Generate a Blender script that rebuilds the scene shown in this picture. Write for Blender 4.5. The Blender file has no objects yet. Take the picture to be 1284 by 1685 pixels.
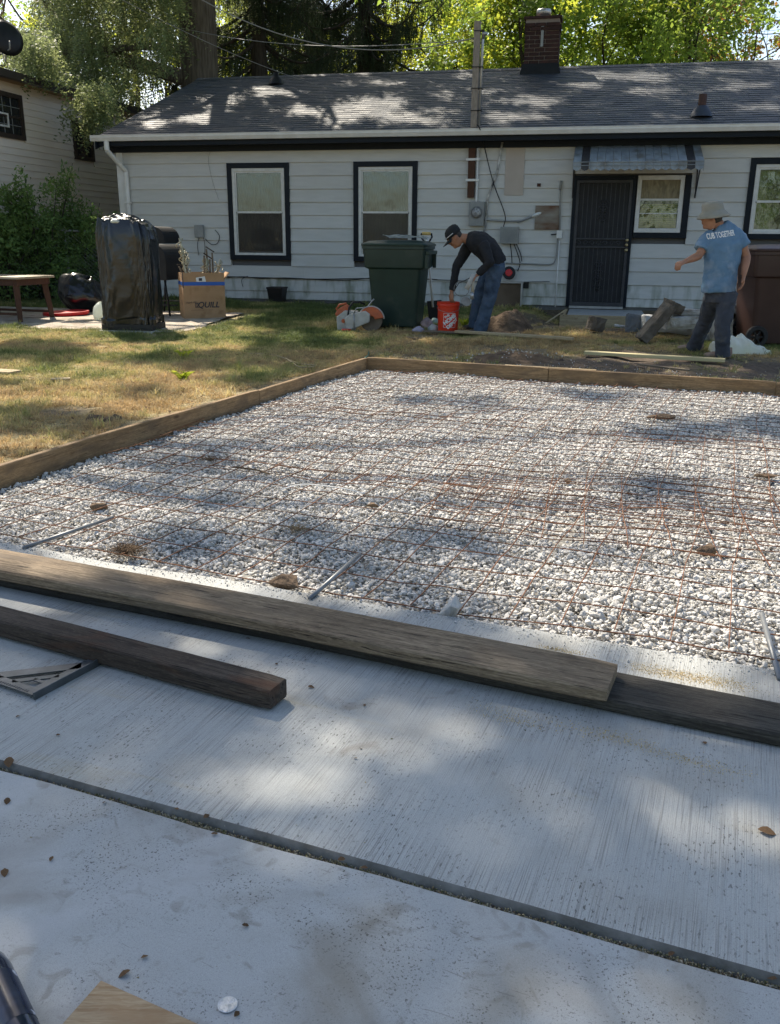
import bpy, bmesh, math, random
import numpy as np
from mathutils import Vector, Matrix, Euler, noise as mnoise
random.seed(7); rng = np.random.default_rng(7)
S = bpy.context.scene; COL = S.collection
R_ = math.radians

# ------------------------------------------------------------------ camera
CAM_H = 1.3
F_PX = 1450.0            # focal length in photograph pixels (1284 wide)
M = np.array([[0.99996281, -0.00862401, 0.0],
              [0.00253816, 0.29430246, -0.95570896],
              [0.00824204, 0.95567342, 0.29431341]])   # camera to world
C = np.array([0, 0, CAM_H])
cam_d = bpy.data.cameras.new('camera'); cam = bpy.data.objects.new('camera', cam_d); COL.objects.link(cam)
cam_d.sensor_fit = 'HORIZONTAL'; cam_d.sensor_width = 36; cam_d.lens = 36 * F_PX / 1284
cam_d.clip_start = 0.05; cam_d.clip_end = 2000
mw = Matrix.Identity(4)
for i in range(3):
    for j in range(3): mw[i][j] = M[i][j]
mw[2][3] = CAM_H
cam.matrix_world = mw
S.camera = cam

# ------------------------------------------------------------------ sky, sun, exposure
SUN_EL = R_(48); SUN_AZ = R_(-30)      # azimuth from +Y, negative is to the left
SD = np.array([math.sin(SUN_AZ) * math.cos(SUN_EL), math.cos(SUN_AZ) * math.cos(SUN_EL), math.sin(SUN_EL)])
world = bpy.data.worlds.new('World'); S.world = world; world.use_nodes = True
wn = world.node_tree; wn.nodes.clear()
sky = wn.nodes.new('ShaderNodeTexSky'); sky.sky_type = 'NISHITA'; sky.sun_disc = False
sky.sun_elevation = SUN_EL; sky.sun_rotation = SUN_AZ; sky.air_density = 1.0; sky.dust_density = 1.6; sky.ozone_density = 0.25
bg = wn.nodes.new('ShaderNodeBackground'); bg.inputs[1].default_value = 0.12
wo = wn.nodes.new('ShaderNodeOutputWorld')
wn.links.new(sky.outputs[0], bg.inputs[0]); wn.links.new(bg.outputs[0], wo.inputs[0])
sl = bpy.data.lights.new('sun', 'SUN'); sl.energy = 4.8; sl.angle = R_(0.55); sl.color = (1.0, 0.90, 0.75)
so = bpy.data.objects.new('sun', sl); COL.objects.link(so)
so.rotation_euler = Vector(SD).to_track_quat('Z', 'Y').to_euler()
vs = S.view_settings; vs.view_transform = 'Standard'; vs.look = 'None'; vs.gamma = 1; vs.use_curve_mapping = False
vs.exposure = 1.0
S.render.engine = 'CYCLES'

# ------------------------------------------------------------------ measuring helpers (photograph pixel -> place)
def ray(x, y):
    d = M @ np.array([x - 642, 842.5 - y, -F_PX]); return d / np.linalg.norm(d)
def G(x, y, z=0.0):
    d = ray(x, y); return C + d * (z - C[2]) / d[2]
def at(x, y, Y):
    d = ray(x, y); return C + d * Y / d[1]
def PX(w):
    v = M.T @ (np.asarray(w, float) - C); return 642 + F_PX * v[0] / -v[2], 842.5 - F_PX * v[1] / -v[2]
HY = R_(-12.419)                     # heading of the white house
hd = np.array([math.cos(HY), math.sin(HY), 0]); hn = np.array([-math.sin(HY), math.cos(HY), 0])
P0 = np.array([3.2, 15.1, 0.0])
BY = R_(-21.407)                     # heading of the slab and its form boards
bd = np.array([math.cos(BY), math.sin(BY), 0]); ad = np.array([-math.sin(BY), math.cos(BY), 0])
def HW(u, v, z): return P0 + hd * u + hn * v + np.array([0, 0, z])
def W(x, y, off=0.0):                # pixel -> (u, z) on the wall plane, off metres in front of it
    p = P0 - hn * off; d = ray(x, y); q = C + d * np.dot(p - C, hn) / np.dot(d, hn)
    return float(np.dot(q - P0, hd)), float(q[2])
def FW(a, b, z=0.0): return bd * a + ad * b + np.array([0, 0, z])
def FF(w): w = np.asarray(w); return float(w @ bd), float(w @ ad)
def gz(X, Y):
    t = (X - P0[0]) * hn[0] + (Y - P0[1]) * hn[1]
    u = (X - P0[0]) * hd[0] + (Y - P0[1]) * hd[1]
    z = .23 + np.clip(t, -6.5, 0) * (.15 / 6.5)
    dip = np.clip((t + 2.6) / .8, 0, 1) * np.clip((-.0 - t) / .3, 0, 1) * np.clip((u + .9) / .6, 0, 1) * np.clip((3.2 - u) / .6, 0, 1)
    return z - .16 * dip
def ong(x, y):
    z = .15
    for _ in range(25):
        q = G(x, y, z); z = float(gz(q[0], q[1]))
    return q

# ------------------------------------------------------------------ noise in numpy
_tab = np.random.default_rng(3).random((256, 256))
def vnoise(x, y):
    x = np.asarray(x, float); y = np.asarray(y, float)
    xi = np.floor(x).astype(int); yi = np.floor(y).astype(int); fx = x - xi; fy = y - yi
    fx = fx * fx * (3 - 2 * fx); fy = fy * fy * (3 - 2 * fy)
    t = lambda a, b: _tab[a % 256, b % 256]
    return (t(xi, yi) * (1 - fx) + t(xi + 1, yi) * fx) * (1 - fy) + (t(xi, yi + 1) * (1 - fx) + t(xi + 1, yi + 1) * fx) * fy
def fbm(x, y, o=4):
    s = 0; a = .5; n = 0
    for k in range(o):
        s = s + a * vnoise(x * 2 ** k + 17 * k, y * 2 ** k + 31 * k); n += a; a *= .5
    return s / n

# ------------------------------------------------------------------ materials
MATS = {}
def mat(name, c1, c2=None, scale=8.0, stretch=(1, 1, 1), rough=.7, metal=0.0, bump=0.0, bscale=None, spec=.4,
        c3=None, s3=1.0, t3=(.55, .7), world_pos=False, trans=0.0, sheen=0.0, detail=5.0, coat=0.0, rand=0.0, dist=0.0):
    """principled material; colour noise between c1 and c2, patches of c3, bump, optional translucency"""
    m = bpy.data.materials.new(name); m.use_nodes = True; MATS[name] = m
    nt = m.node_tree; N = nt.nodes; L = nt.links; N.clear()
    out = N.new('ShaderNodeOutputMaterial'); p = N.new('ShaderNodeBsdfPrincipled')
    p.inputs['Roughness'].default_value = rough; p.inputs['Metallic'].default_value = metal
    p.inputs['Specular IOR Level'].default_value = spec; p.inputs['Coat Weight'].default_value = coat
    c1 = tuple(c1) + (1,)
    if world_pos:
        g = N.new('ShaderNodeNewGeometry'); src = g.outputs['Position']
    else:
        g = N.new('ShaderNodeTexCoord'); src = g.outputs['Object']
    mp = N.new('ShaderNodeMapping'); L.new(src, mp.inputs['Vector']); mp.inputs['Scale'].default_value = stretch
    col = None
    if c2 is not None:
        n = N.new('ShaderNodeTexNoise'); n.inputs['Scale'].default_value = scale; n.inputs['Detail'].default_value = detail
        n.inputs['Distortion'].default_value = dist
        L.new(mp.outputs[0], n.inputs['Vector'])
        r = N.new('ShaderNodeMapRange'); r.inputs[1].default_value = .32; r.inputs[2].default_value = .68; L.new(n.outputs[0], r.inputs[0])
        mx = N.new('ShaderNodeMix'); mx.data_type = 'RGBA'; mx.inputs[6].default_value = c1; mx.inputs[7].default_value = tuple(c2) + (1,)
        L.new(r.outputs[0], mx.inputs[0]); col = mx.outputs[2]
    if c3 is not None:
        n = N.new('ShaderNodeTexNoise'); n.inputs['Scale'].default_value = s3; n.inputs['Detail'].default_value = 6; L.new(src, n.inputs['Vector'])
        r = N.new('ShaderNodeMapRange'); r.inputs[1].default_value = t3[0]; r.inputs[2].default_value = t3[1]; L.new(n.outputs[0], r.inputs[0])
        mx = N.new('ShaderNodeMix'); mx.data_type = 'RGBA'; mx.inputs[6].default_value = c1; mx.inputs[7].default_value = tuple(c3) + (1,)
        if col: L.new(col, mx.inputs[6])
        L.new(r.outputs[0], mx.inputs[0]); col = mx.outputs[2]
    if rand > 0:
        oi = N.new('ShaderNodeObjectInfo'); r = N.new('ShaderNodeMapRange'); r.inputs[3].default_value = 1 - rand; r.inputs[4].default_value = 1 + rand
        L.new(oi.outputs['Random'], r.inputs[0])
        hs = N.new('ShaderNodeHueSaturation'); hs.inputs['Color'].default_value = c1
        if col: L.new(col, hs.inputs['Color'])
        L.new(r.outputs[0], hs.inputs['Value']); col = hs.outputs[0]
    if col: L.new(col, p.inputs['Base Color'])
    else: p.inputs['Base Color'].default_value = c1
    if bump > 0:
        n = N.new('ShaderNodeTexNoise'); n.inputs['Scale'].default_value = bscale or scale * 2; n.inputs['Detail'].default_value = 6
        L.new(mp.outputs[0], n.inputs['Vector'])
        b = N.new('ShaderNodeBump'); b.inputs['Strength'].default_value = bump; b.inputs['Distance'].default_value = .02
        L.new(n.outputs[0], b.inputs['Height']); L.new(b.outputs[0], p.inputs['Normal'])
    if trans > 0:
        t = N.new('ShaderNodeBsdfTranslucent')
        if col:
            hs = N.new('ShaderNodeHueSaturation'); hs.inputs['Value'].default_value = 1.9; hs.inputs['Hue'].default_value = .475; L.new(col, hs.inputs['Color']); L.new(hs.outputs[0], t.inputs[0])
        else: t.inputs[0].default_value = tuple(min(1, 1.9 * q) for q in c1[:3]) + (1,)
        ms = N.new('ShaderNodeMixShader'); ms.inputs[0].default_value = trans
        L.new(p.outputs[0], ms.inputs[1]); L.new(t.outputs[0], ms.inputs[2]); L.new(ms.outputs[0], out.inputs[0])
    else: L.new(p.outputs[0], out.inputs[0])
    return m

def wood(name, dark, mid, light, knot=(.06, .035, .02), rough=.82, cracks=.6, stain=None, bump=.6):
    """sawn timber, grain along local x: broad tone, growth lines, fine fibres, drying cracks, knots"""
    m = bpy.data.materials.new(name); m.use_nodes = True; MATS[name] = m; nt = m.node_tree; N = nt.nodes; L = nt.links; p = N['Principled BSDF']; p.inputs['Roughness'].default_value = rough; p.inputs['Specular IOR Level'].default_value = .3
    tc = N.new('ShaderNodeTexCoord').outputs['Object']; oi = N.new('ShaderNodeObjectInfo')
    cmb = N.new('ShaderNodeVectorMath'); cmb.operation = 'ADD'; sc = N.new('ShaderNodeVectorMath'); sc.operation = 'SCALE'; sc.inputs[0].default_value = (3, 5, 7); L.new(oi.outputs['Random'], sc.inputs['Scale']); L.new(tc, cmb.inputs[0]); L.new(sc.outputs[0], cmb.inputs[1]); src = cmb.outputs[0]
    def nz(st, scale=1., det=4, dist=0., ro=.5):
        mp = N.new('ShaderNodeMapping'); mp.inputs['Scale'].default_value = st; L.new(src, mp.inputs[0]); n = N.new('ShaderNodeTexNoise'); n.inputs['Scale'].default_value = scale; n.inputs['Detail'].default_value = det; n.inputs['Distortion'].default_value = dist; n.inputs['Roughness'].default_value = ro; L.new(mp.outputs[0], n.inputs[0]); return n.outputs[0]
    def mr(v, a, b, c=0., d=1.):
        r = N.new('ShaderNodeMapRange'); r.inputs[1].default_value = a; r.inputs[2].default_value = b; r.inputs[3].default_value = c; r.inputs[4].default_value = d; L.new(v, r.inputs[0]); return r.outputs[0]
    def mx(f, a, b):
        x = N.new('ShaderNodeMix'); x.data_type = 'RGBA'; L.new(f, x.inputs[0])
        for s, i in ((a, 6), (b, 7)):
            if isinstance(s, tuple): x.inputs[i].default_value = s + (1,)
            else: L.new(s, x.inputs[i])
        return x.outputs[2]
    col = mx(mr(nz((1.5, 6, 6), 1, 6), .35, .65), mid, light)
    col = mx(mr(nz((3.2, 80, 80), 1, 5, 1.1, .6), .46, .62, 0, .7), col, dark)
    fib = nz((38, 420, 420), 1, 3); col = mx(mr(fib, .42, .66, 0, .6), col, dark); col = mx(mr(nz((60, 190, 190), 1, 3), .56, .7, 0, .45), col, light); col = mx(mr(nz((9, 22, 22), 1, 7, .5, .65), .52, .68, 0, .55), col, dark)
    ck = nz((4.5, 120, 120), 1, 3, 1.2); col = mx(mr(ck, .63, .66, 0, cracks), col, tuple(q * .25 for q in dark))
    v = N.new('ShaderNodeTexVoronoi'); mp = N.new('ShaderNodeMapping'); mp.inputs['Scale'].default_value = (2.4, 7.5, 7.5); L.new(src, mp.inputs[0]); L.new(mp.outputs[0], v.inputs['Vector']); v.inputs['Scale'].default_value = 1.; col = mx(mr(v.outputs['Distance'], .05, .13, .85, 0.), col, knot)
    v2 = N.new('ShaderNodeTexVoronoi'); L.new(src, v2.inputs['Vector']); v2.inputs['Scale'].default_value = 6.; col = mx(mr(v2.outputs['Distance'], .022, .035, .9, 0.), col, (.012, .01, .008))
    if stain: col = mx(mr(nz((2.2, 7, 7), 1, 8, 1.), .52, .66, 0, .8), col, stain)
    L.new(col, p.inputs['Base Color'])
    b = N.new('ShaderNodeBump'); b.inputs['Strength'].default_value = bump; b.inputs['Distance'].default_value = .003; L.new(mx(mr(ck, .60, .70), fib, (0., 0., 0.)), b.inputs['Height']); L.new(b.outputs[0], p.inputs['Normal']); return m

# ------------------------------------------------------------------ mesh helpers
def tag(o, label=None, cat=None, group=None, kind=None):
    if label: o['label'] = label
    if cat: o['category'] = cat
    if group: o['group'] = group
    if kind: o['kind'] = kind
    return o
def link(o, parent=None):
    COL.objects.link(o)
    if parent is not None: o.parent = parent
    return o
def empty(name, loc=(0, 0, 0), rz=0.0, label=None, cat=None, group=None):
    o = bpy.data.objects.new(name, None); o.empty_display_size = .1
    o.location = tuple(loc); o.rotation_euler = (0, 0, rz); link(o)
    return tag(o, label, cat, group)
class MB:
    def __init__(s): s.v = []; s.f = []; s.m = []
    def add(s, v, f, mi=0):
        o = len(s.v); s.v += [tuple(map(float, q)) for q in v]; s.f += [tuple(i + o for i in q) for q in f]; s.m += [mi] * len(f); return s
    def box(s, x0, x1, y0, y1, z0, z1, mi=0, rot=None, c=None, bev=0.0):
        if bev > 0:
            b = bev; V = []; 
            bm = bmesh.new(); bmesh.ops.create_cube(bm, size=1)
            for q in bm.verts: q.co = Vector(((x0 + x1) / 2 + q.co.x * (x1 - x0), (y0 + y1) / 2 + q.co.y * (y1 - y0), (z0 + z1) / 2 + q.co.z * (z1 - z0)))
            bmesh.ops.bevel(bm, geom=list(bm.edges), offset=b, segments=2, affect='EDGES', profile=.5)
            bm.verts.index_update(); V = [q.co.copy() for q in bm.verts]; Fs = [[q.index for q in f.verts] for f in bm.faces]; bm.free()
        else:
            V = [Vector(q) for q in ((x0, y0, z0), (x1, y0, z0), (x1, y1, z0), (x0, y1, z0), (x0, y0, z1), (x1, y0, z1), (x1, y1, z1), (x0, y1, z1))]
            Fs = [(0, 3, 2, 1), (4, 5, 6, 7), (0, 1, 5, 4), (1, 2, 6, 5), (2, 3, 7, 6), (3, 0, 4, 7)]
        if rot is not None:
            cc = Vector(c) if c is not None else Vector(((x0 + x1) / 2, (y0 + y1) / 2, (z0 + z1) / 2))
            E = Euler(rot).to_matrix(); V = [cc + E @ (q - cc) for q in V]
        return s.add(V, Fs, mi)
    def tube(s, pts, r, n=8, mi=0, cap=True):
        pts = [Vector(p) for p in pts]; rs = r if isinstance(r, (list, tuple)) else [r] * len(pts)
        V = []; up = None
        for i, p in enumerate(pts):
            t = (pts[min(i + 1, len(pts) - 1)] - pts[max(i - 1, 0)]).normalized()
            if up is None: up = t.orthogonal().normalized()
            up = (up - t * up.dot(t)); up = up.normalized() if up.length > 1e-6 else t.orthogonal().normalized()
            w = t.cross(up)
            for k in range(n):
                a = 2 * math.pi * k / n; V.append(p + (up * math.cos(a) + w * math.sin(a)) * rs[i])
        Fs = []
        for i in range(len(pts) - 1):
            for k in range(n):
                Fs.append((i * n + k, i * n + (k + 1) % n, (i + 1) * n + (k + 1) % n, (i + 1) * n + k))
        if cap: Fs.append(tuple(range(n - 1, -1, -1))); Fs.append(tuple((len(pts) - 1) * n + k for k in range(n)))
        return s.add(V, Fs, mi)
    def loft(s, pts, rad, side, n=14, mi=0):
        """elliptical tube; rad = [(along side, across)]"""
        pts = [Vector(p) for p in pts]; V = []
        for i, p in enumerate(pts):
            t = (pts[min(i + 1, len(pts) - 1)] - pts[max(i - 1, 0)]).normalized()
            sd = Vector(side[i] if isinstance(side, list) else side); sd = (sd - t * sd.dot(t)).normalized(); w = t.cross(sd)
            for k in range(n):
                a = 2 * math.pi * k / n; V.append(p + sd * math.cos(a) * rad[i][0] + w * math.sin(a) * rad[i][1])
        Fs = []
        for i in range(len(pts) - 1):
            for k in range(n): Fs.append((i * n + k, i * n + (k + 1) % n, (i + 1) * n + (k + 1) % n, (i + 1) * n + k))
        Fs.append(tuple(range(n - 1, -1, -1))); Fs.append(tuple((len(pts) - 1) * n + k for k in range(n)))
        return s.add(V, Fs, mi)
    def ball(s, c, r, n=10, mi=0, rot=None):
        r = r if isinstance(r, (list, tuple)) else (r, r, r); V = []; m = n // 2 + 1; E = Euler(rot).to_matrix() if rot else None
        for i in range(m + 1):
            th = math.pi * i / m
            for k in range(n):
                a = 2 * math.pi * k / n
                q = Vector((r[0] * math.sin(th) * math.cos(a), r[1] * math.sin(th) * math.sin(a), r[2] * math.cos(th)))
                if E: q = E @ q
                V.append(Vector(c) + q)
        Fs = [(i * n + k, (i + 1) * n + k, (i + 1) * n + (k + 1) % n, i * n + (k + 1) % n) for i in range(m) for k in range(n)]
        return s.add(V, Fs, mi)
    def prism(s, poly, ext, mi=0):
        """closed polygon (list of 3-d points) extruded by the vector ext"""
        n = len(poly); V = [Vector(p) for p in poly] + [Vector(p) + Vector(ext) for p in poly]
        Fs = [tuple(range(n - 1, -1, -1)), tuple(range(n, 2 * n))] + [(k, (k + 1) % n, n + (k + 1) % n, n + k) for k in range(n)]
        return s.add(V, Fs, mi)
    def lathe(s, prof, c=(0, 0, 0), n=24, mi=0, rot=None):
        V = []; E = Euler(rot).to_matrix() if rot else None
        for (r, z) in prof:
            for k in range(n):
                a = 2 * math.pi * k / n; q = Vector((r * math.cos(a), r * math.sin(a), z))
                if E: q = E @ q
                V.append(Vector(c) + q)
        Fs = [(i * n + k, i * n + (k + 1) % n, (i + 1) * n + (k + 1) % n, (i + 1) * n + k) for i in range(len(prof) - 1) for k in range(n)]
        return s.add(V, Fs, mi)
    def hull(s, pts, mi=0):
        bm = bmesh.new()
        for p in pts: bm.verts.new(p)
        r = bmesh.ops.convex_hull(bm, input=list(bm.verts))
        for q in [g for g in r['geom_interior'] if isinstance(g, bmesh.types.BMVert)]:
            if q.is_valid and not q.link_faces: bm.verts.remove(q)
        bm.verts.index_update(); V = [q.co.copy() for q in bm.verts]; Fs = [[q.index for q in f.verts] for f in bm.faces]; bm.free()
        return s.add(V, Fs, mi)
    def mesh(s, name, mats=(), smooth=False, fix=True):
        me = bpy.data.meshes.new(name); me.from_pydata(s.v, [], s.f)
        for m in (mats if isinstance(mats, (list, tuple)) else [mats]):
            if m: me.materials.append(m)
        if any(s.m): me.polygons.foreach_set('material_index', s.m)
        if fix:
            bm = bmesh.new(); bm.from_mesh(me); bmesh.ops.recalc_face_normals(bm, faces=bm.faces); bm.to_mesh(me); bm.free()
        if smooth: me.shade_smooth()
        me.update(); return me
    def build(s, name, mats=(), parent=None, smooth=False, loc=None, rot=None, fix=True):
        o = bpy.data.objects.new(name, s.mesh(name, mats, smooth, fix)); link(o, parent)
        if loc is not None: o.location = tuple(loc)
        if rot is not None: o.rotation_euler = rot
        return o
def bevel(o, w=.004, seg=2):
    m = o.modifiers.new('bevel', 'BEVEL'); m.width = w; m.segments = seg; m.limit_method = 'ANGLE'; m.angle_limit = R_(40); return o
def remesh(o, vox=.01, it=3, f=.5):
    m = o.modifiers.new('remesh', 'REMESH'); m.mode = 'VOXEL'; m.voxel_size = vox; m.use_smooth_shade = True
    s = o.modifiers.new('smooth', 'SMOOTH'); s.iterations = it; s.factor = f; return o
def add_displace(o, size, strength, mid=.5, kind='CLOUDS'):
    t = bpy.data.textures.new('relief', kind); t.noise_scale = size
    m = o.modifiers.new('relief', 'DISPLACE'); m.texture = t; m.strength = strength; m.mid_level = mid; m.texture_coords = 'GLOBAL'; return o
def text_mesh(name, body, size, mt, parent=None, loc=(0, 0, 0), rot=(0, 0, 0), ext=.0008, align='CENTER', shear=0.0, sx=1.0, bold=0.0):
    cu = bpy.data.curves.new(name, 'FONT'); cu.body = body; cu.size = size; cu.extrude = ext; cu.align_x = align; cu.align_y = 'CENTER'; cu.shear = shear; cu.offset = bold
    t = bpy.data.objects.new('t', cu); COL.objects.link(t); bpy.context.view_layer.update()
    me = bpy.data.meshes.new_from_object(t.evaluated_get(bpy.context.evaluated_depsgraph_get())); bpy.data.objects.remove(t); bpy.data.curves.remove(cu)
    me.materials.clear(); me.materials.append(mt); me.name = name
    o = bpy.data.objects.new(name, me); link(o, parent); o.location = loc; o.rotation_euler = rot; o.scale = (sx, 1, 1); return o

_vc = {}
def variants(key, meshes):
    c = bpy.data.collections.new(key)
    for i, me in enumerate(meshes):
        o = bpy.data.objects.new('%s_%02d' % (key, i), me); c.objects.link(o)
    _vc[key] = (c, len(meshes)); return key
def scatter(name, key, pts, eul, scl, parent=None, extra=None):
    """one object whose vertices carry instances of the pieces in a set"""
    c, n = _vc[key]; k = len(pts)
    me = bpy.data.meshes.new(name); me.vertices.add(k); me.vertices.foreach_set('co', np.asarray(pts, np.float32).ravel())
    a = me.attributes.new('rot', 'FLOAT_VECTOR', 'POINT'); a.data.foreach_set('vector', np.asarray(eul, np.float32).ravel())
    scl = np.asarray(scl, np.float32)
    if scl.ndim == 1: scl = np.repeat(scl[:, None], 3, 1)
    a = me.attributes.new('scl', 'FLOAT_VECTOR', 'POINT'); a.data.foreach_set('vector', scl.ravel())
    a = me.attributes.new('idx', 'INT', 'POINT'); a.data.foreach_set('value', rng.integers(0, n, k).astype(np.int32))
    if extra is not None:
        a = me.attributes.new('tone', 'FLOAT', 'POINT'); a.data.foreach_set('value', np.asarray(extra, np.float32))
    me.update(); o = bpy.data.objects.new(name, me); link(o, parent)
    ng = bpy.data.node_groups.get('put_' + key)
    if ng is None:
        ng = bpy.data.node_groups.new('put_' + key, 'GeometryNodeTree')
        ng.interface.new_socket('Geometry', in_out='INPUT', socket_type='NodeSocketGeometry')
        ng.interface.new_socket('Geometry', in_out='OUTPUT', socket_type='NodeSocketGeometry')
        N = ng.nodes; L = ng.links; gi = N.new('NodeGroupInput'); go = N.new('NodeGroupOutput')
        ip = N.new('GeometryNodeInstanceOnPoints'); ci = N.new('GeometryNodeCollectionInfo')
        ci.inputs['Collection'].default_value = c; ci.inputs['Separate Children'].default_value = True; ci.inputs['Reset Children'].default_value = True
        def na(nm, t):
            q = N.new('GeometryNodeInputNamedAttribute'); q.data_type = t; q.inputs['Name'].default_value = nm; return q.outputs['Attribute']
        er = N.new('FunctionNodeEulerToRotation'); L.new(na('rot', 'FLOAT_VECTOR'), er.inputs[0])
        L.new(gi.outputs[0], ip.inputs['Points']); L.new(ci.outputs[0], ip.inputs['Instance']); ip.inputs['Pick Instance'].default_value = True
        L.new(na('idx', 'INT'), ip.inputs['Instance Index']); L.new(er.outputs[0], ip.inputs['Rotation']); L.new(na('scl', 'FLOAT_VECTOR'), ip.inputs['Scale'])
        L.new(ip.outputs[0], go.inputs[0])
    m = o.modifiers.new('put', 'NODES'); m.node_group = ng
    if parent is not None: o['kind'] = 'stuff'
    return o
# ------------------------------------------------------------------ palette
WHITE = mat('white_siding_paint', (.49, .495, .475), (.55, .555, .535), 3, (1, 1, 6), rough=.55, bump=.08, bscale=30, c3=(.50, .50, .46), s3=2.2, t3=(.5, .8), world_pos=True, rand=.04)
TRIMW = mat('white_trim', (.72, .73, .72), (.62, .62, .60), 6, rough=.45)
NAVY = mat('navy_trim_paint', (.003, .007, .013), (.006, .011, .018), 10, rough=.5, spec=.2)
FRAMEW = mat('window_white', (.66, .66, .63), (.56, .56, .53), 14, rough=.5)
CURT = mat('olive_curtain', (.075, .058, .026), (.045, .034, .015), 30, (8, 8, .5), rough=.9)
CURT2 = mat('yellow_blind', (.42, .34, .14), (.30, .26, .11), 3, rough=.9)
DARKROOM = mat('dark_room', (.02, .018, .015), rough=.9)
SCREEN = mat('insect_screen', (.045, .04, .036), (.07, .06, .05), 3, rough=.8)
IRON = mat('black_iron', (.030, .032, .038), (.045, .047, .052), 10, rough=.5, metal=.1)
DOORM = mat('dark_door_screen', (.012, .014, .018), (.022, .024, .028), 5, rough=.6)
BRASS = mat('brass_knob', (.55, .45, .25), rough=.3, metal=.9)
GALV = mat('galvanised_steel', (.42, .43, .44), (.32, .33, .34), 12, rough=.42, metal=.7)
GREYBOX = mat('grey_meter_paint', (.22, .23, .23), (.28, .29, .28), 9, rough=.5)
OLDWOOD = wood('weathered_wood', (.09, .07, .05), (.18, .14, .10), (.28, .23, .17))
MASTW = mat('mast_wood', (.20, .17, .14), (.30, .26, .22), 5, (14, 14, 2), rough=.85, bump=.5, bscale=9)
BRWOOD = mat('brown_wood', (.055, .025, .014), (.085, .04, .024), 6, (10, 10, 2), rough=.8, bump=.3)
LUMBER = wood('form_lumber', (.13, .08, .04), (.25, .165, .085), (.36, .25, .14), stain=(.12, .085, .055))
PLY = wood('fresh_plywood', (.30, .18, .09), (.42, .30, .175), (.53, .41, .26), (.18, .10, .05), stain=(.34, .215, .115), cracks=.2, bump=.3)
GREYW = wood('grey_driftwood', (.080, .056, .036), (.20, .145, .092), (.33, .255, .17), (.07, .05, .035), stain=(.13, .10, .07), cracks=.9)
DARKW = wood('tarred_dark_wood', (.018, .016, .013), (.045, .040, .033), (.085, .078, .066), (.02, .016, .012), cracks=.9)
POSTW = wood('dark_post_wood', (.022, .016, .012), (.058, .043, .033), (.105, .083, .066), (.02, .014, .01), stain=(.075, .034, .018), cracks=.9)
PALEW = wood('pale_new_wood', (.28, .21, .12), (.42, .33, .20), (.52, .43, .28), (.16, .09, .04), cracks=.1)
BLACKPL = mat('black_plastic_film', (.007, .008, .010), (.012, .013, .016), 6, (1, 1, .6), rough=.24, spec=.6, bump=.4, bscale=7)
GREENPL = mat('dark_green_plastic', (.010, .030, .024), (.016, .040, .032), 5, rough=.42, spec=.45, c3=(.05, .06, .05), s3=5, t3=(.58, .8))
BROWNPL = mat('brown_plastic', (.045, .022, .017), (.058, .030, .024), 5, rough=.45)
BLACKRUB = mat('black_rubber', (.012, .012, .013), (.02, .02, .02), 12, rough=.65)
BLACKM = mat('black_metal', (.010, .010, .012), (.017, .017, .019), 9, rough=.5, metal=.3)
ORANGE = mat('orange_plastic', (.62, .105, .02), (.55, .09, .02), 6, rough=.45)
BUCKET = mat('orange_bucket_plastic', (.75, .055, .018), (.68, .05, .018), 5, rough=.4, trans=.15)
SAWORG = mat('faded_orange_housing', (.55, .13, .05), (.42, .11, .05), 14, rough=.5)
SAWGREY = mat('pale_grey_housing', (.48, .47, .44), (.36, .35, .32), 14, rough=.55)
REDPL = mat('red_plastic', (.60, .02, .025), (.50, .02, .02), 6, rough=.4)
BLUEPL = mat('blue_plastic', (.03, .14, .42), rough=.4)
CARD = mat('cardboard', (.36, .22, .115), (.42, .265, .145), 5, rough=.85, c3=(.30, .18, .09), s3=6, t3=(.55, .7))
TAPE = mat('blue_tape', (.015, .10, .42), rough=.4)
PAPER = mat('white_paper', (.75, .75, .73), rough=.8)
INK = mat('dark_ink', (.05, .05, .055), rough=.8)
WHITEINK = mat('white_print', (.78, .78, .76), rough=.7)
SKIN = mat('tan_skin', (.30, .145, .085), (.35, .175, .105), 12, rough=.55)
SHIRTB = mat('washed_blue_cotton', (.095, .185, .29), (.13, .225, .33), 9, rough=.9, bump=.7, bscale=7, c3=(.24, .32, .42), s3=7, t3=(.5, .75))
SHIRTK = mat('black_cotton', (.012, .013, .016), (.019, .020, .024), 10, rough=.9, bump=.7, bscale=7)
JEANS = mat('faded_blue_denim', (.035, .062, .105), (.070, .105, .16), 7, rough=.9, bump=.7, bscale=9, c3=(.016, .028, .05), s3=6, t3=(.5, .7))
DPANTS = mat('dark_work_trousers', (.035, .042, .058), (.060, .068, .085), 7, rough=.9, bump=.7, bscale=9, c3=(.11, .11, .11), s3=9, t3=(.55, .75))
HATM = mat('khaki_hat_cloth', (.23, .225, .185), (.29, .28, .235), 9, rough=.9, bump=.4, bscale=14)
CAPM = mat('black_cap_cloth', (.012, .014, .016), rough=.85)
SHOE = mat('tan_suede_shoe', (.24, .16, .12), (.34, .25, .20), 12, rough=.85)
SHOED = mat('dark_work_shoe', (.04, .035, .03), (.08, .07, .06), 12, rough=.8)
GLASSES = mat('dark_lens', (.01, .01, .012), rough=.1)
DIRT = mat('loose_soil', (.085, .056, .035), (.17, .115, .072), 14, rough=.95, bump=1, bscale=30, c3=(.045, .030, .02), s3=3)
CHUNK = mat('broken_concrete', (.42, .41, .385), (.56, .55, .52), 7, rough=.9, bump=.8, bscale=14, c3=(.20, .17, .13), s3=5, t3=(.5, .68))
CHUNKD = mat('soiled_broken_concrete', (.085, .070, .055), (.17, .145, .115), 9, rough=.95, bump=1, bscale=14)
RUST = mat('rusty_wire', (.10, .040, .018), (.20, .080, .032), 40, rough=.8, bump=.3, world_pos=True)
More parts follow.
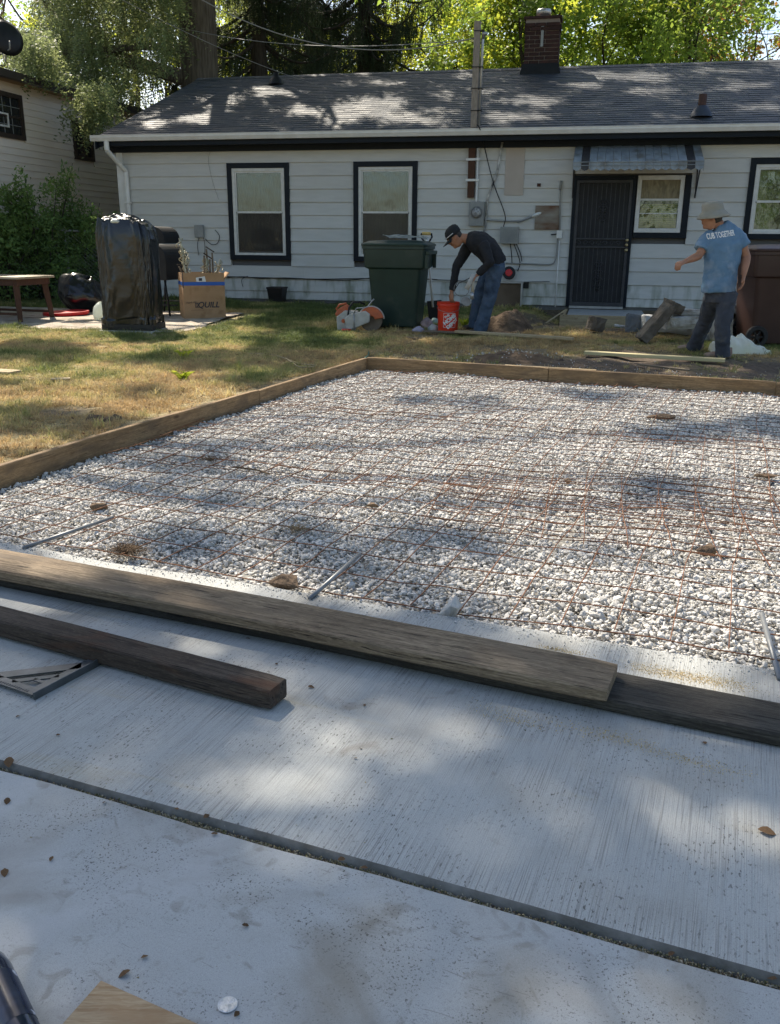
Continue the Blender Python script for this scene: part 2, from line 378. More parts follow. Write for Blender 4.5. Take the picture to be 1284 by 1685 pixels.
STEELP = mat('dull_steel_pipe', (.16, .17, .18), (.24, .25, .26), 15, rough=.5, metal=.5)
ROOT = mat('dry_root_fibre', (.20, .135, .08), (.10, .065, .038), 20, rough=.95, bump=1, bscale=40)
PLBAG = mat('white_plastic_bag', (.74, .76, .74), (.66, .70, .60), 4, rough=.35, bump=.4, bscale=20, trans=.25)
BRICK = mat('dark_red_brick', (.024, .013, .012), (.046, .020, .016), 12, rough=.9, bump=.5, rand=.25)
MORTAR = mat('pale_mortar', (.26, .22, .19), (.18, .15, .13), 10, rough=.95)
BARK = mat('furrowed_bark', (.065, .052, .040), (.15, .125, .10), 3, (7, 7, .8), rough=.95, bump=1, bscale=4, world_pos=True)
BARKD = mat('dark_bark', (.030, .024, .019), (.060, .050, .040), 4, (6, 6, 1), rough=.95, bump=.8, world_pos=True)
LEAFY = mat('yellow_green_leaf', (.17, .25, .03), (.28, .33, .04), 1.2, rough=.55, trans=.66, world_pos=True, rand=.35)
LEAFG = mat('mid_green_leaf', (.09, .17, .030), (.16, .25, .04), 1.2, rough=.5, trans=.55, world_pos=True, rand=.35)
LEAFD = mat('grey_green_leaf', (.11, .15, .065), (.17, .21, .09), 1.2, rough=.5, trans=.45, world_pos=True, rand=.3)
LEAFO = mat('turning_orange_leaf', (.16, .15, .03), (.26, .14, .03), .8, rough=.6, trans=.5, world_pos=True, rand=.3)
NEEDLE = mat('spruce_needle', (.022, .040, .020), (.042, .062, .028), 2, rough=.7, trans=.12, world_pos=True, rand=.3)
SHRUBM = mat('shrub_leaf', (.09, .16, .045), (.14, .22, .065), 2, rough=.5, trans=.35, world_pos=True, rand=.4)
DRYLEAF = mat('dry_brown_leaf', (.07, .04, .02), (.16, .095, .045), 30, rough=.85, trans=.15, rand=.3)
TANSID = mat('tan_vinyl_siding', (.70, .61, .53), (.76, .67, .585), 2, (1, 1, 5), rough=.6, bump=.08)
BRTRIM = mat('dark_brown_trim', (.028, .018, .015), (.04, .028, .022), 8, rough=.5)
AWNM = mat('stained_white_aluminium', (.27, .31, .34), (.19, .22, .25), 5, (2, 1, 1), rough=.45, bump=.15, c3=(.13, .13, .12), s3=3.4, t3=(.52, .66))
AWNB = mat('black_aluminium_strip', (.02, .02, .024), (.045, .045, .05), 9, rough=.5)
CABLE = mat('black_cable', (.012, .012, .013), rough=.6)
CABLEG = mat('grey_cable', (.20, .20, .19), rough=.6)
GREENHOSE = mat('green_hose', (.02, .12, .09), rough=.5)
BLUEBOT = mat('dark_blue_bottle', (.012, .018, .035), (.018, .026, .05), 8, rough=.15, coat=.5)
ZINC = mat('zinc_disc', (.66, .67, .68), (.54, .55, .56), 60, rough=.38, metal=.55, bump=.4, bscale=60)
SQUARE = mat('dull_aluminium_square', (.075, .085, .09), (.13, .14, .15), 18, rough=.45, metal=.6)

def glass_mat(name, tint=(.9, .95, .9), refl=.03, dark=.25):
    m = bpy.data.materials.new(name); m.use_nodes = True; N = m.node_tree.nodes; L = m.node_tree.links; N.clear()
    o = N.new('ShaderNodeOutputMaterial'); t = N.new('ShaderNodeBsdfTransparent'); t.inputs[0].default_value = tuple(tint) + (1,)
    g = N.new('ShaderNodeBsdfGlossy'); g.inputs['Roughness'].default_value = .03; g.inputs[0].default_value = (.9, .95, 1, 1)
    tc = N.new('ShaderNodeTexCoord'); nz = N.new('ShaderNodeTexNoise'); nz.inputs['Scale'].default_value = 2.5; L.new(tc.outputs['Object'], nz.inputs['Vector'])
    b = N.new('ShaderNodeBump'); b.inputs['Strength'].default_value = .25; b.inputs['Distance'].default_value = .02; L.new(nz.outputs[0], b.inputs['Height']); L.new(b.outputs[0], g.inputs['Normal'])
    f = N.new('ShaderNodeLayerWeight'); f.inputs[0].default_value = .35
    r = N.new('ShaderNodeMapRange'); r.inputs[3].default_value = refl; r.inputs[4].default_value = .8; L.new(f.outputs['Fresnel'], r.inputs[0])
    x = N.new('ShaderNodeMixShader'); L.new(r.outputs[0], x.inputs[0]); L.new(t.outputs[0], x.inputs[1]); L.new(g.outputs[0], x.inputs[2]); L.new(x.outputs[0], o.inputs[0]); return m
GLASS = glass_mat('window_glass')
FILM2 = mat('crinkled_beige_film', (.26, .22, .13), (.13, .105, .06), 4, (3, 3, 1), rough=.35, bump=.6, bscale=6, dist=2.)
PLFILM = glass_mat('clear_plastic_film', (.75, .76, .72), .07)
# ------------------------------------------------------------------ concrete and soil materials
def concrete_mat(name, broom, base=(.425, .435, .42)):
    m = bpy.data.materials.new(name); m.use_nodes = True; nt = m.node_tree; N = nt.nodes; L = nt.links; p = N['Principled BSDF']
    p.inputs['Roughness'].default_value = .78; p.inputs['Specular IOR Level'].default_value = .35
    tc = N.new('ShaderNodeTexCoord').outputs['Object']
    def noise(scale, st=(1, 1, 1), det=6, dist=0):
        mp = N.new('ShaderNodeMapping'); mp.inputs['Scale'].default_value = st; L.new(tc, mp.inputs[0])
        n = N.new('ShaderNodeTexNoise'); n.inputs['Scale'].default_value = scale; n.inputs['Detail'].default_value = det; n.inputs['Distortion'].default_value = dist
        L.new(mp.outputs[0], n.inputs[0]); return n.outputs[0]
    def rng_(v, a, b, c=0., d=1.):
        r = N.new('ShaderNodeMapRange'); r.inputs[1].default_value = a; r.inputs[2].default_value = b; r.inputs[3].default_value = c; r.inputs[4].default_value = d; L.new(v, r.inputs[0]); return r.outputs[0]
    def mix(f, a, b):
        x = N.new('ShaderNodeMix'); x.data_type = 'RGBA'; x.clamp_factor = True; L.new(f, x.inputs[0])
        for s, i in ((a, 6), (b, 7)):
            if isinstance(s, tuple): x.inputs[i].default_value = s + (1,)
            else: L.new(s, x.inputs[i])
        return x.outputs[2]
    def mul(a, b):
        q = N.new('ShaderNodeMath'); q.operation = 'MULTIPLY'
        for s, i in ((a, 0), (b, 1)):
            if isinstance(s, float): q.inputs[i].default_value = s
            else: L.new(s, q.inputs[i])
        return q.outputs[0]
    b = base; col = mix(rng_(noise(1.6), .3, .7), tuple(x * .88 for x in b), tuple(x * 1.1 for x in b))
    col = mix(mul(rng_(noise(3.1, det=10), .50, .72), .55), col, (.26, .24, .20))
    grain = noise(620, det=2); col = mix(mul(rng_(grain, .5, .75), .5), col, (.15, .145, .135)); col = mix(mul(rng_(noise(430, det=2), .58, .75), .35), col, (.62, .61, .59))
    if broom:
        st = noise(1., (430, 5, 1), 4); st2 = noise(1., (170, 2.5, 1), 4); area = rng_(noise(2.6, det=5), .38, .62, .25, 1.)
        col = mix(mul(mul(rng_(st, .50, .64), area), .68), col, (.17, .165, .155))
        col = mix(mul(mul(rng_(st2, .60, .66), area), .45), col, (.14, .135, .125))
        col = mix(mul(mul(rng_(noise(170, (1, .4, 1), 3), .60, .67), rng_(noise(4.5, det=4), .4, .62)), .85), col, (.085, .08, .07))
        col = mix(mul(rng_(noise(1.1, (.9, 6, 1), 7, .6), .62, .74), .4), col, (.40, .33, .18))
        col = mix(mul(rng_(noise(7, det=7, dist=.6), .66, .74), .55), col, (.16, .13, .10))
        h = mix(rng_(st, .3, .7), (0., 0., 0.), (1., 1., 1.)); bs = .4
    else:
        col = mix(mul(rng_(noise(3.2, (1, 1, 1), 12, .9), .50, .66), .62), col, (.22, .205, .17))
        col = mix(mul(rng_(noise(16, (1, 1, 1), 10, 1.2), .58, .68), .5), col, (.20, .19, .16))
        col = mix(mul(mul(rng_(noise(210, det=3), .60, .66), rng_(noise(5., det=4), .45, .62)), .9), col, (.07, .065, .055))
        col = mix(mul(rng_(noise(9, (1, 7, 1), 9, 2.), .68, .71), .45), col, (.16, .15, .13))
        col = mix(mul(rng_(noise(1.3, (2, 1, 1), 8, 1.), .5, .75), .5), col, (.50, .505, .51))
        h = noise(60, det=9); bs = .35
    L.new(col, p.inputs['Base Color'])
    bp = N.new('ShaderNodeBump'); bp.inputs['Strength'].default_value = bs; bp.inputs['Distance'].default_value = .0025; L.new(h, bp.inputs['Height']); L.new(bp.outputs[0], p.inputs['Normal'])
    return m
BROOM = concrete_mat('broomed_concrete', True); SMOOTHC = concrete_mat('smooth_concrete', False, (.415, .43, .425))

def soil_mat():
    m = bpy.data.materials.new('lawn_soil'); m.use_nodes = True; nt = m.node_tree; N = nt.nodes; L = nt.links; p = N['Principled BSDF']; p.inputs['Roughness'].default_value = .95
    a = N.new('ShaderNodeAttribute'); a.attribute_name = 'tone'
    g = N.new('ShaderNodeNewGeometry'); n = N.new('ShaderNodeTexNoise'); n.inputs['Scale'].default_value = 22; n.inputs['Detail'].default_value = 8; L.new(g.outputs['Position'], n.inputs[0])
    r = N.new('ShaderNodeMapRange'); r.inputs[1].default_value = .35; r.inputs[2].default_value = .65; L.new(n.outputs[0], r.inputs[0])
    def mx(f, c, d):
        x = N.new('ShaderNodeMix'); x.data_type = 'RGBA'; L.new(f, x.inputs[0])
        for s, i in ((c, 6), (d, 7)):
            if isinstance(s, tuple): x.inputs[i].default_value = s + (1,)
            else: L.new(s, x.inputs[i])
        return x.outputs[2]
    grass = mx(r.outputs[0], (.20, .17, .08), (.36, .29, .15)); dirt = mx(r.outputs[0], (.060, .042, .028), (.125, .09, .06))
    L.new(mx(a.outputs['Fac'], grass, dirt), p.inputs['Base Color'])
    b = N.new('ShaderNodeBump'); b.inputs['Strength'].default_value = 1; b.inputs['Distance'].default_value = .03; L.new(n.outputs[0], b.inputs['Height']); L.new(b.outputs[0], p.inputs['Normal'])
    return m
SOIL = soil_mat()

# ------------------------------------------------------------------ the ground
A0, A1, B0, B1, JO = -3.66, 3.9, 2.76, 8.60, 1.44       # form: left, right, slab edge, back board; joint
def dirt_f(X, Y):
    """bare soil fraction"""
    X = np.asarray(X, float); Y = np.asarray(Y, float)
    a = X * bd[0] + Y * bd[1]; b = X * ad[0] + Y * ad[1]
    u = (X - P0[0]) * hd[0] + (Y - P0[1]) * hd[1]; v = (X - P0[0]) * hn[0] + (Y - P0[1]) * hn[1]
    d = 1.15 * np.exp(-((b - 9.15) / .55) ** 2) * (a > -3.6) * (.55 + .45 * np.clip((a + 2.8) / 1, 0, 1))
    d = np.maximum(d, np.exp(-((b - 9.8) / .85) ** 2) * (a > -3.) * (.7 + .35 * (a > -1.6)))
    d = np.maximum(d, np.exp(-((v + 2.1) / 1.3) ** 2) * np.clip((u + 1.6) / .5, 0, 1) * 1.1)
    d = np.maximum(d, np.exp(-((a + 3.75) / .10) ** 2) * .7)
    d = np.maximum(d, np.exp(-((v + .1) / .3) ** 2) * .8)
    d = np.maximum(d, .8 * (np.hypot(X + 2.37, Y - 6.42) < .22))
    return np.clip(d * (.55 + .9 * fbm(X * 1.9, Y * 1.9)), 0, 1)
def grid_coords(lo, hi, step, far, extra):
    c = list(np.arange(lo, hi + 1e-6, step)); q = step; x = hi
    while x < far: q *= 1.6; x += q; c.append(x)
    q = step; x = lo
    while x > -far: q *= 1.6; x -= q; c.append(x)
    return np.array(sorted(set([round(v, 4) for v in c] + extra)))
xa = grid_coords(-9, 6, .12, 260, [A0 - .02, A0 - .03, A1 + .02, A1 + .03]); xb = grid_coords(1, 17, .12, 260, [B1 + .02, B1 + .03, B0 - .05, B0])
AA, BB = np.meshgrid(xa, xb); XX = AA * bd[0] + BB * ad[0]; YY = AA * bd[1] + BB * ad[1]
ZZ = gz(XX, YY) + (fbm(XX * 2.3, YY * 2.3) - .5) * .05 + (fbm(XX * 9, YY * 9) - .5) * .025
ZZ = ZZ + dirt_f(XX, YY) * (fbm(XX * 6, YY * 6) - .5) * .07
inside = (AA > A0 - .025) & (AA < A1 + .025) & (BB < B1 + .025)
near = (BB < B0) ; ZZ = np.where(inside, -.035, ZZ); ZZ = np.where(near, -.16, ZZ)
nv = XX.size; na_, nb_ = len(xa), len(xb)
me = bpy.data.meshes.new('ground')
idx = np.arange(nv).reshape(nb_, na_)
fc = np.stack([idx[:-1, :-1], idx[:-1, 1:], idx[1:, 1:], idx[1:, :-1]], -1).reshape(-1, 4)
me.from_pydata(np.stack([XX, YY, ZZ], -1).reshape(-1, 3).tolist(), [], fc.tolist())
at_ = me.attributes.new('tone', 'FLOAT', 'POINT'); at_.data.foreach_set('value', dirt_f(XX, YY).ravel().astype(np.float32))
me.materials.append(SOIL); me.shade_smooth(); o = bpy.data.objects.new('ground', me); link(o); tag(o, 'brown soil of the yard under the patchy lawn', kind='structure')

# ------------------------------------------------------------------ slabs (local axes: a along the boards, b away from the camera)
SL_Z = .030; NE_Z = .022
mb = MB()
n = 160; xs = np.linspace(-6.5, 5.5, n + 1)
edge = [B0 + .02 * (vnoise(x * 2.2, 3.1) - .5) * 2 + .012 * (vnoise(x * 11, 8.1) - .5) for x in xs]
rows = [(JO + .004, -.16), (JO + .004, .004), (JO + .0065, .015), (JO + .010, .0225), (JO + .014, .0275), (JO + .019, SL_Z)]
for k, x in enumerate(xs):
    for (b, z) in rows: mb.v.append((x, b + .004 * (vnoise(x * 3, 1.) - .5), z))
    mb.v.append((x, edge[k] - .012, SL_Z)); mb.v.append((x, edge[k], SL_Z - .008)); mb.v.append((x, edge[k] + .004, -.16))
q = len(rows) + 3
for k in range(n):
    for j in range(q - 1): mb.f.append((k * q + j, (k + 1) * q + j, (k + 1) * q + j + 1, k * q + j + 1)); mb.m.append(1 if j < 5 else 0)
TOOL = mat('dirty_shaded_tooled_edge', (.085, .083, .075), (.17, .168, .16), 20, rough=.8, bump=.3)  # dirt on the rim, with the shade of its near face darkened in
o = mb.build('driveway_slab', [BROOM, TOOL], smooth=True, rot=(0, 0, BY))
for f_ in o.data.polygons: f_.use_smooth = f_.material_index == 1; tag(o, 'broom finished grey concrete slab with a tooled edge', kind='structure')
mb = MB(); rows = [(JO - .0035, -.16), (JO - .0035, NE_Z - .007), (JO - .006, NE_Z - .002), (JO - .011, NE_Z)]
for k, x in enumerate(xs):
    w = .010 * (vnoise(x * 2.1, 9.) - .5) + .005 * (vnoise(x * 14, 5.) - .5)
    for (b, z) in rows: mb.v.append((x, b + w, z))
    mb.v.append((x, -3., NE_Z))
for k in range(n):
    for j in range(4): mb.f.append((k * 5 + j, k * 5 + j + 1, (k + 1) * 5 + j + 1, (k + 1) * 5 + j)); mb.m.append(0)
o = mb.build('near_slab', SMOOTHC, smooth=True, rot=(0, 0, BY)); tag(o, 'smooth blue-grey troweled concrete slab in the foreground', kind='structure')

# crumbs and litter in the joint, and dust along the edge
cr = []
for i in range(14):
    m_ = MB(); m_.hull([(random.gauss(0, 1), random.gauss(0, .7), random.gauss(0, .5)) for _ in range(7)]); cr.append(m_.mesh('crumb', mat('crumb_%d' % i, random.choice([(.24, .19, .11), (.30, .26, .15), (.16, .11, .07), (.34, .31, .24), (.12, .12, .05)]), rough=.95), fix=True))
variants('crumb', cr)
mb = MB(); mb.box(-6, 5, JO - .008, JO + .0055, -.05, .0095); o = mb.build('joint_fill', mat('joint_dirt', (.05, .042, .028), (.13, .11, .07), 120, rough=1, bump=1, bscale=200), rot=(0, 0, BY)); tag(o, 'dark dirt packed in the joint', kind='structure')
k = 15000; a = rng.uniform(-2.6, 1.2, k); b = JO + rng.normal(.001, .0050, k) + .004 * np.sin(a * 9); z = np.full(k, .010) + rng.uniform(-.002, .008, k)
pts = [FW(a[i], b[i], z[i]) for i in range(k)]
o = scatter('joint_litter', 'crumb', pts, rng.uniform(0, 6.28, (k, 3)), rng.uniform(.0009, .0028, k)); tag(o, 'line of tan grit and leaf crumbs in the joint between the slabs', 'grit', kind='stuff')

# ------------------------------------------------------------------ gravel
GRAV = mat('crushed_limestone', (.47, .455, .425), (.62, .60, .565), 40, rough=.8, rand=.24, bump=.25, bscale=60)
st = []
for i in range(16):
    m_ = MB(); pts = []
    sx, sy, sz = random.uniform(.8, 1.25), random.uniform(.65, 1.), random.uniform(.45, .75)
    for _ in range(13):
        v = Vector((random.gauss(0, 1), random.gauss(0, 1), random.gauss(0, 1))).normalized() * random.uniform(.85, 1.05)
        pts.append((v.x * sx * .5, v.y * sy * .5, v.z * sz * .5))
    m_.hull(pts); me = m_.mesh('stone', GRAV)
    bm = bmesh.new(); bm.from_mesh(me); bmesh.ops.bevel(bm, geom=list(bm.edges), offset=.035, segments=1, affect='EDGES'); bm.to_mesh(me); bm.free(); st.append(me)
variants('stone', st)
def vis(X, Y, Z, m=120):
    w = np.stack([X, Y, Z], -1) - C; v = w @ M; d = -v[:, 2]; px = 642 + F_PX * v[:, 0] / d; py = 842.5 - F_PX * v[:, 1] / d
    return (d > .3) & (px > -m) & (px < 1284 + m) & (py > -m) & (py < 1685 + m)
N0 = 380000
a = rng.uniform(A0 + .03, A1 - .03, N0); b = rng.uniform(B0 - .012, B1 - .03, N0); keep = rng.random(N0) < np.clip(1.25 - (b - 3) * .11, .5, 1)
a, b = a[keep], b[keep]
X = a * bd[0] + b * ad[0]; Y = a * bd[1] + b * ad[1]
hgt = (fbm(X * 1.3, Y * 1.3) - .5) * .05 + (fbm(X * 5, Y * 5) - .5) * .03 - .006
hgt = hgt - .012 * np.clip((B0 + .25 - b) / .25, 0, 1)
Z = hgt + rng.uniform(-.020, .014, len(a)); ok = vis(X, Y, Z, 900); a, b, X, Y, Z, hgt = a[ok], b[ok], X[ok], Y[ok], Z[ok], hgt[ok]
sc = rng.lognormal(math.log(.0188), .36, len(X)); sc = np.clip(sc, .009, .044)
sc = np.where(b > 5.5, sc * 1.12, sc)
eul = np.stack([rng.normal(0, .4, len(X)), rng.normal(0, .4, len(X)), rng.uniform(0, 6.28, len(X))], -1)
o = scatter('gravel', 'stone', np.stack([X, Y, Z], -1), eul, sc); tag(o, 'bed of pale grey crushed limestone inside the wooden form', 'gravel', kind='stuff')
mb = MB(); mb.box(A0 + .001, A1, B0 + .012, B1, -.030, -.018); GB = mat('gravel_fines', (.22, .21, .19), (.34, .33, .30), 60, rough=.95, bump=1, bscale=80)
o = mb.build('gravel_base', GB, rot=(0, 0, BY)); tag(o, 'grey fines under the gravel', kind='structure')
def grav_z(a, b):
    w = FW(a, b); return float((fbm(w[0] * 1.3, w[1] * 1.3) - .5) * .05 + (fbm(w[0] * 5, w[1] * 5) - .5) * .03)
print('gravel', len(X))

# ------------------------------------------------------------------ form boards
form = empty('form_boards', FW(0, 0), BY, 'low wooden formwork of brown planks around the gravel bed', 'formwork')
def board(name, x0, x1, y0, y1, z0, z1, m, parent, label=None, sub=24, wob=.004, bv=.004, rot=None, loc=None, seed=0):
    """one sawn board, local x along its length, slightly bowed, with rounded arrises"""
    L = x1 - x0; bm = bmesh.new()
    n = max(2, sub); V = []
    w = y1 - y0; h = z1 - z0; c = bv
    prof = [(-w / 2 + c, -h / 2), (w / 2 - c, -h / 2), (w / 2, -h / 2 + c), (w / 2, h / 2 - c), (w / 2 - c, h / 2), (-w / 2 + c, h / 2), (-w / 2, h / 2 - c), (-w / 2, -h / 2 + c)]
    mb = MB()
    for i in range(n + 1):
        t = i / n; x = -L / 2 + L * t
        dy = wob * (vnoise(x * .9 + seed * 7.3, 2.) - .5) * 2; dz = wob * (vnoise(x * .7 + seed * 3.1, 5.) - .5) * 1.4
        k = 1 if 0 < i < n else .94
        for (py, pz) in prof:
            mb.v.append((x, py * k + dy + .0012 * (vnoise(x * 14, py * 60 + seed) - .5), pz * k + dz + .0012 * (vnoise(x * 11, pz * 60 + seed + 9) - .5)))
    for i in range(n):
        for k in range(8): mb.f.append((i * 8 + k, (i + 1) * 8 + k, (i + 1) * 8 + (k + 1) % 8, i * 8 + (k + 1) % 8)); mb.m.append(0)
    mb.f.append(tuple(range(8))); mb.m.append(0); mb.f.append(tuple(n * 8 + k for k in range(7, -1, -1))); mb.m.append(0)
    o = mb.build(name, m, parent)
    o.location = ((x0 + x1) / 2, (y0 + y1) / 2, (z0 + z1) / 2) if loc is None else loc
    if rot: o.rotation_euler = rot
    if label: o['label'] = label
    return o
# left side: two planks end to end, turned along b; tops about 11 cm above the gravel
def fplank(a0, b0, a1, b1, z0, z1, th, label, seed):
    L = math.hypot(a1 - a0, b1 - b0); an = math.atan2(b1 - b0, a1 - a0)
    return board('plank', -L / 2, L / 2, -th / 2, th / 2, z0, z1, LUMBER, form, label, seed=seed, rot=(0, 0, an), loc=((a0 + a1) / 2, (b0 + b1) / 2, (z0 + z1) / 2), wob=.008)
fplank(A0, B0 + .3, A0, 6.32, -.03, .124, .038, 'stained darker near plank of the left side', 1)
fplank(A0, 6.325, A0, B1 + .02, -.03, .118, .038, 'paler far plank of the left side', 2)
fplank(A0 + .02, B1, -1.72, B1, -.03, .128, .038, 'back plank next to the corner', 3)
fplank(-1.715, B1 - .004, .33, B1 - .01, -.03, .122, .038, 'middle back plank', 4)
fplank(.335, B1, A1, B1, -.03, .128, .038, 'right back plank', 5)
fplank(A1, B1, A1, B0 + .1, -.03, .112, .038, None, 6)
for (a_, b_) in ((A0 - .045, 5.2), (A0 - .045, 7.6), (-2.6, B1 + .045), (-.6, B1 + .045), (1.1, B1 + .045), (-1.75, B1 + .045)):
    mb = MB(); mb.box(-.018, .018, -.018, .018, -.2, .07); s_ = mb.build('stake', OLDWOOD, form, loc=(a_, b_, 0))
mb = MB(); mb.box(-.45, .45, -.02, .02, 0, .016); mb.build('splice_board', PALEW, form, loc=(-1.72, B1 + .045, .112), rot=(0, 0, .01))['label'] = 'thin pale strip nailed behind the joint of the back planks'
mb = MB(); mb.box(-.02, .02, -.002, 0, -.02, .02); mb.build('tag', PAPER, form, loc=(.02, B1 - .026, .058), rot=(0, 0, 0))['label'] = 'small white tag on the back plank'
# ------------------------------------------------------------------ wire mesh
wm = empty('wire_mesh', FW(0, 0), BY, 'rusty welded wire reinforcing mesh lying on the gravel', 'wire mesh')
def wire(pts, r=.0024):
    mb = MB(); mb.tube(pts, r, 4, cap=False); return mb.build('wire', RUST, wm, smooth=True)
def wz(a, b, k=0.):
    h = vnoise(a * .8 + k, b * .8 + 4 * k) * .5 + vnoise(a * 2.3 + 5, b * 2.1 + k) * .28
    return .014 + h * .034 + np.clip(grav_z(a, b) + .008, -.006, .03)
def sheet(a0, a1, b0, b1, da, db, skew, k):
    for a in np.arange(a0, a1, da):
        n_ = int((b1 - b0) / .14); pts = []
        for i in range(n_ + 1):
            b = b0 + (b1 - b0) * i / n_; aa = a + skew * (b - b0) + .030 * (vnoise(b * 1.1 + a * .3, k + 2.) - .5) * 2 + .007 * (vnoise(b * 6 + a, k) - .5)
            if aa < A0 + .04 or aa > A1: continue
            pts.append((aa, b, float(wz(aa, b, k)) + .003))
        if len(pts) > 2: wire(pts)
    for b in np.arange(b0 + .03, b1, db):
        n_ = int((a1 - a0) / .16); pts = []
        for i in range(n_ + 1):
            a = a0 - .03 + (a1 - a0) * i / n_; bb = b + .05 * (vnoise(a * .7 + b * .2, k + 7.) - .5) + .006 * (vnoise(a * 7, b) - .5) - skew * .25 * (a - a0)
            aa = a + skew * (bb - b0)
            if aa < A0 + .04 or aa > A1: continue
            pts.append((aa, bb, float(wz(aa, bb, k))))
        if len(pts) > 2: wire(pts)
sheet(-3.4, 2.0, B0 + .04, B0 + 1.75, .182, .205, .03, 0.)
sheet(-3.55, 2.6, B0 + 1.50, B0 + 3.6, .182, .150, -.035, 1.)
sheet(-3.5, 2.8, B0 + 3.35, B1 - .15, .182, .16, .05, 2.)
sheet(-1.3, 2.6, B0 + .95, B0 + 2.3, .19, .12, -.14, 3.)
# ------------------------------------------------------------------ loose timbers in front (in slab coordinates)
def loose(name, a0, b0, a1, b1, w, h, z0, m, label, cat, seed, twist=0., bv=.006, group=None):
    L = math.hypot(a1 - a0, b1 - b0); an = math.atan2(b1 - b0, a1 - a0)
    c = FW((a0 + a1) / 2, (b0 + b1) / 2, z0 + h / 2)
    o = board(name, -L / 2, L / 2, -w / 2, w / 2, -h / 2, h / 2, m, None, None, 60, wob=.006, bv=bv, rot=(twist, 0, BY + an), loc=tuple(c), seed=seed)
    o['label'] = label; o['category'] = cat
    if group: o['group'] = group
    return o
loose('plank', -3.6, 2.482, 1.6, 2.325, .185, .038, SL_Z + .004, DARKW, 'blackened plank lying on the concrete, lower of the stacked pair', 'plank', 1)
loose('plank', -3.9, 2.462, -.232, 2.352, .190, .040, SL_Z + .045, GREYW, 'long grey weathered plank, the upper of the stacked pair at the slab edge', 'plank', 2)
loose('timber', -4.1, 2.20, -1.108, 1.975, .095, .062, SL_Z + .006, POSTW, 'dark brown square-ended timber ending mid-slab, nearest the camera', 'timber', 3)

# plywood offcut
pl = [G(165, 1603, .055), G(352, 1686, .055), G(250, 1800, .055), G(20, 1800, .055), G(78, 1700, .055)]
pl = [np.array([q[0], q[1], NE_Z + .002]) for q in pl]
c0 = sum(pl) / 5; mb = MB(); mb.prism([tuple(q - c0) for q in pl], (0, 0, .018)); o = mb.build('plywood_offcut', PLY, loc=c0); bevel(o, .0015, 1); tag(o, 'fresh plywood offcut with wavy grain on the smooth slab, bottom left', 'plywood')
# zinc disc
q = G(375, 1655, NE_Z); mb = MB(); mb.lathe([(0, 0), (.0165, 0), (.0175, .001), (.0175, .002), (.0165, .0026), (.0160, .0022), (0, .0022)], n=32); o = mb.build('metal_disc', ZINC, loc=(q[0], q[1], NE_Z + .001), smooth=False); tag(o, 'small shiny round metal knockout lying on the smooth slab', 'metal disc')
# bottle in the corner
qa = G(-24, 1575, NE_Z + .034); qc = G(30, 1700, NE_Z + .034); dq = qa - qc; q = qa - dq / np.linalg.norm(dq) * .10; r0 = empty('bottle', q, math.atan2(dq[1], dq[0]), 'dark blue bottle with a white and red label lying in the bottom left corner', 'bottle')
mb = MB(); mb.lathe([(0, -.16), (.028, -.158), (.033, -.15), (.033, .045), (.029, .075), (.014, .105), (.013, .125), (0, .125)], n=28, rot=(0, R_(90), 0)); mb.build('body', BLUEBOT, r0, smooth=True)
mb = MB(); mb.lathe([(.0335, -.10), (.0335, .02)], n=28, rot=(0, R_(90), 0)); mb.build('paper_label', mat('bottle_label', (.015, .02, .04), (.02, .03, .06), 18, (3, 1, 1), rough=.25, c3=(.5, .5, .55), s3=22, t3=(.6, .64)), r0, smooth=True)
mb = MB(); mb.lathe([(0, .15), (.016, .148), (.017, .118), (.016, .115)], n=20, rot=(0, R_(90), 0)); mb.build('cap', PAPER, r0, smooth=True)

# speed square lying under the timber
c = G(55, 1152, SL_Z); corner = FF(c)
sq = empty('speed_square', c, 0, 'grey aluminium carpenter square half under the dark timber', 'carpenter square')
ex = np.array(G(158, 1097, SL_Z)) - np.array(c); ex = ex / np.linalg.norm(ex) ; ey = np.array([-ex[1], ex[0], 0])   # fence along ex, plate to the left
T = lambda x, y, z=0.: tuple(ex * x + ey * y + np.array([0, 0, z]))
LG = .255
bmq = bmesh.new()
outer = [(0, 0), (LG, 0), (0, LG)]
holes = [[(.045, .030), (.165, .030), (.045, .150)], ]
mb = MB(); zt = .012
def bar(p, q_, w, nm='plate'):
    p = Vector(p); q_ = Vector(q_); d = (q_ - p).normalized(); nn = Vector((-d.y, d.x)) * w
    mb.prism([T(p.x, p.y, zt), T(q_.x, q_.y, zt), T((q_ + nn).x, (q_ + nn).y, zt), T((p + nn).x, (p + nn).y, zt)], (0, 0, .004))
bar((0.0001, .001), (LG - .002, .001), .034); bar((.0355, .0352), (.0355, LG - .04), .0352)
bar((.215, .0355), (.0360, .215), .040); bar((.128, .0360), (.036, .128), .020); bar((.075, .0355), (.0750, .075), .012)
mb.build('plate', SQUARE, sq)
mb = MB(); mb.prism([T(0, -.006), T(LG, -.006), T(LG, 0), T(0, 0)], (0, 0, .024)); bevel(mb.build('fence', SQUARE, sq), .001, 1)
mb = MB()
for k in range(22): mb.prism([T(.004, .03 + k * .0095, zt + .0042), T(.004, .033 + k * .0095, zt + .0042), T(.013, .033 + k * .0095, zt + .0042), T(.013, .03 + k * .0095, zt + .0042)], (0, 0, .0006))
mb.build('scale_marks', INK, sq)

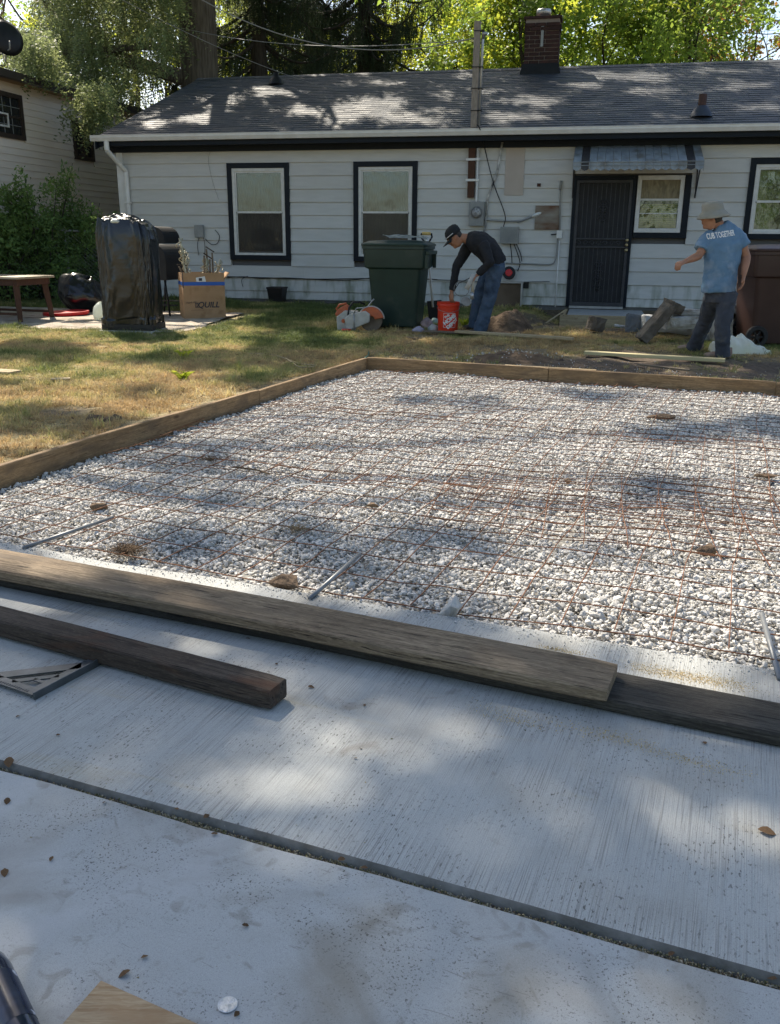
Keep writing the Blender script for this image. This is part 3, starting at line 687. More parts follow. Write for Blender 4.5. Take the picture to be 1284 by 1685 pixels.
# steel pipes in the gravel
def pipe(p, q_, z0, z1, r, label):
    a = G(*p, z0); b = G(*q_, z1); mb = MB(); mb.tube([(0, 0, 0), tuple(b - a)], r, 12)
    o = mb.build('steel_stake', STEELP, loc=a, smooth=False); o.data.shade_smooth(); tag(o, label, 'steel stake')
pipe((38, 902), (186, 851), .035, .045, .0085, 'dull steel stake lying across the mesh at the far left of the slab edge')
pipe((510, 985), (592, 912), .035, .065, .0085, 'dull steel stake in the middle, one end raised off the gravel')
pipe((1284, 1118), (1254, 1011), .035, .06, .009, 'dark steel stake at the right edge beside the slab')
# clods, roots and dark lumps on the gravel
def clod(px_, py_, s, label, m=CHUNK, cat='clod', flat=.6, z=.02):
    q = G(px_, py_, z); mb = MB(); mb.hull([(random.gauss(0, .45) * s[0], random.gauss(0, .45) * s[1], random.gauss(0, .45) * s[2]) for _ in range(26)])
    o = mb.build(cat.replace(' ', '_'), m, loc=(q[0], q[1], z + s[2] * .25)); o.modifiers.new('sub', 'SUBSURF').levels = 1; o.modifiers['sub'].subdivision_type = 'SIMPLE'
    add_displace(o, .03, .012); tag(o, label, cat); return o
clod(462, 964, (.07, .05, .045), 'brown earth clod on the gravel left of the middle stake', DIRT, 'clod')
clod(740, 1011, (.06, .045, .045), 'grey lump at the slab edge right of the middle stake', CHUNK, 'rock')
clod(1172, 907, (.07, .05, .035), 'brown clod under the mesh on the right side of the gravel', DIRT, 'clod')
clod(162, 836, (.06, .05, .035), 'small brown clod beyond the left steel stake', DIRT, 'clod')
clod(1092, 686, (.15, .05, .02), 'flat muddy lump near the back of the gravel bed', DIRT, 'clod')
clod(612, 832, (.035, .03, .018), 'dark little clod in the middle of the gravel', DIRT, 'clod')
clod(936, 792, (.03, .025, .016), 'dark little clod just right of the gravel centre', DIRT, 'clod')
clod(1255, 785, (.09, .035, .02), 'dark muddy lump at the right edge of the gravel', DIRT, 'clod')
def fibre_clump(px_, py_, r, n_, label, m=ROOT, z=.03, cat='root clump'):
    q = G(px_, py_, z); mb = MB()
    for _ in range(n_):
        a = random.uniform(0, 6.28); L = random.uniform(.3, 1.1) * r; p = Vector((random.gauss(0, r * .35), random.gauss(0, r * .25), random.uniform(0, r * .25))); pts = []
        for k in range(5): pts.append(p.copy()); a += random.gauss(0, .7); p = p + Vector((math.cos(a) * L / 4, math.sin(a) * L / 4, random.gauss(0, r * .07)))
        for w in pts: w.z = max(w.z, -.01)
        mb.tube(pts, [.0011, .0011, .001, .0009, .0006], 3)
    o = mb.build('root_clump', m, loc=q); tag(o, label, cat)
fibre_clump(210, 908, .075, 330, 'tangle of dry brown roots on the gravel behind the long grey plank')
fibre_clump(345, 757, .06, 90, 'small wisp of dry roots near the left form plank')
fibre_clump(490, 872, .06, 100, 'wisp of straw on the gravel by the middle', mat('straw', (.34, .25, .14), (.26, .18, .1), 9, rough=.9))
def string_(pix, z, r, m, name, label, cat, seedr=0):
    pts = [Vector(G(x, y, z)) for x, y in pix]; q0 = pts[0].copy(); P = []
    for i in range(len(pts) - 1):
        p0, p1, p2, p3 = pts[max(i - 1, 0)], pts[i], pts[i + 1], pts[min(i + 2, len(pts) - 1)]
        for k in range(8):
            t = k / 8; P.append(.5 * ((2 * p1) + (-p0 + p2) * t + (2 * p0 - 5 * p1 + 4 * p2 - p3) * t * t + (-p0 + 3 * p1 - 3 * p2 + p3) * t ** 3) - q0)
    P.append(pts[-1] - q0); mb = MB(); mb.tube(P, r, 6); o = mb.build(name, m, loc=q0, smooth=True); return tag(o, label, cat)
string_([(462, 806), (500, 797), (560, 803), (600, 812)], .045, .003, PAPER, 'cord', 'thin white cord lying on the mesh left of the middle', 'cord')
string_([(385, 768), (425, 774), (443, 780)], .045, .006, ROOT, 'root', 'brown root lying on the gravel near the left plank', 'root')
# ================================================================== neighbouring house on the left
nb_ = empty('neighbor_house', P0, HY, 'tan two storey neighbouring house with brown trimmed windows', 'house')
NU = -10.5; NZ = 4.02; NV0, NV1 = -4.5, 7.0
nw = MB().box(NU - 5, NU - .022, NV0, NV1, 0, NZ + .02).build('wall', TANSID, nb_)
nwin = [(-.60, .56, 3.04, 3.82), (2.22, 2.98, 2.86, 3.62), (2.45, 3.15, 1.05, 1.75)]
ex_ = .122; z = .2
while z < NZ:
    z1 = min(z + ex_, NZ); segs = [(NV0, NV1)]
    for (a0, a1, b0, b1) in nwin:
        if b0 < z1 - .02 and b1 > z + .02:
            out = []
            for s0, s1 in segs:
                if a1 <= s0 or a0 >= s1: out.append((s0, s1))
                else: out += [(s0, a0), (a1, s1)]
            segs = out
    for s0, s1 in segs:
        prof = [(NU - .022, z), (NU + .002, z), (NU + .002, z + .008), (NU - .012, z1), (NU - .022, z1)]
        mb = MB(); mb.prism([(x, s0, zz) for x, zz in prof], (0, s1 - s0, 0)); mb.build('siding_board', TANSID, nw)
    z = z1
for i, (a0, a1, b0, b1) in enumerate(nwin):
    w = empty('window', (0, 0, 0)); w.parent = nb_
    mb = MB(); t = .08
    mb.box(NU - .02, NU + .03, a0, a0 + t, b0, b1); mb.box(NU - .02, NU + .03, a1 - t, a1, b0, b1); mb.box(NU - .02, NU + .03, a0 + t, a1 - t, b1 - t, b1); mb.box(NU - .02, NU + .03, a0 + t, a1 - t, b0, b0 + t); mb.build('frame', BRTRIM, w)
    MB().box(NU - .012, NU - .008, a0 + t, a1 - t, b0 + t, b1 - t).build('pane', mat('dark_window_glass', (.02, .022, .022), rough=.08, spec=.6) if i == 0 else MATS['dark_window_glass'], w)
    zc = (b0 + b1) / 2 - .03; MB().box(NU - .007, NU + .012, a0 + t, a1 - t, zc, zc + .035).build('sash_rail', BRTRIM, w)
    if i == 0:
        mb = MB()
        for k in (1, 2, 3): y = a0 + t + (a1 - a0 - 2 * t) * k / 4; mb.box(NU - .006, NU + .0, y - .006, y + .006, b0 + t, b1 - t)
        for k in (1, 2, 3): zz = b0 + t + (b1 - b0 - 2 * t) * k / 4; mb.box(NU - .0055, NU + .001, a0 + t, a1 - t, zz - .006, zz + .006)
        mb.build('muntins', GALV, w)
        y0_, y1_, z0_, z1_ = a0 + .36, a0 + .70, b0 + .18, b0 + .42
        mb = MB(); mb.box(NU + .002, NU + .02, y0_, y1_, z0_, z0_ + .03); mb.box(NU + .002, NU + .02, y0_, y1_, z1_ - .03, z1_); mb.box(NU + .002, NU + .02, y0_, y0_ + .03, z0_ + .031, z1_ - .031); mb.box(NU + .002, NU + .02, y1_ - .03, y1_, z0_ + .031, z1_ - .031); mb.build('vent_frame', FRAMEW, w)
# roof: low slope towards us, deep brown gutter
mb = MB(); mb.prism([(NU + .30, NV0 - .3, NZ + .10), (NU - 3.2, NV0 - .3, NZ + 1.0), (NU - 3.2, NV0 - .3, NZ + .9), (NU + .30, NV0 - .3, NZ + .02)], (0, NV1 - NV0 + .6, 0)); nr = mb.build('roof', mat('pale_worn_shingle', (.20, .19, .18), (.34, .33, .31), 14, rough=.9, bump=.5), nb_)
MB().box(NU + .27, NU + .40, NV0 - .3, NV1 + .3, NZ - .04, NZ + .085).build('gutter', BRTRIM, nb_)
MB().box(NU - .0, NU + .268, NV0 - .3, NV1 + .3, NZ - .03, NZ - .01).build('soffit', mat('tan_soffit', (.36, .25, .14), (.30, .20, .11), 4, rough=.8), nb_)
# satellite dish on that roof
q = at(10, 62, 16.2); dsh = empty('satellite_dish', q, R_(20), 'dark satellite dish seen from behind on the neighbouring roof, top left corner', 'satellite dish')
MB().lathe([(0, .07), (.12, .062), (.22, .035), (.28, 0), (.285, .004), (.225, .045), (.12, .075), (0, .083)], n=28, rot=(R_(78), 0, R_(25))).build('reflector', BLACKM, dsh, smooth=True)
zroof = NZ + .35; MB().tube([(0, .06, -.05), (-.05, .1, -.35), (-.12, .1, zroof - q[2])], .022, 8).build('mast', GREYBOX, dsh, smooth=True)
MB().tube([(0, -.02, -.2), (.05, -.35, -.22), (.06, -.42, -.12)], .012, 6).build('feed_arm', GREYBOX, dsh, smooth=True)
# chain link fence between the yards
fz = empty('chain_link_fence', (0, 0, 0), 0, 'low chain-link fence with a steel top rail across the dark bushes', 'fence')
fa = at(-60, 370, 16.0); fb = at(235, 386, 16.9)
mb = MB(); mb.tube([tuple(fa), tuple(fb)], .021, 8); mb.build('top_rail', GREYBOX, fz, smooth=True)
for t in (.12, .55, .98):
    p = fa + (fb - fa) * t; MB().tube([(p[0], p[1], .1), (p[0], p[1], p[2] + .05)], .028, 8).build('post', GREYBOX, fz, smooth=True)
mb = MB(); n = 46; Lf = np.linalg.norm(fb - fa); dirf = (fb - fa) / Lf; Hf = fa[2] - .2; s = .075
for k in range(int(-Hf / s), int(Lf / s) + 1):
    for sg in (1, -1):
        x0 = k * s; z0_ = 0.; x1 = x0 + Hf; 
        a_, b_ = (x0, x1) if sg > 0 else (x1, x0)
        t0, t1 = 0., 1.
        pa = fa + dirf * np.clip(a_, 0, Lf); pb = fa + dirf * np.clip(b_, 0, Lf)
        za = .2 + Hf * (np.clip(a_, 0, Lf) - x0) / Hf if sg > 0 else .2 + (x1 - np.clip(a_, 0, Lf)); zb = .2 + (np.clip(b_, 0, Lf) - x0) if sg > 0 else .2 + (x1 - np.clip(b_, 0, Lf))
        if abs(np.clip(a_, 0, Lf) - np.clip(b_, 0, Lf)) < .05: continue
        mb.tube([(pa[0], pa[1], min(za, fa[2])), (pb[0], pb[1], min(zb, fb[2]))], .002, 3, cap=False)
mb.build('link_mesh', GALV, fz)
# ================================================================== the white house
house = empty('house', P0, HY, 'low white clapboard house with navy trim and dark shingled roof', 'house')
U0, U1 = -8.33, 6.0
EAVE = 2.86; SB = .285; EXP = .2145
wall = MB().box(U0 + .02, U1, .05, .22, .0, EAVE + .12).build('wall', mat('dark_sheathing', (.10, .10, .10)), house)
FOUND = mat('foundation_concrete', (.10, .10, .095), (.16, .155, .145), 6, rough=.95, bump=.5)
MB().box(U0 + .03, U1, -.002, .048, -.2, SB - .012).build('foundation', FOUND, house)
# openings in the wall face: u0, u1, z0, z1 (outer edge of the trim)
w1 = (-6.235, -5.10, .955, 2.565); w2 = (-3.955, -2.85, .955, 2.57); w3 = (2.375, 3.62, 1.37, 2.555)
dr = (-.29, .69, .27, 2.32); dw = (.70, 1.53, 1.375, 2.32)
openings = [w1, w2, w3, dr, dw]
# siding boards, one by one, broken at the openings and at butt joints
def stain_mat():
    m = MATS['white_siding_paint'].copy(); m.name = 'mossy_siding_paint'; nt = m.node_tree; N = nt.nodes; L = nt.links
    p = [q for q in N if q.type == 'BSDF_PRINCIPLED'][0]; src = p.inputs['Base Color'].links[0].from_socket
    g = N.new('ShaderNodeNewGeometry'); mp = N.new('ShaderNodeMapping'); mp.inputs['Scale'].default_value = (5, 5, 1.2); L.new(g.outputs['Position'], mp.inputs[0])
    n = N.new('ShaderNodeTexNoise'); n.inputs['Scale'].default_value = 1.3; n.inputs['Detail'].default_value = 9; L.new(mp.outputs[0], n.inputs[0])
    r = N.new('ShaderNodeMapRange'); r.inputs[1].default_value = .46; r.inputs[2].default_value = .68; r.inputs[4].default_value = .85; L.new(n.outputs[0], r.inputs[0])
    x = N.new('ShaderNodeMix'); x.data_type = 'RGBA'; L.new(src, x.inputs[6]); x.inputs[7].default_value = (.14, .16, .09, 1); L.new(r.outputs[0], x.inputs[0]); L.new(x.outputs[2], p.inputs['Base Color']); return m
MOSSY = stain_mat()
zt = EAVE - .02; courses = []
z = zt
while z > SB + .05:
    z0 = max(SB, z - (EXP if courses else .27)); courses.append((z0, z)); z = z0
rs = random.Random(5)
for ci, (z0, z1) in enumerate(courses):
    segs = [(U0 + .13, U1)]
    for (a0, a1, b0, b1) in openings:
        if b0 < z1 - .03 and b1 > z0 + .03:
            out = []
            for (s0, s1) in segs:
                if a1 <= s0 or a0 >= s1: out.append((s0, s1)); continue
                if a0 - s0 > .05: out.append((s0, a0))
                if s1 - a1 > .05: out.append((a1, s1))
            segs = out
    fin = []
    for (s0, s1) in segs:
        while s1 - s0 > 3.7: cut = s0 + rs.uniform(2.2, 3.6); fin.append((s0, cut - .002)); s0 = cut
        fin.append((s0, s1))
    for (s0, s1) in fin:
        L = s1 - s0; d = rs.uniform(0, .002)
        # clapboard profile: thick at the lower edge, lip casting a thin line of shade
        yb = -.024 - d; mb = MB(); V = []
        prof = [(.048, z0 + .002), (yb + .004, z0 - .004), (yb, z0), (yb + .001, z0 + .012), (-.001 - d, z1 + .001), (.048, z1 + .001)]
        n = 2
        for x in (0, L): V += [(x - L / 2, y, zz - z0) for y, zz in prof]
        F = [(k, k + 6, (k + 1) % 6 + 6, (k + 1) % 6) for k in range(6)] + [tuple(range(6)), tuple(range(11, 5, -1))]
        mb.add(V, F)
        o = mb.build('siding_board', MOSSY if ci >= len(courses) - 2 else WHITE, wall, loc=(s0 + L / 2, 0, z0))
MB().box(U0, U0 + .125, -.032, .0, SB - .01, EAVE - .01).build('corner_board', TRIMW, house); MB().box(U0, U0 + .02, 0.001, 8., SB - .01, EAVE - .01).build('side_siding', WHITE, house)
# eave: fascia, soffit, gutter, downspout
MB().box(U0 - .16, U1, -.40, -.37, EAVE - .03, EAVE + .10).build('fascia', NAVY, house)
MB().box(U0 - .16, U1, -.368, .05, EAVE + .005, EAVE + .025).build('soffit', TRIMW, house)
MB().box(U0 - .10, U1, -.055, -.026, EAVE - .105, EAVE + .003).build('frieze_board', NAVY, house)
gp = [(-.405, EAVE + .125), (-.405, EAVE + .045), (-.47, EAVE + .045), (-.495, EAVE + .085), (-.505, EAVE + .10), (-.505, EAVE + .13), (-.515, EAVE + .13), (-.515, EAVE + .138), (-.498, EAVE + .138), (-.494, EAVE + .10), (-.465, EAVE + .052), (-.411, EAVE + .052), (-.411, EAVE + .125)]
mb = MB(); mb.prism([(U0 - .20, y, z) for y, z in gp], (U1 - U0 + .2, 0, 0)); mb.box(U0 - .203, U0 - .2005, -.512, -.404, EAVE + .045, EAVE + .136); mb.build('gutter', TRIMW, house)
mb = MB()
def duct(pts, w=.052, d=.04): mb.loft(pts, [(w, d)] * len(pts), (1, 0, 0), n=4)
mb2 = MB()
P_ = [(U0 + .07, -.45, EAVE + .05), (U0 + .07, -.45, EAVE - .10), (U0 + .19, -.07, EAVE - .42), (U0 + .19, -.07, .35), (U0 + .19, -.25, .20)]
for i in range(4):
    a, b = Vector(P_[i]), Vector(P_[i + 1]); mb2.loft([a, b], [(.045, .035)] * 2, (1, 0, 0), n=12)
dsp = mb2.build('downspout', TRIMW, house, smooth=False)
for z in (.7, 1.9): MB().box(U0 + .13, U0 + .25, -.112, -.034, z, z + .03).build('strap', TRIMW, dsp)

# windows
def window(op, mid, name='window', curtain=CURT, top_screen=False, wide=.085, lower=SCREEN):
    u0, u1, z0, z1 = op; w = empty(name, (0, 0, 0)); w.parent = house
    t = wide
    mb = MB(); mb.box(u0, u0 + t, -.045, .02, z0, z1); mb.box(u1 - t, u1, -.045, .02, z0, z1); mb.box(u0 + t, u1 - t, -.045, .02, z1 - t * 1.0, z1); mb.box(u0 + t, u1 - t, -.045, .02, z0, z0 + t * .95)
    bevel(mb.build('casing', NAVY, w), .003)
    a0, a1, b0, b1 = u0 + t, u1 - t, z0 + t * .95, z1 - t; f = .05
    mb = MB(); mb.box(a0, a0 + f, -.03, .03, b0, b1); mb.box(a1 - f, a1, -.03, .03, b0, b1); mb.box(a0 + f, a1 - f, -.03, .03, b1 - f, b1); mb.box(a0 + f, a1 - f, -.03, .03, b0, b0 + f * .8)
    bevel(mb.build('frame', FRAMEW, w), .003)
    zm = b0 + (b1 - b0) * mid; c0, c1 = a0 + f, a1 - f
    mb = MB(); mb.box(c0, c0 + .022, -.012, .02, zm, b1 - f); mb.box(c1 - .022, c1, -.012, .02, zm, b1 - f); mb.box(c0 + .022, c1 - .022, -.012, .02, b1 - f - .025, b1 - f); mb.box(c0 + .022, c1 - .022, -.018, .02, zm - .016, zm + .016)
    mb.build('upper_sash', FRAMEW, w)
    mb = MB(); mb.box(c0, c0 + .022, .002, .03, b0 + f * .8, zm - .017); mb.box(c1 - .022, c1, .002, .03, b0 + f * .8, zm - .017); mb.box(c0 + .022, c1 - .022, .002, .03, b0 + f * .8, b0 + f * .8 + .03)
    mb.build('lower_sash', FRAMEW, w)
    MB().box(c0 + .022, c1 - .022, .006, .010, zm + .016, b1 - f - .025).build('pane', GLASS, w)
    MB().box(c0 + .022, c1 - .022, .012, .016, b0 + f * .8 + .03, zm - .017).build('pane', GLASS, w)
    if lower: 
        mb = MB()                                          # insect screen woven as thin wires
        for x in np.arange(c0 + .024, c1 - .022, .0085): mb.box(x, x + .0038, -.004, -.002, b0 + f * .8, zm - .018)
        for zz in np.arange(b0 + f * .8, zm - .02, .0085): mb.box(c0 + .022, c1 - .022, -.0055, -.0042, zz, zz + .0036)
        mb.build('insect_screen', lower, w)
    # pleated curtain
    mb = MB(); n = 90; y = []
    for i in range(n + 1):
        x = c0 + (c1 - c0) * i / n; yy = .085 + .016 * math.sin(i * .95) + .008 * math.sin(i * .37 + 1); mb.v += [(x, yy, b0 + .01), (x, yy * .6 + .035, b1 - .1 - .03 * math.sin(i * .2))]
    for i in range(n): mb.f.append((2 * i, 2 * i + 2, 2 * i + 3, 2 * i + 1)); mb.m.append(0)
    mb.build('curtain', curtain, w, smooth=True)
    return w
# dark room behind each opening sits in the wall thickness
for op in openings: MB().box(op[0] + .09, op[1] - .09, .135, .14, op[2] + .02, op[3] - .02).build('room_backing', DARKROOM, house)
# cut the sheathing where the windows stand
cut = MB()
for op in (w1, w2, w3, dw): cut.box(op[0] + .06, op[1] - .06, -.1, .132, op[2] + .06, op[3] - .06)
for op in (dr,): cut.box(op[0] + .03, op[1] - .03, -.1, .132, op[2] + .0, op[3] - .04)
cu = MB().box(0, 1, 0, 1, 0, 1)
# (boolean done once on the mesh data)
tmp = cut.build('cutter', None, None); tmp.location = house.location; tmp.rotation_euler = house.rotation_euler
bo = wall.modifiers.new('cut', 'BOOLEAN'); bo.operation = 'DIFFERENCE'; bo.object = tmp; bo.solver = 'EXACT'
bpy.context.view_layer.update()
dg = bpy.context.evaluated_depsgraph_get(); nm = bpy.data.meshes.new_from_object(wall.evaluated_get(dg)); wall.modifiers.clear(); wall.data = nm; bpy.data.objects.remove(tmp)
window(w1, .50)['label'] = 'left window with olive curtain'
window(w2, .50)['label'] = 'second window, its foot hidden by the green bin'
window(w3, .47, curtain=CURT, lower=None)['label'] = 'right window covered in crinkled plastic film'
# window beside the door (white storm frame, yellow blind)
def door_window():
    u0, u1, z0, z1 = dw; w = empty('window', (0, 0, 0)); w.parent = house; w['label'] = 'small window beside the door with a yellow blind'
    mb = MB(); mb.box(u1 - .10, u1, -.045, .02, z0, z1); mb.box(u0, u1 - .10, -.045, .02, z0, z0 + .085); mb.box(u0, u0 + .012, -.045, .02, z0 + .085, z1); bevel(mb.build('casing', NAVY, w), .003)
    a0, a1, b0, b1 = u0 + .012, u1 - .10, z0 + .085, z1; f = .065
    mb = MB(); mb.box(a0, a0 + f, -.035, .03, b0, b1); mb.box(a1 - f, a1, -.035, .03, b0, b1); mb.box(a0 + f, a1 - f, -.035, .03, b0, b0 + f); mb.box(a0 + f, a1 - f, -.035, .03, b1 - f, b1); bevel(mb.build('frame', FRAMEW, w), .003)
    c0, c1 = a0 + f, a1 - f; zm = b0 + .50
    mb = MB(); mb.box(c0, c1, -.02, .02, zm - .015, zm + .015); mb.box(c0, c1, -.012, .015, b0 + .285, b0 + .297); mb.build('meeting_rail', FRAMEW, w)
    MB().box(c0, c1, .004, .008, zm + .015, b1 - f).build('pane', FILM2, w); MB().box(c0, c1, .004, .008, b0 + f, zm - .015).build('pane', GLASS, w)
    mb = MB()
    for k in range(13): zz = b0 + f + .012 + k * .028; mb.box(c0 + .01, c1 - .01, .05, .056, zz, zz + .024, rot=(.25, 0, 0))
    mb.build('blind', CURT2, w)
    mb = MB(); mb.box(c0, c1, .07, .075, zm, b1 - f); mb.build('curtain', CURT, w)
door_window()
# crinkled film over the right window
mb = MB(); n = 22; u0, u1, z0, z1 = w3[0] + .14, w3[1] - .14, w3[2] + .13, w3[3] - .14
for i in range(n + 1):
    for j in range(n + 1):
        x = u0 + (u1 - u0) * i / n; z = z0 + (z1 - z0) * j / n; mb.v.append((x, .05 + .018 * vnoise(x * 9 + z * 7, z * 5 - x * 4), z))
for i in range(n):
    for j in range(n): k = i * (n + 1) + j; mb.f.append((k, k + n + 1, k + n + 2, k + 1)); mb.m.append(0)
mb.build('plastic_film', FILM2, house, smooth=True)

# security door with wrought iron grille
door = empty('door', (0, 0, 0)); door.parent = house; door['label'] = 'black iron security door'
u0, u1, z0, z1 = dr
mb = MB(); mb.box(u0, u0 + .055, -.05, .02, z0, z1); mb.box(u1 - .045, u1, -.05, .02, z0, z1); mb.box(u0 + .055, u1 - .045, -.05, .02, z1 - .06, z1); bevel(mb.build('door_frame', NAVY, door), .003)
d0, d1, e0, e1 = u0 + .058, u1 - .048, z0 + .02, z1 - .063
MB().box(d0, d1, -.010, .0, e0, e1).build('door_panel', DOORM, door)
mb = MB(); mb.box(d0, d0 + .045, -.05, -.02, e0, e1); mb.box(d1 - .045, d1, -.05, -.02, e0, e1); mb.box(d0 + .045, d1 - .045, -.05, -.02, e1 - .045, e1); mb.box(d0 + .045, d1 - .045, -.05, -.02, e0, e0 + .06)
zr = z0 + .945; mb.box(d0 + .045, d1 - .045, -.048, -.022, zr, zr + .025); mb.box(d0 + .045, d1 - .045, -.048, -.022, zr + .13, zr + .155); bevel(mb.build('grille_frame', IRON, door), .002)
nb = 11
for k in range(1, nb):
    x = d0 + .045 + (d1 - d0 - .09) * k / nb
    if k in (5, 6):
        MB().box(x - .006, x + .006, -.041, -.029, zr + .155, zr + .42).build('bar', IRON, door); MB().box(x - .006, x + .006, -.041, -.029, zr + .74, e1 - .045).build('bar', IRON, door); MB().box(x - .006, x + .006, -.041, -.029, e0 + .06, zr).build('bar', IRON, door)
    else:
        MB().box(x - .006, x + .006, -.041, -.029, zr + .155, e1 - .045).build('bar', IRON, door); MB().box(x - .006, x + .006, -.041, -.029, e0 + .06, zr).build('bar', IRON, door)
def scroll(cx, cz, sx, sz, s=1., mir=1):
    pts = []
    for i in range(26):
        t = i / 25; a = t * 2.1 * math.pi; r = .045 * s * (1 - t * .72); pts.append((cx + mir * (sx + r * math.cos(a)), -.045, cz + sz + r * math.sin(a)))
    return pts
def ornament(cx, cz, hgt):
    mb = MB(); mb.tube([(cx, -.045, cz - hgt / 2), (cx, -.045, cz + hgt / 2)], .007, 6)
    for mir in (1, -1):
        for sz in (-hgt * .36, -hgt * .12, hgt * .12, hgt * .36): mb.tube(scroll(cx, cz, .030, sz, 1., mir), .006, 5)
    mb.ball((cx, -.045, cz), .018, 8); mb.build('scrollwork', IRON, door, smooth=True)
cxd = (d0 + d1) / 2; ornament(cxd, zr + .57, .34); ornament(cxd, z0 + .50, .50)
mb = MB()
for k in range(7):
    x = d0 + .09 + k * (d1 - d0 - .18) / 6.6
    mb.tube(scroll(x, zr + .077, 0, 0, .9, 1 if k % 2 else -1), .006, 5)
mb.build('scrollwork', IRON, door, smooth=True)
for zz in (zr + .125, zr + .05, zr - .03):
    mb = MB(); mb.lathe([(0, .0), (.028, 0), (.028, .008), (.012, .012), (.012, .035), (.024, .045), (.022, .06), (0, .064)], c=(d1 - .024, -.05, zz), n=16, rot=(R_(90), 0, 0)); mb.build('knob' if zz < zr + .1 else 'deadbolt', BRASS, door, smooth=True)
MB().box(d0, d1, -.06, -.0, z0 - .02, z0 + .017).build('threshold', GALV, door)

# awning of aluminium strips over the door
aw = empty('awning', (0, 0, 0)); aw.parent = house
aL, aR, aZ0, aZ1, aD = -.29, 1.60, 2.46, 2.76, .86
nst = 16
for k in range(nst):
    x0 = aL + (aR - aL) * k / nst; x1 = aL + (aR - aL) * (k + 1) / nst; blk = k in (1, nst - 2)
    h = .004 if k % 2 else 0.
    mb = MB(); mb.prism([(x0 + .002, -.03, aZ1 + h), (x1 - .002, -.03, aZ1 + h), (x1 - .002, -aD, aZ0 + h), (x0 + .002, -aD, aZ0 + h)], (0, 0, .005)); mb.prism([(x0 + .002, -aD - .001, aZ0 + h + .004), (x1 - .002, -aD - .001, aZ0 + h + .004), (x1 - .002, -aD - .012, aZ0 - .10), ((x0 + x1) / 2, -aD - .012, aZ0 - .125), (x0 + .002, -aD - .012, aZ0 - .10)], (0, .004, 0))
    mb.build('awning_panel', AWNB if blk else AWNM, aw)
mb = MB(); mb.box(aL - .004, aR + .004, -aD - .020, -aD - .0135, aZ0 - .055, aZ0 - .047); mb.box(aL - .004, aR + .004, -aD - .022, -aD - .0135, aZ0 - .006, aZ0 + .004); mb.build('front_rail', AWNM, aw)
for s, x in ((-1, aL), (1, aR)):
    for k in range(7):
        t0, t1 = k / 7, (k + 1) / 7
        z0_, z1_ = aZ1 - (aZ1 - aZ0) * t0, aZ1 - (aZ1 - aZ0) * t1
        if k > 1 or True:
            yb0, yb1 = -.03 - (aD - .03) * t0, -.03 - (aD - .03) * t1; ln = .55 * (1 - t0) + .10
        mb = MB(); y0_, y1_ = -.03 - (aD - .03) * t0, -.03 - (aD - .03) * t1
        mb.prism([(x, y0_ - .003, z0_ - .004), (x, y1_ + .003, z1_ - .004), (x, y1_ + .003, z1_ - .04 - .10), (x, y0_ - .003, z0_ - .04 - .18 * (1 - t0) - .05)], (s * .004, 0, 0)); mb.build('side_panel', AWNM if k != 5 else AWNB, aw)
    mb = MB(); mb.tube([(x, -.06, aZ1 - .75), (x, -.40, aZ0 - .05)], .010, 6); mb.tube([(x, -.045, aZ1 - .02), (x, -.045, aZ1 - .78)], .012, 6); mb.build('bracket', AWNB, aw)

# roof: stepped courses of shingles with tabs
RZ0, RZ1, RV0, RV1 = EAVE + .115, 4.60, -.47, 4.0
rx0, rx1 = U0 - .14, U1
SHING = mat('charcoal_shingle', (.021, .030, .044), (.040, .053, .072), 5, rough=.62, spec=.5, c3=(.09, .09, .095), s3=40, t3=(.58, .7), bump=.6, bscale=120)
SHING2 = mat('charcoal_shingle_light', (.030, .040, .056), (.050, .062, .080), 5, rough=.62, spec=.5, bump=.6, bscale=120)
SHING3 = mat('charcoal_shingle_dark', (.018, .025, .036), (.032, .041, .055), 5, rough=.55, spec=.7, bump=.6, bscale=120)
roof = MB().prism([(rx0 + .03, RV0 + .03, RZ0 - .045), (rx0 + .03, RV1, RZ1 - .045), (rx0 + .03, 2 * RV1 - RV0 - .03, RZ0 - .045)], (rx1 - rx0 - .04, 0, 0)).build('roof', mat('roof_deck', (.08, .07, .06)), house)
sl_ = math.hypot(RV1 - RV0, RZ1 - RZ0); ey_ = ((RV1 - RV0) / sl_, (RZ1 - RZ0) / sl_); nn_ = (-ey_[1], ey_[0])
mb = MB(); rr = random.Random(9); nco = int(sl_ / .143)
for c_ in range(nco + 1):
    s0 = c_ * .143 - .01; s1 = min(s0 + .165, sl_); off = rr.uniform(0, .3); x = rx0 - off
    while x < rx1:
        wdt = rr.choice((.14, .17, .2, .25, .30)); xa_, xb_ = max(x, rx0), min(x + wdt, rx1); x += wdt
        if xb_ - xa_ < .02: continue
        th = rr.choice((.004, .006, .008)); d = rr.uniform(-.003, .003)
        def pt(xx, s, h): return (xx, RV0 + ey_[0] * s + nn_[0] * h, RZ0 - .02 + ey_[1] * s + nn_[1] * h)
        h0 = .004; h1 = .0
        V = [pt(xa_ + .001, s0 + d, h0), pt(xb_ - .001, s0 + d, h0), pt(xb_ - .001, s1, h1), pt(xa_ + .001, s1, h1), pt(xa_ + .001, s0 + d, h0 + th), pt(xb_ - .001, s0 + d, h0 + th), pt(xb_ - .001, s1, h1 + .002), pt(xa_ + .001, s1, h1 + .002)]
        mb.add(V, [(4, 5, 6, 7), (0, 1, 5, 4), (1, 2, 6, 5), (3, 0, 4, 7)], rr.choices((0, 1, 2), (5, 2, 3))[0])
sh = mb.build('shingles', [SHING, SHING2, SHING3], roof, fix=False); sh['kind'] = 'stuff'
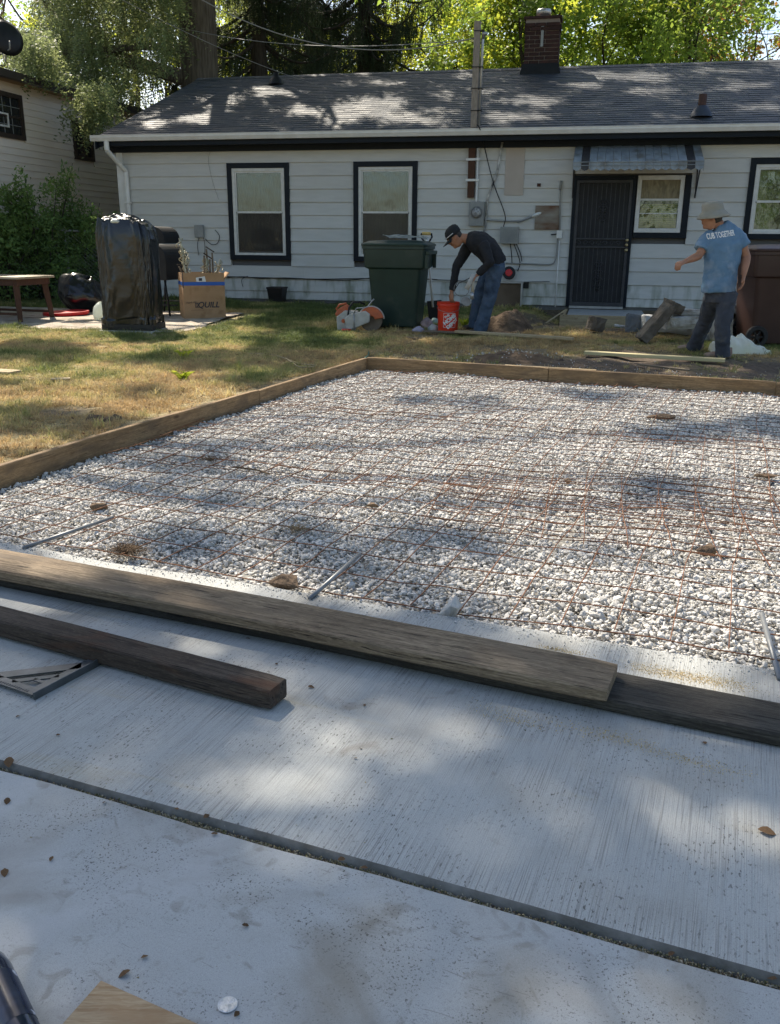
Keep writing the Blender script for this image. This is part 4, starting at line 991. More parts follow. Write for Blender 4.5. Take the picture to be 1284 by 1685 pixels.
mb = MB(); mb.prism([(rx0, RV1 - .13, RZ1 - .052), (rx0, RV1, RZ1 + .008), (rx0, RV1 + .13, RZ1 - .052)], (rx1 - rx0, 0, 0)); mb.build('ridge_cap', SHING, roof)
mb = MB(); mb.prism([(rx0 + .001, RV0 + .0, RZ0 - .06), (rx0 + .001, RV1, RZ1 - .06), (rx0 + .001, RV1, RZ1 - .2), (rx0 + .001, RV0, RZ0 - .2)], (.025, 0, 0)); mb.build('rake_board', NAVY, roof)
def RS(x, y):
    """pixel on the roof slope -> (u, v, z) local"""
    n = -hn * ey_[1] * 1.0 + np.array([0, 0, ey_[0]]); p = HW(0, RV0, RZ0); d = ray(x, y); q = C + d * np.dot(p - C, n) / np.dot(d, n); r = q - P0; return float(r @ hd), float(r @ hn), float(q[2])
# chimney of brick, with flashing, clay flue and metal cap
cu_, cv_, cz_ = RS(889, 119); ch = empty('chimney', (cu_, cv_ + .22, cz_)); ch.parent = house
CW, CD, CH = .66, .42, .98
MB().box(-CW / 2 + .012, CW / 2 - .012, -CD / 2 + .012, CD / 2 - .012, -.3, CH - .03).build('mortar_core', MORTAR, ch)
bme = [MB().box(-w / 2, w / 2, -.045, .045, -.031, .031, bev=.002).mesh('brick', BRICK) for w in (.186, .088)]
def brick(me_, x, y, z, r=0):
    o = bpy.data.objects.new('brick', me_); link(o, ch); o.location = (x, y, z); o.rotation_euler = (0, 0, r + random.gauss(0, .01))
nc = int((CH - .12) / .072)
for k in range(-1, nc + 1):
    zz = .04 + k * .072; cor = .022 if k >= nc - 1 else 0.
    for s in (-1, 1):
        if k % 2:
            for x in (-.231, -.033, .165): brick(bme[0], x, s * (CD / 2 - .045 + cor), zz)
            brick(bme[1], .286, s * (CD / 2 - .045 + cor), zz)
            brick(bme[1], -.185 + .37, s * (CD / 2 - .045 + cor), zz) if False else None
        else:
            brick(bme[1], -.284, s * (CD / 2 - .045 + cor), zz)
            for x in (-.137, .061, .237): brick(bme[0], x, s * (CD / 2 - .045 + cor + (.002 if x > .2 else 0)), zz)
        brick(bme[0], s * (CW / 2 - .045 + cor), 0, zz, R_(90))
MB().box(-CW / 2 - .03, CW / 2 + .03, -CD / 2 - .03, CD / 2 + .03, CH - .045, CH).build('crown', BRICK, ch)
mb = MB(); mb.lathe([(.10, CH), (.105, CH + .05), (.13, CH + .055), (.14, CH + .06), (.14, CH + .13), (.13, CH + .15), (0, CH + .165)], n=20); mb.build('flue_cap', GALV, ch, smooth=True)
mb = MB(); mb.prism([(-CW / 2 - .07, -CD / 2 - .10, -.10), (CW / 2 + .07, -CD / 2 - .10, -.10), (CW / 2 + .02, -CD / 2 - .012, .16), (-CW / 2 - .02, -CD / 2 - .012, .16)], (0, .008, 0)); mb.box(CW / 2 + .002, CW / 2 + .012, -CD / 2, CD / 2, -.2, .2); mb.build('flashing', BLACKM, ch)
MB().box(-.02, .03, -CD / 2 - .02, -CD / 2 - .003, .45, .83).build('metal_strap', GREYBOX, ch)
# plumbing vents
a_, b_, c_ = RS(1154, 190); v_ = empty('vent_pipe', (a_, b_, c_)); v_.parent = house
MB().lathe([(.17, -.02), (.15, .04), (.09, .13), (.072, .14)], n=16).build('flashing', mat('lead_boot', (.03, .04, .06), rough=.6), v_, smooth=True); MB().lathe([(.062, 0), (.062, .30), (.055, .305), (0, .30)], n=16).build('pipe', mat('rusty_iron', (.05, .03, .025), (.08, .04, .03), 20, rough=.9), v_, smooth=True)
a_, b_, c_ = RS(455, 137); v_ = empty('vent_pipe', (a_, b_, c_)); v_.parent = house
MB().lathe([(.16, -.02), (.13, .06), (.08, .12)], n=14).build('flashing', BLACKM, v_, smooth=True); MB().lathe([(.055, 0), (.055, .20), (0, .20)], n=14).build('pipe', BLACKM, v_, smooth=True)
# electric mast: timber post and steel conduit rising through the eave
um, zm_ = W(788, 37, .30); ub, zb_ = W(783, 205, .30)
ms = empty('service_mast', (0, 0, 0)); ms.parent = house
mb = MB(); mb.prism([(ub - .052, -.53, zb_ - .06), (ub + .045, -.53, zb_ - .06), (ub + .045, -.44, zb_ - .06), (ub - .052, -.44, zb_ - .06)], (um - ub, 0.10, zm_ - zb_ + .06)); bevel(mb.build('post', MASTW, ms), .004)
mb = MB(); mb.tube([(ub + .075, -.49, zb_ - .07), (um + .085, -.40, zm_ - .27), (um + .09, -.40, zm_ - .22)], .022, 10); mb.tube([(um + .09, -.40, zm_ - .24), (um + .10, -.42, zm_ - .17), (um + .14, -.45, zm_ - .19)], [.026, .034, .03], 10); mb.build('conduit', GALV, ms, smooth=True)
mb = MB()
for t in (.12, .34, .55, .9): mb.box(ub - .06 + (um - ub) * t, ub + .11 + (um - ub) * t, -.54 + .1 * t, -.43 + .1 * t, zb_ + (zm_ - zb_) * t, zb_ + (zm_ - zb_) * t + .012)
mb.build('clamps', BLACKM, ms)
u_, z_ = W(779, 235, .05); u2, z2 = W(777, 325, .05)
MB().box(u_ - .065, u_ + .045, -.10, -.026, z2, EAVE - .11).build('lower_post', BRWOOD, ms); mb = MB(); mb.tube([(u_ + .082, -.06, EAVE - .11), (u_ + .085, -.06, z2 - .03), (u_ + .075, -.06, z2 - .1)], .02, 10); mb.build('lower_conduit', TRIMW, ms, smooth=True)
mb = MB()
for (x, y) in ((777, 262), (777, 296)): q = W(x, y, .1); mb.box(u_ - .10, u_ + .12, -.108, -.101, q[1] - .018, q[1] + .018)
mb.build('straps', TRIMW, ms)
# meter
q0 = W(774, 332); q1 = W(796, 372); mt = empty('electric_meter', (0, 0, 0)); mt.parent = house
bevel(MB().box(q0[0], q1[0] + .01, -.12, -.026, q1[1], q0[1]).build('meter_box', GREYBOX, mt), .008)
cxm = (q0[0] + q1[0]) / 2 + .01; czm = (q0[1] + q1[1]) / 2 + .02
MB().lathe([(.085, 0), (.085, .012), (.072, .02), (.070, .055), (.06, .07), (0, .075)], c=(cxm, -.12, czm), n=24, rot=(R_(90), 0, 0)).build('meter_glass', mat('meter_face', (.45, .46, .46), (.15, .15, .16), 30, rough=.15), mt, smooth=True)
MB().lathe([(.088, 0), (.095, .008), (.088, .018)], c=(cxm, -.12, czm), n=24, rot=(R_(90), 0, 0)).build('meter_ring', GALV, mt, smooth=True)
def wpts(pix, off=.045): 
    r = []
    for t in pix:
        u, z = W(t[0], t[1], off if len(t) < 3 else t[2]); r.append((u, -(off if len(t) < 3 else t[2]), z))
    return r
def smooth_pts(P, k=6):
    P = [Vector(p) for p in P]; R = []
    for i in range(len(P) - 1):
        p0, p1, p2, p3 = P[max(i - 1, 0)], P[i], P[i + 1], P[min(i + 2, len(P) - 1)]
        for j in range(k): t = j / k; R.append(.5 * ((2 * p1) + (-p0 + p2) * t + (2 * p0 - 5 * p1 + 4 * p2 - p3) * t * t + (-p0 + 3 * p1 - 3 * p2 + p3) * t ** 3))
    return R + [P[-1]]
def wallcable(pix, r=.006, m=CABLE, off=.045, name='cable', sm=True):
    mb = MB(); P = wpts(pix, off); mb.tube(smooth_pts(P) if sm else P, r, 6); return mb.build(name, m, house, smooth=True)
wallcable([(797, 361), (826, 363), (858, 363), (872, 357), (884, 352)], .016, GALV, .06, 'conduit')
wallcable([(827, 234), (818, 285), (803, 325), (799, 372), (795, 386)], .018, mat('chipped_white_pipe', (.6, .6, .57), (.03, .03, .03), 9, rough=.6, detail=2), .05, 'conduit', False)
wallcable([(785, 205, .5), (790, 212, .53), (797, 240, .1), (812, 300), (831, 352), (829, 372), (824, 390), (827, 398)], .008, CABLE, .07)
q0 = W(825, 373); q1 = W(854, 401); pb = MB().box(q0[0], q1[0], -.13, -.026, q1[1], q0[1]).build('breaker_box', GREYBOX, house); bevel(pb, .006)
mb = MB()
for k in range(9): x = q0[0] + .03 + k * (q1[0] - q0[0] - .06) / 8; mb.box(x, x + .012, -.137, -.1305, q1[1] + .03, q0[1] - .03)
mb.build('louvre', GREYBOX, pb)
for pix in ([(840, 401), (842, 418), (843, 434)], [(846, 401), (853, 420), (856, 434), (852, 446)], [(850, 401), (857, 418), (859, 430)]): wallcable(pix, .008, CABLE, .05)
wallcable([(832, 433), (870, 434), (905, 435), (914, 428), (917, 410), (918, 385)], .012, GREYBOX, .05, 'conduit')
wallcable([(923, 298), (921, 380)], .013, GREYBOX, .05, 'conduit', False); wallcable([(921, 396), (914, 505)], .011, TRIMW, .05, 'conduit', False)
wallcable([(924, 297), (922, 312)], .021, GREYBOX, .055, 'conduit_head', False)
q0 = W(917, 379); q1 = W(925, 392); MB().box(q0[0], q1[0], -.11, -.026, q1[1], q0[1]).build('outlet_box', TRIMW, house); wallcable([(917, 385), (907, 386)], .01, CABLE, .07)
q0 = W(882, 336); q1 = W(922, 378); bp_ = MB().box(q0[0], q1[0] - .015, -.038, -.02, q1[1], q0[1] - .02).build('patch_board', mat('weathered_patch', (.14, .07, .04), (.30, .29, .25), 2.4, (1, 1, 3), rough=.9, world_pos=True), house)
q0 = W(834, 234); q1 = W(861, 321); MB().box(q0[0], q1[0], -.031, -.024, q1[1], EAVE - .108).build('tan_patch', mat('tan_patch_paint', (.42, .37, .32), (.47, .42, .37), 3, rough=.9), house)
q0 = W(870, 305); MB().box(q0[0] + .14, q0[0] + .20, -.033, -.025, q0[1] - .02, q0[1] + .03).build('metal_plate', BRWOOD, house)
# security lamp on an arm
lm = empty('wall_lamp', (0, 0, 0)); lm.parent = house; mb = MB(); mb.tube(smooth_pts(wpts([(852, 366, .05), (866, 361, .25), (878, 357, .42)])), .011, 8); mb.build('lamp_arm', GALV, lm, smooth=True)
q = wpts([(883, 353, .48)])[0]; mb = MB(); mb.ball(q, (.085, .05, .028), 12, rot=(0, R_(-22), 0)); mb.build('lamp_head', mat('lamp_lens', (.62, .64, .62), rough=.2), lm, smooth=True)
# telephone box at the left and its cables
q0 = W(323, 370); q1 = W(338, 391); t_ = MB().box(q0[0], q1[0], -.10, -.026, q1[1], q0[1]).build('telephone_box', GREYBOX, house); bevel(t_, .006)
wallcable([(328, 391), (325, 402), (327, 420)], .005); wallcable([(335, 391), (337, 402), (337, 418)], .005); wallcable([(338, 393), (348, 402), (358, 400), (361, 388), (354, 378)], .006)
wallcable([(346, 249), (343, 262), (346, 282), (352, 305), (360, 328)], .002); wallcable([(343, 246), (350, 248), (358, 246)], .006, CABLE, .04)
wallcable([(374, 455), (440, 457), (520, 459), (620, 458), (700, 459), (720, 460)], .008, CABLE, .04); wallcable([(370, 457), (400, 455), (430, 458), (470, 457), (560, 461), (612, 457)], .006, CABLE, .04)
wallcable([(720, 460), (770, 462), (830, 464), (905, 463)], .008, CABLEG, .05)
wallcable([(400, 472), (398, 460), (408, 454)], .005)
# louvre opening and hatch frame low on the wall
q0 = W(806, 462); q1 = W(858, 513); hh = empty('hatch', (0, 0, 0)); hh.parent = house
MB().box(q0[0] + .02, q1[0] - .02, -.05, -.03, .0, q0[1] - .03).build('hatch_panel', mat('brown_hardboard', (.10, .07, .045), (.15, .11, .075), 4, rough=.9), hh)
mb = MB(); mb.box(q0[0] - .1, q1[0] + .02, -.10, -.026, q0[1] - .03, q0[1] + .005); mb.box(q1[0] - .02, q1[0] + .01, -.10, -.026, .0, q0[1] - .031); mb.box(q0[0] - .02, q0[0] + .02, -.10, -.026, .0, q0[1] - .031); mb.build('hatch_frame', GALV, hh)
q0 = W(862, 463); MB().box(q0[0], q0[0] + .09, -.035, -.0255, q0[1] - .11, q0[1] - .01).build('dark_vent', BLACKM, house)
# red hose reel resting on the hatch frame: a thing of its own
q = W(838, 447, .13); e_ = empty('reel', HW(q[0], -.13, q[1] - .02), HY, 'small red and black reel standing on the hatch ledge under the cables', 'reel')
MB().lathe([(0, -.035), (.105, -.035), (.105, -.025), (.06, -.024), (.06, .024), (.105, .025), (.105, .035), (0, .035)], n=22, rot=(R_(80), 0, 0)).build('spool', BLACKM, e_, smooth=False); MB().lathe([(.066, -.022), (.09, -.015), (.09, .015), (.066, .022)], n=22, rot=(R_(80), 0, 0)).build('cord', REDPL, e_, smooth=True); MB().lathe([(0, .036), (.06, .036), (.055, .048), (0, .05)], n=18, rot=(R_(80), 0, 0)).build('hub', REDPL, e_)
# doorstep with form boards
st_ = empty('doorstep', P0, HY, 'low concrete doorstep boxed in by pale form boards under the iron door', 'step')
MB().box(-.22, .95, -1.30, -.03, -.15, .235).build('slab', mat('step_concrete', (.30, .31, .31), (.40, .41, .41), 8, rough=.85), st_)
def stepboard(x0, x1, y0, y1, z0, z1, lab=None):
    o = bevel(MB().box(x0, x1, y0, y1, z0, z1).build('form_board', PALEW, st_), .003)
    if lab: o['label'] = lab
stepboard(-.33, 1.35, -1.345, -1.305, -.05, .235, 'front form board'); stepboard(-.29, -.25, -1.30, -.2, -.02, .245)
MB().tube([(-.62, -1.5, .05), (-.25, -1.2, .30)], .012, 6).build('brace', PALEW, st_)

# service cables crossing in front of the trees
pc = empty('power_line', (0, 0, 0), 0, 'pair of sagging overhead cables running from the mast to the upper left', 'overhead cable')
def sag(p, q, s, r, n=26):
    p, q = Vector(p), Vector(q); pts = [p + (q - p) * (i / n) + Vector((0, 0, -s * 4 * (i / n) * (1 - i / n))) for i in range(n + 1)]
    mb = MB(); mb.tube([tuple(x) for x in pts], r, 5); mb.build('wire', CABLEG, pc, smooth=True)
top = HW(um, -.40, zm_ - .22)
sag(top, at(300, -20, 16.5), .48, .009); sag(top - np.array([0, 0, .02]), at(-60, -140, 30), 1.2, .006)
sag(at(180, -12, 13.5), HW(*RS(560, 150)), .12, .005)
# ================================================================== foliage pieces
def leaf_clump(m, n, R, s, flat=.7, droop=.3, seed=0, asp=.6):
    r = random.Random(seed); mb = MB()
    for _ in range(n):
        v = Vector((r.gauss(0, 1), r.gauss(0, 1), r.gauss(0, 1))).normalized() * (R * r.random() ** .5); v.z *= flat
        a = r.uniform(0, 6.28); L = s * r.uniform(.6, 1.25); d = Vector((math.cos(a), math.sin(a), r.gauss(-droop, .5))).normalized(); w = d.cross(Vector((r.gauss(0, .5), r.gauss(0, .5), 1))).normalized() * L * asp * .5
        n_ = d.cross(w).normalized() * L * .10
        mb.add([v, v + d * L * .45 + w + n_, v + d * L, v + d * L * .45 - w + n_], [(0, 1, 2), (0, 2, 3)])
    return mb.mesh('leaves', m, fix=False)
def twig_clump(m, n, R, s, seed=0, hang=1.0):
    """hanging spray: leaves strung along a few drooping twigs"""
    r = random.Random(seed); mb = MB()
    for _ in range(n):
        p = Vector((r.gauss(0, R * .5), r.gauss(0, R * .5), r.uniform(-.1, .15))); L = r.uniform(.5, 1.1) * hang; k = 13; pts = []
        d = Vector((r.gauss(0, .35), r.gauss(0, .35), -1)).normalized()
        for i in range(k):
            q = p + d * L * i / k + Vector((r.gauss(0, .015), r.gauss(0, .015), 0)); pts.append(q)
            for _ in range(2):
                a = r.uniform(0, 6.28); dd = Vector((math.cos(a), math.sin(a), r.uniform(-1.2, .1))).normalized(); l = s * r.uniform(.6, 1.2); w = dd.orthogonal().normalized() * l * .22
                mb.add([q, q + dd * l * .5 + w, q + dd * l, q + dd * l * .5 - w], [(0, 1, 2), (0, 2, 3)])
    return mb.mesh('hanging_leaves', m, fix=False)
def spruce_spray(m, seed):
    r = random.Random(seed); mb = MB()
    for _ in range(9):
        p = Vector((r.uniform(-.3, .3), r.uniform(-.12, .12), r.uniform(-.05, .05))); L = r.uniform(.35, .95); k = 12; d = Vector((r.gauss(0, .12), r.gauss(0, .12), -1)).normalized()
        for i in range(k):
            q = p + d * L * i / k; sw = .055 * (1 - .6 * i / k)
            for a in (r.uniform(0, 6.28), r.uniform(0, 6.28), r.uniform(0, 6.28)):
                dd = Vector((math.cos(a), math.sin(a), -.9)).normalized() * sw * r.uniform(.8, 1.5); w = dd.orthogonal().normalized() * .009
                mb.add([q + w, q - w, q + dd], [(0, 1, 2)])
            mb.add([q + Vector((.008, 0, 0)), q - Vector((.008, 0, 0)), q + d * L / k * 1.1], [(0, 1, 2)])
    return mb.mesh('needles', m, fix=False)
variants('maple', [leaf_clump(LEAFG, 46, .42, .13, seed=i, asp=.8) for i in range(5)])
variants('maple_yellow', [leaf_clump(LEAFY, 46, .42, .13, seed=20 + i, asp=.8) for i in range(5)])
variants('maple_orange', [leaf_clump(LEAFO, 46, .42, .12, seed=40 + i, asp=.8) for i in range(4)])
variants('elm', [twig_clump(LEAFD, 4, .25, .085, seed=60 + i) for i in range(6)])
variants('spruce', [spruce_spray(NEEDLE, 80 + i) for i in range(6)])
variants('shrub', [leaf_clump(SHRUBM, 34, .22, .10, seed=100 + i, asp=.4) for i in range(5)])
variants('canopy', [leaf_clump(LEAFG, 60, .34, .12, seed=120 + i, asp=.8) for i in range(5)])

def limb(mb, p, d, L, r, r_, depth, tips, rnd, spread=.5, up=.1, nseg=5, gn=.12):
    pts = [p.copy()]; rr_ = [r]; 
    for i in range(nseg):
        d = (d + Vector((rnd.gauss(0, gn), rnd.gauss(0, gn), rnd.gauss(0, gn) + up * .25))).normalized(); p = p + d * L / nseg; pts.append(p.copy()); rr_.append(r * (1 - .45 * (i + 1) / nseg))
        if depth <= 1: tips.append(p.copy())
    mb.tube([tuple(q) for q in pts], rr_, 8 if r > .08 else 5, cap=False)
    if depth <= 0: return
    for k in range(rnd.choice((2, 3, 3))):
        t = rnd.choice(pts[2:]) if k else pts[-1]
        ax = d.orthogonal().normalized(); ax.rotate(Matrix.Rotation(rnd.uniform(0, 6.28), 3, d)); dd = (d + ax * rnd.uniform(spread * .6, spread * 1.5)).normalized()
        limb(mb, t, dd, L * rnd.uniform(.6, .8), rr_[-1] * rnd.uniform(.6, .85), 0, depth - 1, tips, rnd, spread, up, nseg, gn)
def deciduous(x, y, h, r0, key, bark, label, seed, nclump, cr=None, lean=(0, 0), group=None, name='tree', trunk_h=.35, cb=None, cs=(.7, 1.3)):
    """trunk and limbs as one mesh, crown of leaf clumps filling a lumpy volume"""
    rnd = random.Random(seed); t = empty(name, (x, y, 0), 0, label, 'tree', group); mb = MB(); tips = []
    p = Vector((0, 0, 0)); d = Vector((lean[0], lean[1], 1)).normalized()
    limb(mb, p, d, h * trunk_h, r0, 0, 0, [], rnd, nseg=6, gn=.03)
    top = Vector(mb.v[-1]); top = d * h * trunk_h
    for k in range(4):
        a = k * 1.57 + rnd.uniform(-.4, .4); limb(mb, top - d * rnd.uniform(0, h * .08), Vector((math.cos(a) * .55, math.sin(a) * .55, 1)).normalized(), h * .30, r0 * .55, 0, 3, tips, rnd, .6)
    mb.build('trunk', bark, t, smooth=True)
    cr = cr or h * .3; zc = h * .66 if cb is None else cb; P = []
    lobes = [(rnd.gauss(0, cr * .5), rnd.gauss(0, cr * .5), zc + rnd.uniform(-.30, .32) * h, rnd.uniform(.22, .46) * cr) for _ in range(16)]
    while len(P) < nclump:
        if rnd.random() < .35 and tips: q = rnd.choice(tips); P.append((q.x + rnd.gauss(0, .35), q.y + rnd.gauss(0, .35), q.z + rnd.gauss(0, .3)))
        else:
            l = rnd.choice(lobes); v = Vector((rnd.gauss(0, 1), rnd.gauss(0, 1), rnd.gauss(0, 1))).normalized() * l[3] * rnd.uniform(.55, 1.05); P.append((l[0] + v.x, l[1] + v.y, l[2] + v.z * .8))
    k = len(P); e = rng.uniform(0, 6.28, (k, 3)); e[:, :2] = rng.normal(0, .35, (k, 2)); scatter('crown', key, P, e, rng.uniform(cs[0], cs[1], k), parent=t); return t
# trees behind the camera, mirrored in the window panes
for i, (x, y) in enumerate(((-9, -13), (-2, -16), (5, -14), (12, -12))):
    deciduous(x, y, 12, .25, 'maple', BARKD, ('green tree behind the photographer at the left', 'tallest green tree behind the photographer', 'green tree right behind the photographer', 'green tree behind the photographer at the far right')[i], 60 + i, 420, trunk_h=.2, cr=5, cb=6)
# ------------------------------------------------------------------ trees behind the house
def tp(px_, Y): q = at(px_, 390, Y); return q[0], q[1]
# furrowed big trunk with the grey-green hanging crown on the left
x, y = tp(345, 23.5); big = empty('elm_tree', (x, y, 0), 0, 'big furrowed trunk behind the roof peak with hanging grey-green foliage spreading left', 'tree')
mb = MB(); mb.tube([(0, 0, 0), (.05, 0, 2), (-.05, 0, 4.5), (-.02, .05, 7.6), (.2, 0, 9.4)], [.62, .52, .46, .41, .2], 22, cap=False); tips = []; rnd = random.Random(4)
for (z, dx, dy, dz, L, r) in ((4.9, -1, -.35, .42, 4.2, .19), (6.5, -1, .2, .7, 5., .16), (7.5, -.6, -.8, .8, 5., .18), (8, .9, -.4, .9, 3., .10), (8.6, -.9, -.2, .6, 3.4, .12), (5.6, -1., -.7, .15, 3.6, .10)):
    limb(mb, Vector((0, 0, z)), Vector((dx, dy, dz)).normalized(), L, r, 0, 3, tips, rnd, .55, up=-.3, gn=.14)
mb.build('trunk', BARK, big, smooth=True)
P = []; rs = random.Random(8)
def fill(pix, Y0, Y1, n, base, jit=.3):
    """clumps over a rough patch of the view, spread in depth, kept only where the outline noise allows"""
    out = []
    while len(out) < n:
        x = rs.uniform(min(p[0] for p in pix), max(p[0] for p in pix)); y = rs.uniform(min(p[1] for p in pix), max(p[1] for p in pix)); c = False; j = len(pix) - 1
        for i in range(len(pix)):
            if (pix[i][1] > y) != (pix[j][1] > y) and x < (pix[j][0] - pix[i][0]) * (y - pix[i][1]) / (pix[j][1] - pix[i][1]) + pix[i][0]: c = not c
            j = i
        if not c: continue
        Y = rs.uniform(Y0, Y1); q = at(x, y, Y)
        if vnoise(q[0] * 1.1 + 40, q[2] * 1.3 + 10) < .34 and rs.random() < .8: continue
        out.append((q[0] - base[0], q[1] - base[1], q[2]))
    return out
base = (x0_, y0_) = tp(345, 23.5)
P = fill([(60, -110), (60, 60), (40, 80), (100, 110), (130, 160), (165, 185), (195, 150), (285, 90), (300, 40), (305, -110)], 20.5, 26, 1250, base)
P += fill([(20, 50), (25, 85), (80, 100), (80, 60)], 17.5, 20, 110, base)
P += fill([(125, 130), (130, 170), (150, 195), (170, 180), (185, 140)], 17.6, 18.4, 60, base, .1)
P += fill([(300, -100), (300, 60), (420, 20), (420, -100)], 24.5, 27, 90, base)
k = len(P); e = rng.normal(0, .2, (k, 3)); e[:, 2] = rng.uniform(0, 6.28, k); scatter('crown', 'elm', P, e, rng.uniform(.55, 1.0, k), parent=big)

# spruces with drooping boughs
def spruce(px_, Y, h, r0, label, seed, zlo=3.2, spread=4.2, dens=.85):
    x, y = tp(px_, Y); t = empty('spruce_tree', (x, y, 0), 0, label, 'tree', None); rnd = random.Random(seed); mb = MB(); mb.tube([(0, 0, 0), (0, 0, h * .5), (0, 0, h)], [r0, r0 * .7, .04], 12, cap=False); P = []; E_ = []
    z = zlo
    while z < h * .97:
        f = 1 - z / h
        for k in range(rnd.choice((4, 5))):
            a = rnd.uniform(0, 6.28); L = spread * (f ** .7) * rnd.uniform(.7, 1.1) + .3; pts = []
            for i in range(9):
                s = i / 8; pts.append((math.cos(a) * L * s, math.sin(a) * L * s, z - .30 * L * math.sin(s * 2.6) + .12 * L * s * s))
            mb.tube(pts, [.05 * (1 - .8 * i / 8) for i in range(9)], 5, cap=False)
            for i in range(int(9 * L * .62 * dens)):
                s = rnd.uniform(.15, 1.); j = min(int(s * 8), 7); u = s * 8 - j; q = [pts[j][c] * (1 - u) + pts[j + 1][c] * u for c in range(3)]; P.append(q); E_.append((rnd.gauss(0, .12), rnd.gauss(0, .12), a + rnd.gauss(0, .3)))
        z += rnd.uniform(.30, .5)
    mb.build('trunk', BARKD, t, smooth=True); scatter('boughs', 'spruce', P, E_, rng.uniform(.7, 1.25, len(P)), parent=t); return t
spruce(436, 25.5, 11.5, .30, 'dark spruce just right of the big furrowed trunk', 11)
spruce(600, 27.5, 12.5, .30, 'tallest spruce, its long drooping boughs over the middle of the roof', 12, spread=5.2)
spruce(520, 30, 12, .25, 'farther spruce between the two nearer ones', 13, spread=3.6, dens=.8)

# broadleaf trees, sunlit from behind
def dt(px_, Y, h, r0, key, label, seed, n, **kw): x, y = tp(px_, Y); return deciduous(x, y, h, r0, key, BARKD, label, seed, n, group='trees behind the house', **kw)
dt(935, 26.5, 10, .22, 'maple', 'green broadleaf tree with a forked trunk just right of the chimney', 21, 421, trunk_h=.27, cr=4.6)
dt(1085, 28, 11, .24, 'maple', 'green broadleaf tree whose limb slants right, between chimney and right edge', 22, 476, trunk_h=.24, cr=4.8)
dt(855, 30, 10.5, .2, 'maple_yellow', 'yellow-green broadleaf tree behind the mast and chimney', 23, 421, trunk_h=.28, cr=4.6)
dt(745, 34, 11.5, .2, 'maple_yellow', 'pale yellow-green tree behind the tip of the spruce boughs', 24, 408, trunk_h=.3, cr=4.8)
dt(1262, 32, 12, .22, 'maple_orange', 'broadleaf tree turning orange at the right edge', 25, 380, trunk_h=.3, cr=4.6)
dt(1180, 37, 13, .22, 'maple_yellow', 'yellow-green tree far behind the gap left of the orange tree', 26, 420, trunk_h=.3, cr=4.6)
dt(480, 39, 13, .22, 'maple_yellow', 'bright tree seen through the spruces', 27, 520, trunk_h=.3, cr=5)
dt(220, 34, 15, .22, 'maple_yellow', 'bright yellow-green tree glowing behind the hanging elm foliage', 28, 421, trunk_h=.3, cr=5, cb=6.5)
dt(1010, 38, 15, .22, 'maple', 'tall green tree farthest back between the two green ones', 29, 380, trunk_h=.3, cr=5.2)
dt(640, 41, 15, .22, 'maple', 'green tree farthest back behind the tallest spruce', 30, 480, trunk_h=.3, cr=5.2)
dt(100, 44, 15, .22, 'maple', 'far green tree behind the neighbouring roof', 31, 400, trunk_h=.3, cr=5., cb=5.)

# ------------------------------------------------------------------ shrubs behind the fence
def shrub(px_, py_, Y, w, h, n, label, seed, stems=7):
    q = at(px_, py_, Y); z0 = .2; t = empty('shrub', (q[0], q[1], z0), 0, label, 'shrub'); rnd = random.Random(seed); mb = MB(); P = []
    for k in range(stems):
        a = rnd.uniform(0, 6.28); tx, ty = math.cos(a) * w * rnd.uniform(.2, 1), math.sin(a) * w * .5; hh = h * rnd.uniform(.75, 1.1)
        pts = [(tx * .15, ty * .15, 0), (tx * .4, ty * .4, hh * .4), (tx * .75, ty * .75, hh * .75), (tx, ty, hh)]; mb.tube(pts, [.018, .014, .009, .004], 5)
        for _ in range(n // stems):
            s = rnd.random() ** .7; i = min(int(s * 3), 2); u = s * 3 - i; c = [pts[i][j] * (1 - u) + pts[i + 1][j] * u for j in range(3)]; sp = .34 * (1.1 - s) + .05
            P.append((c[0] + rnd.gauss(0, sp), c[1] + rnd.gauss(0, sp), max(.05, c[2] + rnd.gauss(0, sp * .6))))
    mb.build('stems', BARKD, t, smooth=True); k = len(P); scatter('foliage', 'shrub', P, rng.uniform(0, 6.28, (k, 3)), rng.uniform(.6, 1.15, k), parent=t)
shrub(75, 480, 16.4, .9, 2.15, 120, 'tallest leafy shrub against the tan siding, its tip above the others', 1)
shrub(5, 480, 16.1, .9, 1.85, 140, 'leafy shrub cut off by the left edge of the picture', 2)
shrub(130, 480, 16.8, .7, 1.6, 100, 'thin shrub reaching right towards the black wrapped bundle', 3)
shrub(40, 500, 16.9, 1.3, 1.35, 330, 'dense dark bush filling the fence line behind the table', 4, 9)
shrub(125, 500, 17.1, 1.2, 1.35, 300, 'dense dark bush behind the black rubbish bag', 5, 9)
shrub(185, 480, 17.6, .5, 1.1, 90, 'small bush in the gap beside the white house corner', 6, 6)

# ------------------------------------------------------------------ unseen overhanging tree at the left, its canopy shaped to dapple yard and roof
LIT = [(430, 1265, 150, 62), (300, 1215, 60, 30), (620, 1200, 85, 42), (690, 1260, 40, 22), (80, 985, 170, 38), (170, 945, 230, 32), (420, 985, 190, 26), (380, 1085, 120, 26), (470, 1135, 90, 24),
       (1235, 1180, 85, 60), (610, 1665, 150, 62), (760, 1275, 40, 22), (20, 1110, 60, 20), (1150, 1120, 120, 30), (900, 1065, 130, 22), (650, 1025, 90, 20), (1000, 1640, 60, 26), (150, 1560, 40, 20), (1100, 1300, 45, 22), (60, 1215, 60, 24)]
SHADE = [(330, 772, 150, 40), (560, 860, 110, 26), (660, 900, 150, 42), (250, 885, 90, 26), (70, 860, 70, 30), (1150, 790, 110, 32), (1010, 890, 80, 24), (1190, 695, 130, 26), (720, 655, 110, 11), (760, 975, 60, 20),
         (950, 640, 120, 10)]
